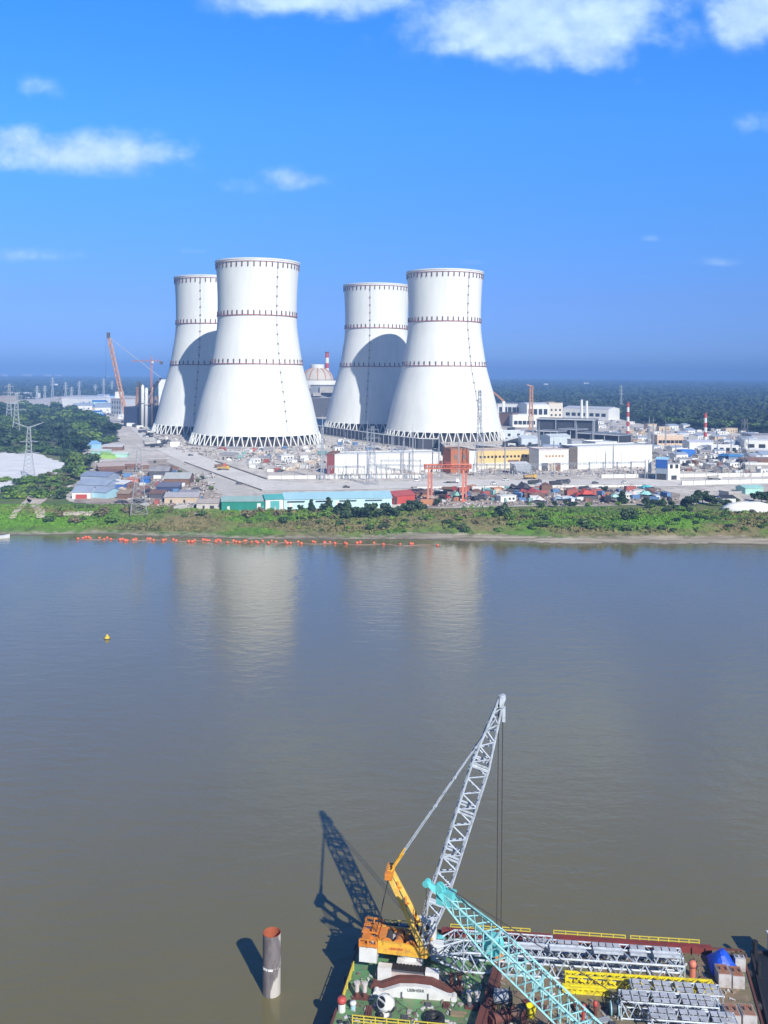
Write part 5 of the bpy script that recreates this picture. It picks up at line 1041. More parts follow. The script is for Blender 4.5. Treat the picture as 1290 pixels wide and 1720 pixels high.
# first row of the far forest, each tree its own
for k in range(46):
    u = 868 + (1300 - 868)*(k + q.uniform(.1, .9))/46; v = float(np.interp(u, [e_[0] for e_ in EDGE], [e_[1] for e_ in EDGE])) + q.uniform(.2, 1.6); p = G(u, v)
    o = plant(q.choice(['dark', 'dark_b', 'mid']), p, q.uniform(10, 15), q.uniform(1.0, 1.5), q); o['label'] = 'dark tree in the front row of the far forest behind the plant'; o['group'] = 'front row trees of the far forest'
# bushes on the bank
BU = []
for k in range(34): BU.append((q.uniform(0, 100), q.uniform(806, 838), q.choice(['bush_l', 'bush_l', 'bush_m', 'bush_d']), q.uniform(2.5, 5), 'on the slope beside the sand lot'))
for k in range(26): BU.append((q.uniform(70, 125), q.uniform(793, 835), q.choice(['bush_y', 'bush_m', 'bush_l', 'bush_m']), q.uniform(2, 4), 'on the slope beside the sand lot'))
for k in range(36): BU.append((q.uniform(80, 480), q.uniform(850, 880), q.choice(['bush_m', 'bush_y', 'bush_l', 'bush_m', 'bush_l']), q.uniform(1.4, 3.2), 'on the bank before the shanty yard'))
for k in range(44): BU.append((q.uniform(480, 840), q.uniform(866, 893), q.choice(['bush_m', 'bush_y', 'bush_m', 'bush_l', 'bush_l', 'bush_d']), q.uniform(1.2, 2.8), 'on the bank before the long sheds'))
for k in range(80): BU.append((q.uniform(830, 1295), q.uniform(843, 893), q.choice(['bush_m', 'bush_y', 'bush_m', 'bush_l', 'bush_l', 'bush_d']), q.uniform(1.2, 3.0), 'on the bank before the scrap yard'))
for k in range(20): BU.append((q.uniform(500, 570), q.uniform(858, 872), 'bush_l', q.uniform(2, 3.2), 'on the bank before the long sheds'))
CN = {'bush_l': 'bright green', 'bush_m': 'mid green', 'bush_d': 'dark green', 'bush_y': 'dry brown'}
for (u, v, k, h, tail) in BU:
    p = on_bank(u, v) if v > 851 else G(u, v); o = plant(k, p - Vector((0, 0, .15)), h, q.uniform(1.0, 1.7), q); o['label'] = CN[k] + ' low bush ' + tail; o['group'] = CN[k] + ' bushes ' + tail
# grass and weeds of the bank
rg = np.random.default_rng(4); n = 19000; x = rg.uniform(-215, 215, n); s_ = rg.uniform(9, 50, n) + np.where((x > 40) & (rg.random(n) < .25), 14, 0); keep = []
V = []; Fc = []
for xi, si in zip(x, s_):
    y = shore(xi) + si; z = bank_z(xi, y)
    if xi > 10 and si < 15: continue
    h = rg.uniform(.25, .85)*(1.7 if rg.random() < .06 else 1)
    for k in range(2):
        a = rg.uniform(0, 3.14); w = rg.uniform(.3, .9); dx, dy = math.cos(a)*w, math.sin(a)*w; lx, ly = rg.uniform(-.3, .3, 2); o = len(V)
        V += [(xi - dx, y - dy, z - .1), (xi + dx, y + dy, z - .1), (xi + dx*.5 + lx, y + dy*.5 + ly, z + h), (xi - dx*.7 + lx, y - dy*.7 + ly, z + h*.8)]; Fc.append((o, o + 1, o + 2, o + 3))
m_gr, N, L, B_ = node_mat('grass_blades'); ma, no, ra, mi = mk(N, L); t = N.new('ShaderNodeTexCoord').outputs['Object']
g1 = no(t, 0.035, 4, 0.6, (0.6, 1.4, 1)); g2 = no(t, 0.3, 3, 0.6); g3 = no(t, 0.016, 3, 0.5, (1, 1.6, 1))
col = mi(ra(g1, 0.42, 0.58), (0.12, 0.26, 0.022), (0.23, 0.20, 0.085)); col = mi(ra(g2, 0.45, 0.62, 0, 0.75), col, (0.045, 0.08, 0.022)); col = mi(ra(g3, 0.5, 0.64, 0, 0.8), col, (0.13, 0.31, 0.018))
L.new(col, B_.inputs['Base Color']); B_.inputs['Roughness'].default_value = .8
me = bpy.data.meshes.new('bank_grass'); me.from_pydata(V, [], Fc); me.materials.append(m_gr); o = bpy.data.objects.new('bank_grass', me); COL.objects.link(o); tag(o, kind='stuff')

# ------------------------------------------------------------------ on the river
def float_proto():
    t_ = thing('pipe_float', 'x', 'float', (0, 0, 0), 'orange floats on the river'); mb = MB(); mb.lathe([(.02, -.55), (.5, -.45), (.78, -.1), (.8, .25), (.62, .7), (.3, .92), (.02, .98)], 12); mb.build('body', FLOAT, t_, True)
    mb = MB(); mb.lathe([(.80, .05), (.86, .1), (.86, .24), (.80, .3)], 12); mb.build('band', mat('float_band', (.35, .1, .06), .6), t_); mb = MB(); mb.bar((0, 0, .95), (0, 0, 1.2), .12); mb.box((0, 0, 1.2), (.4, .1, .1)); mb.build('lifting_eye', DARK, t_); return t_
fp = float_proto(); first = True
CL = [[131, 139, 144, 149, 152], [167, 175, 180, 186], [202, 206, 210.5, 214], [224, 228], [248, 252, 258], [274, 278], [291, 296], [317, 323, 327], [341, 345], [362.5, 369], [344.5 + 3.5, 347.5 + 4], [362, 365, 370.5], [382], [392, 396.5], [402], [410.5, 413], [422.5], [430, 432.5], [441], [451, 456, 463.5], [479, 482, 488], [500.5, 506], [525.5, 529], [545, 554], [562.5], [580, 582], [599.5, 605], [628, 644], [672, 690], [693, 735]]
pathp = []
for ci, cl in enumerate(CL):
    for u in cl:
        base_v = 905.5 + (u - 130)*.0185; v = base_v + q.uniform(-2.2, 2.2); p = G(u, v, 0.0); p.z = .1; sc = q.uniform(.78, 1.1)
        if first: fp.matrix_basis = Matrix.Translation(p) @ Matrix.Diagonal((sc, sc, sc, 1)); o = fp; first = False
        else: o = dup(fp, p, q.uniform(0, 6), sc)
        auto(o, 'round orange float', 'of the floating line along the bank', u)
for k in range(40): u = 128 + (740 - 128)*k/39; pathp.append(G(u, 906 + (u - 130)*.0185 + 1.2*math.sin(k*1.3), 0.0) + Vector((0, 0, .12)))
tag(MB().path(pathp, .18, 6).build('floating_pipe', mat('faded_pipe', (.32, .22, .18), .7, scale=.5)), 'faded brown floating pipe joining the orange floats along the bank', 'pipe')
p = G(180, 1073, 0); t_ = thing('mooring_buoy', 'small yellow mooring buoy alone on the open river', 'buoy', p); mb = MB(); mb.lathe([(.05, -.5), (.75, -.35), (.85, .1), (.7, .45), (.35, .8), (.2, 1.2), (.05, 1.3)], 14, p); mb.build('body', mat('buoy_yellow', (.72, .48, .03), .5, scale=.6), t_, True); mb = MB(); mb.lathe([(.87, -.05), (.93, 0), (.93, .15), (.87, .2)], 14, p); mb.build('rubbing_band', DARK, t_)
p = G(-6, 905, 0); t_ = thing('motor_boat', 'white boat bow by the bank, cut off by the frame', 'boat', p); bw = mat('boat_white', (.72, .76, .8), .4, scale=.5); Mx = Matrix.Rotation(R(32), 3, 'Z'); T = lambda x, y, z: p + Mx @ Vector((x, y, z))
mb = MB(); st = [(-6, 1.2, .9), (-2, 1.4, 1.0), (2, 1.25, 1.2), (4.2, .75, 1.45), (5.6, .05, 1.7)]; V = []
for (x, w, h) in st: V += [T(x, -w, h), T(x, -w*.6, -.3), T(x, w*.6, -.3), T(x, w, h)]
mb.add(V, [(i*4 + j, (i + 1)*4 + j, (i + 1)*4 + j + 1, i*4 + j + 1) for i in range(4) for j in range(3)] + [(i*4, i*4 + 3, (i + 1)*4 + 3, (i + 1)*4) for i in range(4)] + [(0, 1, 2, 3)]); mb.build('hull', bw, t_)
mb = MB(); mb.prism([T(-4, -1, 1), T(1.5, -1, 1.1), T(.6, -1, 2.6), T(-4, -1, 2.6)], Mx @ Vector((0, 2, 0))); mb.build('cabin', bw, t_); mb = MB(); mb.box(T(-2, -1.02, 1.95), (3.4, .06, .6), R(32)); mb.build('window', GLASS, t_)
# the steel pile
m_pile, N, L, B_ = node_mat('pile_steel'); ma, no, ra, mi = mk(N, L); t = N.new('ShaderNodeTexCoord').outputs['Object']; sp = N.new('ShaderNodeSeparateXYZ'); L.new(t, sp.inputs[0])
n1 = no(t, .9, 5, .65, (1, 1, .35)); n2 = no(t, 2.6, 4, .7)
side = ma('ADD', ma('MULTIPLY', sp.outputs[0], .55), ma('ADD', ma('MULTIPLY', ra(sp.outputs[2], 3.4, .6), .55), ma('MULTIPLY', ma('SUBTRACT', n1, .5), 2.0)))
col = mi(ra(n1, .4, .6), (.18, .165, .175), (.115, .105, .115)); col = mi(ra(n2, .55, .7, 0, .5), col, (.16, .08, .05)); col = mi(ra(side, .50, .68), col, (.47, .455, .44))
L.new(col, B_.inputs['Base Color']); B_.inputs['Roughness'].default_value = .7
p = G(456, 1667, 0); ztop = height_at(456, 1566, p.y); t_ = thing('steel_pile', 'lone open steel pile, rusty inside and whitewashed by stains, standing in the river', 'pile', p); r = 1.09
mb = MB(); mb.lathe([(r, -2.5), (r, ztop)], 40, p); mb.build('pipe_wall', m_pile, t_, True)
mb = MB(); qq = random.Random(2); mb.lathe([(r, ztop), (r - .05, ztop + .04), (r - .06, ztop), (r - .06, -2.0)], 40, p); mb.build('inner_wall', mat('pile_rust', (.34, .085, .035), .85, col2=(.2, .05, .03), scale=1.2), t_, True)
mb = MB(); mb.lathe([(r + .005, 3.25), (r + .035, 3.3), (r + .035, 3.42), (r + .005, 3.47)], 40, p); mb.build('weld_ring', mat('weld_grey', (.34, .32, .33), .6, scale=2.0, col2=(.12, .1, .1), lo=.48, hi=.56, amount=1.0), t_)
mb = MB()
for a in (-2.2, -1.57): mb.box((p.x + (r + .03)*math.cos(a), p.y + (r + .03)*math.sin(a), 3.35), (.1, .55, .22), a)
mb.build('pad', WPAINT, t_)
# ------------------------------------------------------------------ work barges and what stands on them
ZD = 3.5
def gd(u, v, dz=0.0): return G(u, v, ZD) + Vector((0, 0, dz))
SILVER = mat('silver_paint', (0.50, 0.57, 0.67), 0.45, 0.0, col2=(0.28, 0.30, 0.34), scale=1.6, amount=.75, lo=.46, hi=.66)
SILVER2 = mat('silver_plate', (0.50, 0.53, 0.60), 0.5, 0.0, col2=(0.28, 0.28, 0.31), scale=.5, amount=.8, stretch=(1, 3, 1))
TEAL = mat('turquoise_paint', (0.36, 0.70, 0.74), 0.45, col2=(0.14, 0.30, 0.32), scale=1.6, amount=.8, lo=.48, hi=.66)
TEAL2 = mat('turquoise_bright', (0.14, 0.60, 0.64), 0.45, col2=(0.08, 0.36, 0.4), scale=.9)
CRANE = mat('crane_yellow', (0.80, 0.45, 0.045), 0.45, col2=(0.46, 0.24, 0.06), scale=1.4, amount=.8, lo=.48, hi=.68)
CRANEO = mat('crane_orange', (0.70, 0.25, 0.03), 0.5, col2=(0.4, 0.14, 0.03), scale=.9, amount=.7)
RAILY = mat('rail_yellow', (0.66, 0.55, 0.06), 0.5, col2=(0.45, 0.36, 0.06), scale=.9)
BRIGHTY = mat('bright_yellow', (0.80, 0.68, 0.02), 0.45, col2=(0.42, 0.34, 0.05), scale=1.5, amount=.8, lo=.5, hi=.66)
RUST = mat('deck_rust', (0.15, 0.05, 0.038), 0.8, col2=(0.09, 0.04, 0.035), scale=.5, amount=.9)
ROPE = mat('wire_rope', (0.05, 0.045, 0.045), 0.7, scale=2)
BLACK = mat('black_rubber', (0.016, 0.017, 0.02), 0.6, scale=1.5)
WHITEP = mat('white_enamel', (0.72, 0.74, 0.76), 0.45, col2=(0.45, 0.44, 0.44), scale=.7, amount=.5)
BWHITE = mat('ballast_white', (0.50, 0.50, 0.53), 0.6, col2=(0.30, 0.25, 0.23), scale=.8, amount=.9)
def deck_mat(name, c1, c2, c3):
    m, N, L, B = node_mat(name); ma, no, ra, mi = mk(N, L); t = N.new('ShaderNodeTexCoord').outputs['Object']
    col = mi(ra(no(t, .22, 5, .65), .42, .6), c1, c2); col = mi(ra(no(t, .9, 5, .7), .5, .68), col, c3); col = mi(ra(no(t, 1.7, 3, .6, (.3, 1.6, 1)), .58, .7, 0, .6), col, (.05, .045, .04))
    L.new(col, B.inputs['Base Color']); L.new(ra(no(t, .5, 3), .4, .6, .35, .8), B.inputs['Roughness']); return m
GDECK = deck_mat('green_deck', (0.13, 0.29, 0.12), (0.10, 0.20, 0.09), (0.22, 0.21, 0.12))
BDECK = deck_mat('brown_deck', (0.23, 0.17, 0.115), (0.14, 0.15, 0.085), (0.30, 0.21, 0.14))
HULL = mat('hull_black', (0.02, 0.022, 0.026), 0.6, col2=(0.08, 0.035, 0.025), scale=.4, amount=.6)
def barge(name, label, cor, deckm):
    c = sum(cor, Vector())/4; t_ = thing(name, label, 'barge', (c.x, c.y, 0)); d = lambda p, z: Vector((p.x, p.y, z))
    mb = MB(); mb.prism([d(p, -1.2) for p in cor], (0, 0, ZD + 1.1)); mb.build('hull', HULL, t_)
    ins = [c + (p - c)*.988 for p in cor]; mb = MB(); mb.prism([d(p, ZD - .12) for p in ins], (0, 0, .12)); mb.build('deck', deckm, t_)
    mb = MB()
    for a, b in zip(cor, cor[1:] + cor[:1]): mb.bar(d(a, ZD - .02), d(b, ZD - .02), .26, .3)
    mb.build('edge_strip', RUST, t_)
    for a, b in zip(cor, cor[1:] + cor[:1]):
        k = int((b - a).length/5)
        for i in range(k):
            p = a.lerp(b, (i + .5)/k); o_ = (p - c); o_.z = 0; o_.normalize(); mb = MB(); mb.lathe([(.28, -.22), (.5, -.22), (.5, .22), (.28, .22), (.28, -.22)], 12); vs = mb.v; ang = math.atan2(o_.y, o_.x); Mx = Matrix.Translation(d(p, ZD - 1.1) + o_*.42) @ Matrix.Rotation(ang, 4, 'Z') @ Matrix.Rotation(R(90), 4, 'Y'); mb.v = [tuple(Mx @ Vector(v_)) for v_ in vs]; mb.build('tyre_fender', BLACK, t_)
    return t_
cA = [gd(556, 1723), gd(813, 1748), gd(852, 1571), gd(614, 1556)]
barge('work_barge', 'green decked barge carrying the yellow crawler crane', cA, GDECK)
nB = gd(817, 1748); kB = gd(857, 1571.5); lB = nB + (nB - kB)*.95; rB = gd(1246, 1597); sB = rB + (gd(1285, 1735) - rB)*2.0
barge('work_barge', 'brown decked barge loaded with grey crane boom sections', [lB, sB, rB, kB], BDECK)
ex = (gd(1240, 1596) - gd(620, 1557)); ex.normalize(); ey = Vector((-ex.y, ex.x, 0)); EZ = Vector((0, 0, 1)); EANG = math.atan2(ex.y, ex.x)
# dark pontoon beyond the brown barge
pc = [G(1262, 1600, 1.3), G(1420, 1606, 1.3), G(1460, 1790, 1.3), G(1306, 1790, 1.3)]; c = sum(pc, Vector())/4; t_ = thing('dark_pontoon', 'black pontoon moored at the end of the brown barge', 'pontoon', (c.x, c.y, 0))
mb = MB(); mb.prism([Vector((p.x, p.y, -1)) for p in pc], (0, 0, 2.3)); mb.build('hull', BLACK, t_); mb = MB()
for a, b in zip(pc, pc[1:] + pc[:1]): mb.bar(a + Vector((0, 0, .12)), b + Vector((0, 0, .12)), .25, .3)
mb.build('edge_strip', HULL, t_)
for (u, v) in ((1268, 1606), (1274, 1640)):
    p = G(u, v, 1.3); t_ = thing('bollard', 'x', 'bollard', p); mb = MB(); mb.lathe([(.28, 0), (.28, 1.6), (.36, 1.7), (.36, 1.95), (.1, 2.0)], 14, p, True); mb.build('post', BLACK, t_); mb = MB(); mb.lathe([(.5, 0), (.5, .1), (.28, .14)], 14, p, True); mb.build('base', BLACK, t_); auto(t_, 'black bollard', 'on the black pontoon', u)
p = G(1305, 1612, 1.3); t_ = thing('deck_cabin', 'small blue white cabin on the black pontoon by the frame edge', 'cabin', p); mb = MB(); mb.box(p + Vector((.6, .6, 1.2)), (2.2, 2.2, 2.4)); mb.build('wall', mat('cabin_bluewhite', (.5, .56, .72), .5, scale=.8), t_); mb = MB(); mb.box(p + Vector((.6, .6, 2.5)), (2.5, 2.5, .18)); mb.build('roof', WHITEP, t_); mb = MB(); mb.box(p + Vector((.6, -.53, 1.6)), (1.2, .08, .7)); mb.build('window', GLASS, t_)

# ---- railings
def railing(a, b, label, h=1.05, m=RAILY, bays=4, tilt=(0, 0), tail=None, u=0):
    t_ = thing('deck_railing', label, 'railing', (a + b)/2, 'yellow railings of the barges'); mb = MB(); tl = Vector((tilt[0], tilt[1], 0))
    for f_ in (.36, .68, 1.0): mb.bar(a + EZ*h*f_ + tl*f_, b + EZ*h*f_ + tl*f_, .085)
    mb.build('rail', m, t_)
    for i in range(bays + 1):
        mb = MB(); p = a.lerp(b, i/bays); mb.bar(p, p + EZ*(h + .04) + tl, .11); mb.build('post', m, t_)
    if tail: auto(t_, label, tail, u)
for (u0, v0, u1, v1, n) in ((646, 1558.5, 700, 1562, 4), (757, 1566, 840, 1571, 5), (844, 1571, 890, 1574, 3), (930, 1576.5, 1050, 1585, 6), (1059, 1585.5, 1105, 1588.5, 3), (1106, 1588.5, 1174, 1593, 4)): railing(gd(u0, v0), gd(u1, v1), 'yellow railing', bays=n, tail='along the river side of the barges', u=u0)
for (u0, v0, u1, v1, n) in ((592, 1721, 688, 1731, 5), (696, 1731.5, 808, 1742, 5)): railing(gd(u0, v0), gd(u1, v1), 'yellow railing', bays=n, tail='along the near edge of the green barge', u=u0)
railing(gd(573, 1694), gd(594, 1630), 'yellow railing along the end of the green deck', bays=4)
# ---- red bulwark beams along the far edge
for (u0, v0, u1, v1, lab) in ((742, 1570, 925, 1582, 'dark red bulwark beam beside the turquoise boom'), (930, 1582.5, 1195, 1601, 'brighter red bulwark beam reaching towards the blue tarpaulin')):
    a, b = gd(u0, v0), gd(u1, v1); t_ = thing('bulwark_beam', lab, 'beam', (a + b)/2); mb = MB(); mb.bar(a + EZ*.42, b + EZ*.42, .7, .8); mb.build('beam', mat('bulwark_red', (.23, .035, .03), .7, col2=(.12, .04, .035), scale=.8, amount=.8), t_)
    for i in range(int((b - a).length/1.6)):
        mb = MB(); p = a.lerp(b, (i + .5)/int((b - a).length/1.6)); mb.box(p - ey*.42 + EZ*.4, (.12, .3, .75), EANG); mb.build('stiffener', RUST, t_)
# rust red box girder between the two barges
a, b = gd(838, 1634), gd(806, 1738); t_ = thing('box_girder', 'dark rust red girder lying between the two barges', 'girder', (a + b)/2); mb = MB(); mb.bar(a + EZ*.55, b + EZ*.55, .9, 1.0); mb.build('web', RUST, t_); mb = MB()
for s_ in (-.4, .4): mb.bar(a + ex*s_ + EZ*1.09, b + ex*s_ + EZ*1.09, .3, .12)
mb.build('flange', RUST, t_)

# ---- the yellow crawler crane
C0 = Vector((3.35, 111.2, ZD)); cx_ = Vector((math.cos(R(-9)), math.sin(R(-9)), 0)); cy_ = Vector((-cx_.y, cx_.x, 0)); CA = R(-9)
def cl(x, y, z): return C0 + cx_*x + cy_*y + EZ*z
def text_mesh(s, size, loc, rx, rz, m, parent, name='lettering', depth=.02):
    cu = bpy.data.curves.new('t', 'FONT'); cu.body = s; cu.size = size; cu.align_x = 'CENTER'; cu.align_y = 'CENTER'; cu.extrude = depth
    to = bpy.data.objects.new('t', cu); COL.objects.link(to); bpy.context.view_layer.update(); me = bpy.data.meshes.new_from_object(to.evaluated_get(bpy.context.evaluated_depsgraph_get())); bpy.data.objects.remove(to)
    Mx = Matrix.Translation(loc) @ Matrix.Rotation(rz, 4, 'Z') @ Matrix.Rotation(rx, 4, 'X'); mb = MB(); mb.v = [tuple(Mx @ v_.co) for v_ in me.vertices]; mb.f = [tuple(p_.vertices) for p_ in me.polygons]; bpy.data.meshes.remove(me); return mb.build(name, m, parent)
t_ = thing('crawler_crane', 'yellow crawler crane with tall grey lattice boom on the green deck', 'crane', C0); kr = t_
for s_ in (-1, 1):
    y = s_*2.75; tr = MB(); pr = []
    for k in range(7): a = math.pi/2 + math.pi*k/6; pr.append(cl(-2.6 + .82*math.cos(a), y - .5, .88 + .82*math.sin(a)))
    for k in range(7): a = -math.pi/2 + math.pi*k/6; pr.append(cl(3.6 + .82*math.cos(a), y - .5, .88 + .82*math.sin(a)))
    tr.prism(pr, cy_*1.0); tk = tr.build('crawler_track', DGREY, t_); fr = MB(); fr.box(cl(.5, y - .56, 1.0), (4.2, .2, .85), CA); fr.build('side_frame', mat('pinkish_white', (.58, .50, .50), .6, scale=.8), tk)
    for x in (-2.3, 3.3):
        mb = MB(); mb.box(cl(x, y - .3, 1.05), (1.6, 1.0, 1.75), CA); mb.build('end_block', WHITEP, tk)
    for k in range(16):
        mb = MB(); mb.box(cl(-2.6 + 6.2*k/15, y, 1.76), (.3, 1.1, .1), CA); mb.build('track_shoe', BLACK, tk)
mb = MB(); mb.box(cl(.4, 0, 1.1), (3, 4.6, 1.0), CA); mb.tube(cl(.4, 0, 1.6), cl(.4, 0, 2.3), 1.3, 1.3, 20); mb.build('carbody', WHITEP, t_)
for s_ in (-1, 1):
    y = s_*1.55; mb = MB(); mb.prism([cl(-3.4, y - .16, 2.45), cl(2.4, y - .16, 2.35), cl(2.85, y - .16, 2.75), cl(2.5, y - .16, 3.35), cl(-.4, y - .16, 3.75), cl(-3.4, y - .16, 3.85)], cy_*.32); mb.build('side_plate', CRANE, t_)
mb = MB(); mb.box(cl(-.6, 0, 2.5), (6.2, 2.8, .25), CA); mb.build('machine_deck', CRANEO, t_)
for x, m_, r_ in ((-2.4, ROPE, .55), (-1.0, CRANEO, .5), (.5, ROPE, .5)):
    mb = MB(); mb.tube(cl(x, -1.1, 3.25), cl(x, 1.1, 3.25), r_, r_, 16); dr_ = mb.build('winch_drum', m_, t_)
    for s_ in (-1.15, 1.15): mb = MB(); mb.tube(cl(x, s_ - .07, 3.25), cl(x, s_ + .07, 3.25), r_ + .22, r_ + .22, 16); mb.build('flange', CRANEO, dr_)
for x, y, s3, m_ in ((-3.0, .2, (.9, 2.2, 1.1), CRANEO), (-1.8, .8, (1.0, .8, .7), BWHITE), (1.4, -.6, (.6, .9, .9), CRANEO), (.0, .9, (.8, .6, 1.0), CRANE)):
    mb = MB(); mb.box(cl(x, y, 2.7 + s3[2]/2), s3, CA); mb.build('engine_housing', m_, t_)
mb = MB(); mb.box(cl(-4.5, -1.15, 2.35), (2.1, 2.1, 1.7), CA); mb.box(cl(-4.5, 1.15, 2.35), (2.1, 2.1, 1.7), CA); mb.build('counterweight', WHITEP, t_)
mb = MB()
for x in (-5.5, -4.5, -3.5): mb.bar(cl(x, -2.2, 3.5), cl(x, 2.2, 3.5), .28); mb.bar(cl(x, -2.2, 3.3), cl(x, -2.2, 4.2), .2); mb.bar(cl(x, 2.2, 3.3), cl(x, 2.2, 4.2), .2)
for y in (-2.2, -.7, .7, 2.2): mb.bar(cl(-5.5, y, 3.55), cl(-3.3, y, 3.55), .26); mb.bar(cl(-5.5, y, 4.2), cl(-3.5, y, 4.2), .16)
mb.box(cl(-4.9, -1.2, 3.75), (.9, 1.2, .5), CA); mb.box(cl(-4.0, .8, 3.8), (.8, 1.6, .6), CA); mb.build('rear_frame', CRANEO, t_)
cab = MB(); cab.prism([cl(1.0, 1.9, 2.4), cl(3.2, 1.9, 2.4), cl(3.2, 1.9, 3.6), cl(2.8, 1.9, 4.6), cl(1.0, 1.9, 4.6)], cy_*1.2); cb = cab.build('cab', WHITEP, t_); mb = MB(); mb.box(cl(2.0, 1.86, 3.7), (1.5, .08, 1.1), CA); mb.box(cl(2.0, 3.14, 3.7), (1.5, .08, 1.1), CA); mb.build('cab_window', GLASS, cb)
text_mesh('LIEBHERR', .42, cl(-1.2, -1.74, 3.12), R(90), CA, mat('letter_red', (.5, .06, .05), .6), t_)
# boom
tip = D(843, 1172, 108); foot = cl(1.75, 0, 2.6); ch, br = MB(), MB()
pt = lattice(ch, br, foot, tip, [(0, .95, .22), (.035, .95, .35), (.20, 1.0, 1.02), (.74, 1.0, 1.02), (.965, .32, .34), (1, .28, .3)], cy_, 32, .14, .085, 6)
bm = ch.build('boom', SILVER, t_); br.build('lacing', SILVER, bm)
for t0 in (.2, .38, .56, .74):
    mb = MB()
    for dt in (-.004, .008):
        for i in range(4): mb.bar(pt(t0 + dt, i), pt(t0 + dt, (i + 1) % 4), .17)
    mb.build('joint_frame', SILVER, bm)
for s_ in (-.35, 0, .35): mb = MB(); mb.tube(tip + cy_*(s_ - .07) + cx_*.1, tip + cy_*(s_ + .07) + cx_*.1, .36, .36, 16); mb.build('head_sheave', SILVER, bm)
mb = MB(); mb.box(tip - EZ*.4, (.5, 1.1, 1.2), CA); mb.box(tip - EZ*1.9 + cx_*.25, (.35, .8, 1.6), CA); mb.build('boom_head', SILVER, bm)
lad = MB(); 
for o_ in (-.2, .2): lad.bar(pt(.06, 3) + cy_*o_ - cx_*.5, pt(.3, 3) + cy_*o_ - cx_*.3, .05)
for k in range(22): lad.bar(pt(.06 + .24*k/21, 3) - cy_*.2 - cx_*(.5 - .2*k/21), pt(.06 + .24*k/21, 3) + cy_*.2 - cx_*(.5 - .2*k/21), .04)
lad.build('boom_ladder', SILVER, bm)
# A-frame mast, pendants, ropes
mt = D(655, 1464, 111.4); fr = MB()
for s_ in (-1, 1):
    a = cl(2.2, s_*1.5, 2.9); b = mt + cy_*s_*.85; fr.bar(a, b, .42, .55, .36)
fr.build('mast', mat('mast_yellow', (0.86, 0.58, 0.12), .45, col2=(.6, .34, .06), scale=1.2, amount=.7), t_); fr = MB()
for f_ in (.25, .5, .72): fr.bar(cl(2.2, -1.5, 2.9).lerp(mt - cy_*.85, f_), cl(2.2, 1.5, 2.9).lerp(mt + cy_*.85, f_ + .1), .2); fr.bar(cl(2.2, 1.5, 2.9).lerp(mt + cy_*.85, f_), cl(2.2, -1.5, 2.9).lerp(mt - cy_*.85, f_ + .1), .2)
fr.box(mt, (.9, 2.5, .8), CA); fr.build('mast_bracing', CRANEO, t_)
for s_ in (-.55, 0, .55): mb = MB(); mb.tube(mt + cy_*(s_ - .09), mt + cy_*(s_ + .09), .5, .5, 14); mb.build('mast_sheave', CRANE, t_)
for s_ in (-.6, .6):
    e = pt(.93, 3) * .5 + pt(.93, 0) * .5; e = e + cy_*s_*.5; a = mt + cy_*s_; m1 = a.lerp(e, .14); mb = MB(); mb.bar(a, m1, .2); mb.build('tie_bar', CRANE, t_); mb = MB(); mb.tube(m1, e, .075, .075, 6); 
    for f_ in (.35, .56, .78): q0 = m1.lerp(e, f_); mb.tube(q0, m1.lerp(e, f_ + .012), .14, .14, 6)
    mb.build('pendant', SILVER, t_)
mb = MB()
for s_ in (-.6, -.2, .2, .6): mb.tube(mt + cy_*s_, cl(-3.9, s_*1.2, 3.6), .045, .045, 5)
mb.build('stay_rope', ROPE, t_)
hb_ = D(838, 1606, 107.5); mb = MB()
for du in (-.28, .22): mb.tube(Vector((tip.x + du - .1, tip.y, tip.z - .5)), Vector((hb_.x + du, hb_.y, hb_.z + 1)), .055, .055, 5)
mb.build('hoist_rope', ROPE, t_)
mb = MB(); mb.box(hb_ + EZ*.3, (.9, .6, 1.3)); mb.tube(hb_ - EZ*.9, hb_ - EZ*.3, .16, .2, 8); mb.build('hook_block', CRANEO, t_)

# ---- the turquoise crane whose boom reaches in from beyond the frame
h0 = D(745, 1502, 101); h1 = D(975, 1724, 93.5); ft = h0 + (h1 - h0)*1.47; ax = (h1 - h0).normalized(); sd_ = Vector((0, 0, 1)).cross(ax).normalized(); up_ = ax.cross(sd_)
t_ = thing('lattice_boom_crane', 'turquoise lattice boom crane reaching across the grey boom sections', 'crane', (ft.x, ft.y, ZD)); ch, br = MB(), MB()
pt2 = lattice(ch, br, ft, h0, [(0, .8, .3), (.1, 1.15, 1.05), (.74, 1.15, 1.05), (.985, .52, .42), (1, .5, .4)], sd_, 24, .11, .068, 6, True)
bm = ch.build('boom', TEAL, t_); br.build('lacing', TEAL, bm)
for t0 in (.3, .52, .74):
    mb = MB()
    for i in range(4): mb.bar(pt2(t0, i), pt2(t0, (i + 1) % 4), .2)
    mb.build('joint_frame', TEAL, bm)
mb = MB(); mb.box(h0 + ax*.4, (1.9, 1.2, 1.5), math.atan2(ax.y, ax.x)); mb.bar(h0 + ax*.2, D(716, 1482, 100.5), .8, .9, .35); mb.bar(h0 + ax*.9 - EZ*.7, D(735, 1490, 100.5) - EZ*.4, .5, .4); mb.build('boom_head', TEAL2, bm)
for k, (pp, r_) in enumerate(((D(717, 1483, 100.4), .36), (h0 - sd_*.0 + EZ*.1, .62), (D(738, 1491, 100.6), .5), (D(754, 1512, 100.8), .45))):
    for s_ in (-.3, .3): mb = MB(); mb.tube(pp + sd_*(s_ - .08), pp + sd_*(s_ + .08), r_, r_, 16); mb.build('sheave', TEAL2, bm)
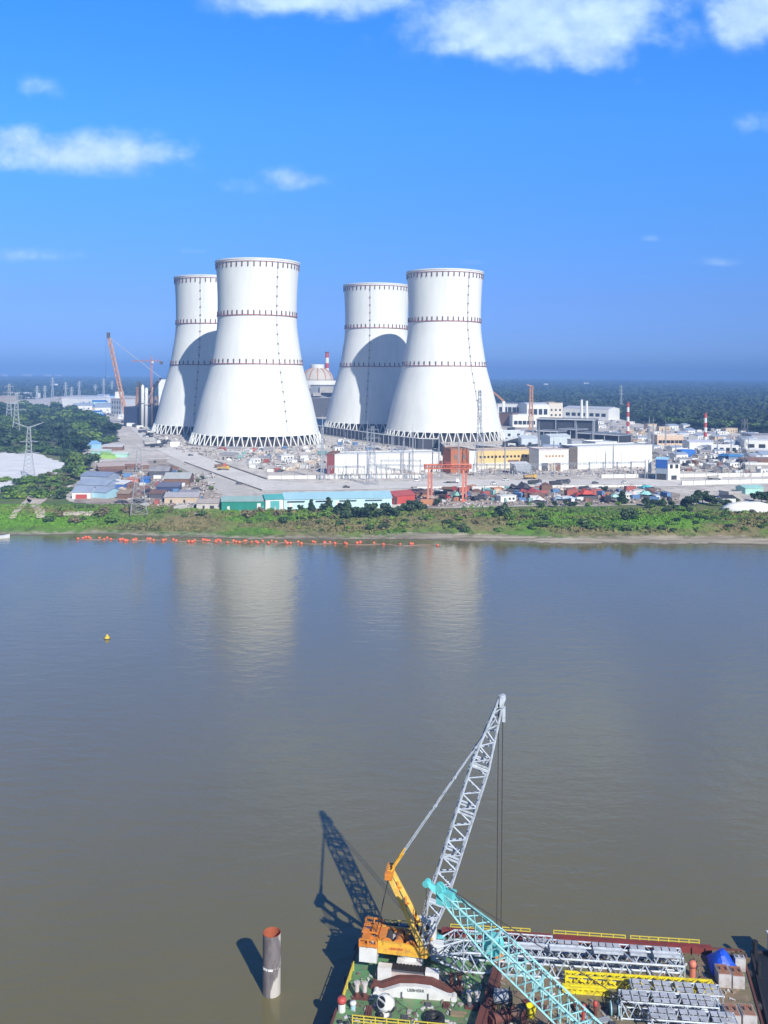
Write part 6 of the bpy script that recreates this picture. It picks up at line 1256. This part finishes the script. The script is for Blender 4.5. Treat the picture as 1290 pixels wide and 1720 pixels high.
p = pt2(.74, 0)*.25 + pt2(.74, 1)*.25 + pt2(.74, 2)*.25 + pt2(.74, 3)*.25; mb = MB(); mb.tube(p - sd_*.5 - EZ*.2, p + sd_*.5 - EZ*.2, 1.05, 1.05, 18); dsc = mb.build('rope_drum', TEAL2, bm); mb = MB(); mb.tube(p - sd_*.56 - EZ*.2, p + sd_*.56 - EZ*.2, .35, .35, 12); mb.build('hub', TEAL, dsc)
mb = MB(); mb.bar(pt2(.76, 2), pt2(.97, 2), .34, .2); mb.bar(pt2(.78, 1), pt2(.95, 1), .5, .15); mb.build('cat_walk', mat('dull_teal', (.10, .30, .30), .6, scale=.8), bm)
mb = MB(); mb.tube(h0 + up_*1.0, ft + up_*5.5 + EZ*2, .05, .05, 5); mb.tube(h0 + up_*.8 + sd_*.4, ft + up_*1.6 + sd_*.4, .05, .05, 5); mb.tube(D(716, 1484, 100.4), D(716, 1484, 100.4) - EZ*5.5, .04, .04, 5); mb.build('hoist_rope', ROPE, t_)
ca2 = math.atan2(ax.y, ax.x)
for s_ in (-1, 1): mb = MB(); mb.box(Vector((ft.x, ft.y, ZD + .6)) + sd_*s_*2.4, (6, 1, 1.2), ca2); mb.build('crawler_track', DGREY, t_)
mb = MB(); mb.box(Vector((ft.x, ft.y, ZD + 2.0)) + Vector((ax.x, ax.y, 0))*1.8, (5.5, 3, 1.6), ca2); mb.build('house', TEAL2, t_); mb = MB(); mb.box(Vector((ft.x, ft.y, ZD + 2.0)) + Vector((ax.x, ax.y, 0))*5.2, (1.4, 3.4, 2.0), ca2); mb.build('counterweight', DGREY, t_)

# ---- boom sections lying on the decks
def section(a, b, hw, hh, label, m=SILVER, n=14, taper=None, plates=(), rc=.1, rb=.06, square=False, name='boom_section', grp='boom sections lying on the barges'):
    t_ = thing(name, label, 'boom section', ((a + b)/2).to_tuple(), grp); ch, br = MB(), MB(); prof = [(0, hw, hh), (1, hw, hh)]
    if taper == 'a': prof = [(0, hw*.55, .12), (.13, hw, hh), (1, hw, hh)]
    pt = lattice(ch, br, a + EZ*(hh + .12), b + EZ*(hh + .12), prof, ey, n, rc, rb, 5, False, square); o = ch.build('chord', m, t_); br.build('lacing', m, t_)
    for (t0, t1) in plates:
        mb = MB(); d = (b - a); p0, p1 = a + d*t0 + EZ*(2*hh + .26), a + d*t1 + EZ*(2*hh + .26); nst = max(2, int((p1 - p0).length/.75))
        for side_ in (-.5, .5):
            for i_ in range(nst): e0, e1 = p0.lerp(p1, i_/nst) + ey*hw*side_, p0.lerp(p1, (i_ + .84)/nst) + ey*hw*side_; mb.bar(e0, e1, hw*.74, .06)
        mb.build('walkway', SILVER2, t_)
    return t_, pt
section(gd(724, 1631) + ey*1.25, gd(1150, 1659) + ey*1.25, 1.2, 1.15, 'longest grey lattice boom section, tapered end next to the yellow crane', n=26, taper='a', rc=.14, rb=.08)
section(gd(738, 1604) + ey*1.0, gd(930, 1617) + ey*1.0, .95, .95, 'grey tapered boom section on the far edge side of the longest one', n=14, taper='a')
section(gd(880, 1613) + ey*.9, gd(1148, 1632) + ey*.9, .95, .75, 'silver plated boom section next to the bulwark', n=18, plates=((.03, .17), (.22, .36), (.44, .62), (.68, .78), (.83, .98)))
t_ = thing('plated_walkway', 'long silver walkway plate stacked on the longest grey boom section', 'walkway', gd(1000, 1650)); 
for (u0, u1) in ((862, 915), (925, 985), (1000, 1050), (1062, 1090), (1102, 1146)):
    a, b = gd(u0, 1640 + (u0 - 862)*.0657) + ey*1.7 + EZ*2.6, gd(u1, 1640 + (u1 - 862)*.0657) + ey*1.7 + EZ*2.6; mb = MB(); mb.bar(a, b, .85, .12); pl = mb.build('plate', SILVER2, t_); mb = MB()
    for s_ in (-.4, .4): mb.bar(a + ey*s_ + EZ*.16, b + ey*s_ + EZ*.16, .1, .2)
    mb.build('toe_rail', SILVER, pl)
section(gd(945, 1667) + ey*.2, gd(1022, 1672.5) + ey*.2, .2, .26, 'short bright yellow lattice frame by the grey drum winch', BRIGHTY, 8, None, (), .13, .06, True, 'yellow_girder', 'yellow girders on the barge')
section(gd(950, 1653) + ey*.2, gd(1198, 1669) + ey*.2, .4, .5, 'long bright yellow lattice frame under the longest grey boom section', BRIGHTY, 20, None, (), .09, .06, True, 'yellow_girder', 'yellow girders on the barge')
section(gd(1062, 1688) + ey*.9, gd(1214, 1699) + ey*.9, .95, .8, 'grey boom section with grating, beside the long yellow frame', SILVER, 11, None, ((.02, .22), (.26, .46), (.5, .7), (.74, .98)), .1, .065)
section(gd(1043, 1712) + ey*.9, gd(1208, 1724) + ey*.9, .95, .95, 'grey boom section with grating in the middle of the stack near the ballast boxes', SILVER, 12, None, ((.03, .3), (.34, .6), (.64, .96)), .1, .065)
section(gd(1094, 1742) + ey*.9, gd(1240, 1752) + ey*.9, .95, .9, 'grey boom section cut off by the lower frame edge', SILVER, 11, None, ((.0, .32), (.36, .68), (.72, 1.0)), .1, .065)
section(gd(1005, 1775) + ey*.9, gd(1130, 1782) + ey*.9, .95, .9, 'grey boom section mostly below the frame', SILVER, 11, None, (), .1, .065)
# ---- spreader beams on the green deck
def spread(c, L_, hm, he, th, m, name, label, round_=True):
    t_ = thing(name, label, 'beam', c); out = [(-.5, 0), (.5, 0), (.5, he), (.42, he), (.2, hm*.93), (0, hm), (-.2, hm*.93), (-.42, he), (-.5, he)]
    mb = MB(); mb.prism([c + ex*(x*L_) + EZ*z - ey*th/2 for x, z in out], ey*th); mb.build('web', m, t_)
    for s_ in (-1, 1):
        mb = MB(); e = c + ex*(s_*L_/2) + EZ*he*.5; mb.tube(e - ey*(th/2 + .12), e + ey*(th/2 + .12), he*.62, he*.62, 14); mb.build('end_pin', m, t_)
        mb = MB(); e = c + ex*(s_*L_*.17) + EZ*hm*.25; mb.box(e - ey*(th/2 + .06), (.16, .12, hm*.5), EANG); mb.build('lug', DGREY, t_)
    return t_
cb_ = gd(697, 1675); t_ = spread(cb_, 8.9, 1.4, .58, .55, WHITEP, 'spreader_beam', 'white humped spreader beam with black lettering on the green deck')
text_mesh('LIEBHERR', .46, cb_ - ey*.31 + EZ*.95 + ex*.1, R(90), EANG, BLACK, t_)
spread(cb_ + ey*1.15 + EZ*.0, 9.6, 1.65, .7, .6, RUST, 'spreader_beam', 'rust brown humped beam directly behind the white spreader beam')
# ---- ventilator, posts, drums, winches and boxes
p = gd(645, 1706); t_ = thing('cowl_ventilator', 'fat white cowl ventilator with black mouth and bands on the green deck', 'ventilator', p); mb = MB(); mb.lathe([(.62, .1), (.55, .5), (.6, 1.0), (.72, 1.2)], 18, p); mb.build('neck', WHITEP, t_, True)
hd = Vector((-.55, -.45, .42)).normalized(); ha = hd.cross(EZ).normalized(); hb2 = ha.cross(hd)
def ring_(c, r, n=18): return [c + ha*math.cos(6.2832*i/n)*r + hb2*math.sin(6.2832*i/n)*r*.92 for i in range(n)]
hc = p + EZ*1.45 - hd*.35; mb = MB(); pr = [(-.95, .12), (-.85, .5), (-.5, .86), (0, 1.0), (.45, .95), (.78, .78), (.80, .62)]; vs = []
for (o_, r_) in pr: vs += ring_(hc + hd*o_, r_)
mb.add(vs, [(k*18 + i, k*18 + (i + 1) % 18, (k + 1)*18 + (i + 1) % 18, (k + 1)*18 + i) for k in range(len(pr) - 1) for i in range(18)] + [tuple(range(17, -1, -1))]); mb.build('hood', WHITEP, t_, True)
mb = MB(); mb.add(ring_(hc + hd*.74, .64), [tuple(range(18))]); mb.add(ring_(hc + hd*.79, .63) , [tuple(range(18))]); mb.build('mouth', BLACK, t_)
mb = MB(); mb.bar(hc + hd*.83 - ha*.6 + hb2*.12, hc + hd*.83 + ha*.6 + hb2*.12, .14); mb.build('mouth_bar', WHITEP, t_)
mb = MB(); vs = ring_(hc + hd*.02, 1.015) + ring_(hc + hd*.26, 1.005); mb.add(vs, [(i, i + 1, 19 + i, 18 + i) for i in (0, 1, 2, 3, 4, 10, 11, 12, 13)]); mb.build('black_patch', BLACK, t_)
mb = MB(); mb.blob(p + Vector((.75, -.2, .95)), (.4, .35, .42), 3, 10, 6, .08); mb.blob(p + Vector((-.35, -.6, .4)), (.36, .3, .4), 4, 10, 6, .08); mb.build('black_motor', BLACK, t_, True)
mb = MB(); mb.lathe([(.9, 0), (.9, .12), (.6, .16)], 16, p, True); mb.build('base', DGREY, t_)
def twin(u, v, top, low, label):
    p = gd(u, v); t_ = thing('twin_bollard', label, 'bollard', p)
    for s_ in (-.45, .45):
        c = p + ex*s_; mb = MB(); mb.lathe([(.26, .75), (.26, 1.55), (.36, 1.6), (.36, 1.78), (.1, 1.82)], 14, c, True); pst = mb.build('post', top, t_); mb = MB(); mb.lathe([(.265, .12), (.265, .75)], 14, c); mb.build('painted_foot', low, pst)
    mb = MB(); mb.box(p + EZ*.06, (1.9, .9, .12), EANG); mb.build('base_plate', RUST, t_)
PINK = mat('chalky_white', (.58, .54, .54), .6, scale=1.2)
twin(606, 1676, PINK, RUST, 'white and rust twin bollard by the end railing of the green deck'); twin(795, 1692, PINK, DGREY, 'white and grey twin bollard beside the dark red girder'); twin(765, 1662, RUST, RUST, 'rust red twin bollard beside the white spreader beam')
def post(u, v, h, r, m0, m1, label, name='marker_post'):
    p = gd(u, v); t_ = thing(name, label, 'post', p); mb = MB(); mb.lathe([(r, 0), (r, h*.6)], 12, p, True); mb.build('shaft', m0, t_); mb = MB(); mb.lathe([(r*1.15, h*.6), (r*1.3, h*.75), (r*1.1, h*.95), (.05, h)], 12, p, True); mb.build('cap', m1, t_, True)
post(574, 1698, 1.6, .42, WHITEP, REDP, 'white post with bright red cap at the corner of the green deck'); post(593, 1695, .9, .3, PALEBLUE, WHITEP, 'short pale post inside the red capped one'); post(618, 1574, 1.7, .22, WHITEP, REDP, 'slim white post with red cap behind the crane counterweight'); post(772, 1656, 1.6, .16, REDP, RED2, 'thin red post between crane tracks and grey boom tip')
post(1163, 1640, 1.9, .36, RED2, RED2, 'stout orange red post at the end of silver plated section'); post(980, 1712, 1.7, .2, REDP, REDP, 'thin red post beside the turquoise boom'); post(1000, 1705, 1.6, .2, RUST, REDP, 'rusty post beside the thin red post'); post(572, 1722, .5, .2, WHITEP, DARK, 'small white stub at the near corner of the green deck'); post(583, 1724, .5, .2, WHITEP, DARK, 'second small white stub beside the corner stub')
def drum(u, v, L_, r, m, fm, label, rz=EANG):
    p = gd(u, v) + EZ*(r + .25); t_ = thing('drum_winch', label, 'winch', p - EZ*(r + .25)); d = Vector((math.cos(rz), math.sin(rz), 0)); mb = MB(); mb.tube(p - d*L_/2, p + d*L_/2, r, r, 18); dr_ = mb.build('drum', m, t_)
    for s_ in (-1, 1): mb = MB(); mb.tube(p + d*(s_*L_/2 - .06), p + d*(s_*L_/2 + .06), r + .22, r + .22, 18); mb.build('flange', fm, dr_); mb = MB(); mb.box(p + d*s_*(L_/2 + .2) - EZ*(r*.5), (.2, r*1.6, r + .5), rz); mb.build('stand', fm, t_)
drum(842, 1688, 1.9, .75, mat('drum_grey', (.36, .40, .46), .5, scale=2, stretch=(6, 1, 1), col2=(.2, .22, .26), amount=.9), BLACK, 'pale grey drum winch with black flange by the dark red girder')
drum(838, 1722, 1.5, .6, RUST, RUST, 'rust brown drum winch at the lower frame edge', EANG + .5); drum(870, 1716, 1.3, .5, BROWN, RUST, 'smaller brown drum winch near the yellow bin', EANG - .4)
drum(652, 1570, 2.4, .6, BLACK, DARK, 'black mooring winch behind the yellow crane'); drum(700, 1572, 2.0, .6, DARK, BLACK, 'second black mooring winch behind the crane mast')
p = gd(676, 1571); t_ = thing('covered_winch', 'blue grey canvas covered winch behind the crane', 'winch', p); mb = MB(); mb.blob(p + EZ*.6, (1.1, .7, .8), 12, 10, 6, .12); mb.build('canvas', mat('denim_canvas', (.08, .17, .34), .7, scale=1.4), t_); mb = MB(); mb.box(p + EZ*.1, (2.2, 1.4, .2), EANG); mb.build('base_plate', DARK, t_)
p = gd(892, 1707); t_ = thing('yellow_bin', 'bright yellow open bin under the turquoise boom', 'bin', p); mb = MB(); mb.lathe([(.42, 0), (.55, 1.1), (.5, 1.1), (.38, .05)], 16, p); mb.build('body', BRIGHTY, t_); mb = MB(); mb.lathe([(.55, 1.05), (.6, 1.08), (.6, 1.16), (.5, 1.16)], 16, p); mb.build('rim', BRIGHTY, t_)
p = gd(1032, 1705); t_ = thing('cable_drum', 'pale cyan cable drum at the end of the stacked sections', 'cable drum', p); mb = MB(); mb.tube(p + EZ*.75 - ex*.35, p + EZ*.75 + ex*.35, .5, .5, 16); mb.build('core', DARK, t_)
for s_ in (-.4, .4): mb = MB(); mb.tube(p + EZ*.75 + ex*(s_ - .05), p + EZ*.75 + ex*(s_ + .05), .75, .75, 16); mb.build('flange', mat('pale_cyan', (.36, .66, .72), .5, scale=1), t_)
p = gd(730, 1718); t_ = thing('tyre_heap', 'black tyre lying on the green deck by the near railing', 'tyre', p)
for k in range(2): mb = MB(); mb.lathe([(.5, k*.36), (1.05, k*.36 + .02), (1.15, k*.36 + .18), (1.05, k*.36 + .34), (.5, k*.36 + .34), (.5, k*.36)], 20, p); mb.build('tyre', BLACK, t_, True)
p = gd(738, 1592); t_ = thing('turquoise_sheave', 'loose turquoise sheave block beside the grey boom foot', 'sheave', p); mb = MB(); mb.tube(p + EZ*.8 - ey*.25, p + EZ*.8 + ey*.25, .72, .72, 18); mb.build('wheel', TEAL2, t_); mb = MB(); mb.box(p + EZ*.35, (1.0, .7, .7), EANG); mb.build('cheek', TEAL, t_)
p = gd(733, 1604); t_ = thing('orange_tool_box', 'orange tool box beside the loose turquoise sheave', 'tool box', p); mb = MB(); mb.box(p + EZ*.4, (1.2, .8, .8), EANG); mb.build('body', CRANE, t_); mb = MB(); mb.box(p + EZ*.85, (1.26, .86, .1), EANG); mb.build('lid', CRANEO, t_)
for (u, v, w, d, h, lab) in ((1218, 1659, 1.45, 2.0, 1.5, 'rust topped ballast box under the blue tarpaulin'), (1241, 1661, 1.35, 2.0, 1.4, 'white ballast box with red top at the barge end'), (1233, 1733, 1.5, 2.0, 1.7, 'orange rusted ballast box near the lower frame edge'), (1260, 1733, 1.5, 2.0, 1.7, 'pale ballast box at the corner of the brown barge'), (1244, 1632, 1.2, .9, 1.5, 'small white box behind the ballast boxes')):
    p = gd(u, v) + ey*d/2; t_ = thing('ballast_box', lab, 'ballast box', p); mb = MB(); mb.box(p + EZ*h/2, (w, d, h), EANG); mb.build('block', BWHITE, t_)
    if 'small' not in lab: mb = MB(); mb.box(p + EZ*(h + .03), (w*.88, d*.88, .06), EANG); mb.build('top_plate', mat('rusty_top', (.32, .13, .07), .8, col2=(.30, .27, .25), scale=1.0, amount=.9), t_)
    for s_ in (-1, 1): mb = MB(); mb.bar(p + ex*s_*w*.25 - ey*.2 + EZ*(h + .1), p + ex*s_*w*.25 + ey*.2 + EZ*(h + .25), .1); mb.build('lifting_eye', DARK, t_)
# blue tarpaulin over a frame
t_ = thing('blue_tarpaulin', 'vivid blue tarpaulin draped over gear at the barge end', 'tarpaulin', gd(1210, 1622)); mb = MB(); A, B, C_, D_ = gd(1186, 1612) + EZ*.5, gd(1196, 1640) + EZ*.25, gd(1240, 1640) + EZ*.9, gd(1222, 1612) + EZ*.9; rdg = gd(1212, 1622) + EZ*2.3; rd2 = gd(1226, 1618) + EZ*2.1
g = []; n_ = 7; qq = random.Random(9)
for i in range(n_ + 1):
    for j in range(n_ + 1):
        s_, t2 = i/n_, j/n_; p = A.lerp(D_, s_).lerp(B.lerp(C_, s_), t2); hmp = math.sin(math.pi*s_)**.8*math.sin(math.pi*t2)**.8; p = p + EZ*(1.5*hmp + .12*math.sin(s_*9 + t2*5)) + EZ*qq.uniform(-.05, .05); g.append(p)
mb.add(g, [(i*(n_ + 1) + j, (i + 1)*(n_ + 1) + j, (i + 1)*(n_ + 1) + j + 1, i*(n_ + 1) + j + 1) for i in range(n_) for j in range(n_)]); mb.build('sheet', mat('vivid_tarp', (0.012, 0.085, 0.66), 0.45, col2=(0.01, 0.06, 0.45), scale=.9), t_); mb = MB()
for u, v in ((1192, 1618), (1204, 1634), (1232, 1634), (1222, 1616)): mb.bar(gd(u, v), gd(u, v) + EZ*1.0, .1)
mb.build('pole', DGREY, t_)
p = gd(1240, 1617); t_ = thing('net_heap', 'brown heap of ropes behind the blue tarpaulin', 'rope heap', p); mb = MB(); mb.blob(p + EZ*.3, (1.3, .8, .9), 5, 11, 7, .22); mb.build('heap', mat('brown_rope', (.10, .07, .04), .9, scale=2), t_); mb = MB(); mb.path([p + Vector((math.cos(a*.9)*(1.4 - a*.06), math.sin(a*.9)*.8, .3 + .1*a)) for a in range(9)], .07); mb.build('loose_rope', BROWN, t_)
# loose gear: timbers, pipes and plates
q = random.Random(31)
GEAR = [(640, 1660), (620, 1700), (680, 1712), (720, 1690), (750, 1690), (770, 1705), (745, 1735), (905, 1690), (925, 1700), (915, 1680), (885, 1685), (950, 1710), (930, 1720), (1010, 1690), (1030, 1725), (900, 1725), (1190, 1650), (1175, 1662), (1205, 1690), (870, 1700), (855, 1735), (1180, 1630), (1015, 1715), (960, 1690), (700, 1735)]
for (u, v) in GEAR:
    p = gd(u, v); a = EANG + q.choice([0, 1.57, .4, -.6]); L_ = q.uniform(.7, 2.0); d = Vector((math.cos(a), math.sin(a), 0)); t_ = thing('timber_bundle', 'x', 'timber'); t_.matrix_basis = Matrix.Translation(p)
    m_ = q.choice([BROWN, RUST, mat('old_timber', (.26, .20, .13), .9, scale=1.5), DGREY, GREYM])
    for k in range(3): mb = MB(); o_ = Vector((-d.y, d.x, 0))*(k - 1)*.26; mb.bar(p - d*L_/2 + o_ + EZ*.13, p + d*L_/2*q.uniform(.7, 1.1) + o_ + EZ*.13, .2); mb.build('baulk', m_, t_)
    auto(t_, {BROWN: 'brown', RUST: 'rusty', DGREY: 'dark', GREYM: 'grey'}.get(m_, 'weathered') + ' bundle of three baulks', 'on the green deck' if u < 815 else 'on the brown deck', u)
mb = MB()
for (u0, v0, u1, v1) in ((620, 1640, 690, 1700), (690, 1700, 770, 1690), (700, 1720, 800, 1725)):
    a, b = gd(u0, v0), gd(u1, v1); n_ = 14; mb.path([a.lerp(b, i/n_) + Vector((.25*math.sin(i*1.7), .3*math.sin(i*1.1 + u0), .05)) for i in range(n_ + 1)], .035, 5)
t_ = thing('deck_hose', 'thin dark hose winding over the green deck', 'hose', gd(690, 1700)); mb.build('line', ROPE, t_)

# small litter of the decks: offcuts, shackles, rags; nobody could count it
mb = MB(); q = random.Random(55)
for k in range(620):
    u, v = (q.uniform(575, 815), q.uniform(1630, 1735)) if k < 260 else (q.uniform(825, 1240), q.uniform(1600, 1740)); p = gd(u, v); L_ = q.uniform(.12, .7)
    if (v - 1556)*(-.27) + 614 + 6 > u: continue
    mb.box(p + EZ*.07, (L_, q.uniform(.08, .3), q.uniform(.08, .22)), q.uniform(0, 3.1))
tag(mb.build('deck_litter', m_rub), kind='stuff')
# steel cables, hooks and people's gear on the brown barge
for i, (pts, r_, m_, lab) in enumerate((([(845, 1700), (870, 1690), (885, 1702), (905, 1694), (925, 1706), (940, 1698)], .06, ROPE, 'black hose snaking past the yellow bin'), ([(905, 1735), (925, 1715), (945, 1722), (965, 1706), (1000, 1716)], .07, mat('hemp_rope', (.34, .27, .17), .9, scale=2), 'pale hemp rope lying under the turquoise boom'), ([(1010, 1730), (1020, 1700), (1038, 1690), (1050, 1676)], .05, ROPE, 'dark cable beside the pale cyan cable drum'), ([(1170, 1665), (1185, 1650), (1180, 1632), (1165, 1622)], .05, mat('blue_hose', (.05, .12, .3), .6), 'blue hose near the orange red post'))):
    P = [gd(*a, .07) for a in pts]; t_ = thing('deck_cable', lab, 'cable', P[0]); g = []
    for a, b in zip(P[:-1], P[1:]): g += [a.lerp(b, f_/4) + Vector((.18*math.sin(f_*2.1 + i), .15*math.cos(f_*1.7), 0)) for f_ in range(4)]
    MB().path(g + [P[-1]], r_, 6).build('line', m_, t_)
auto_labels()
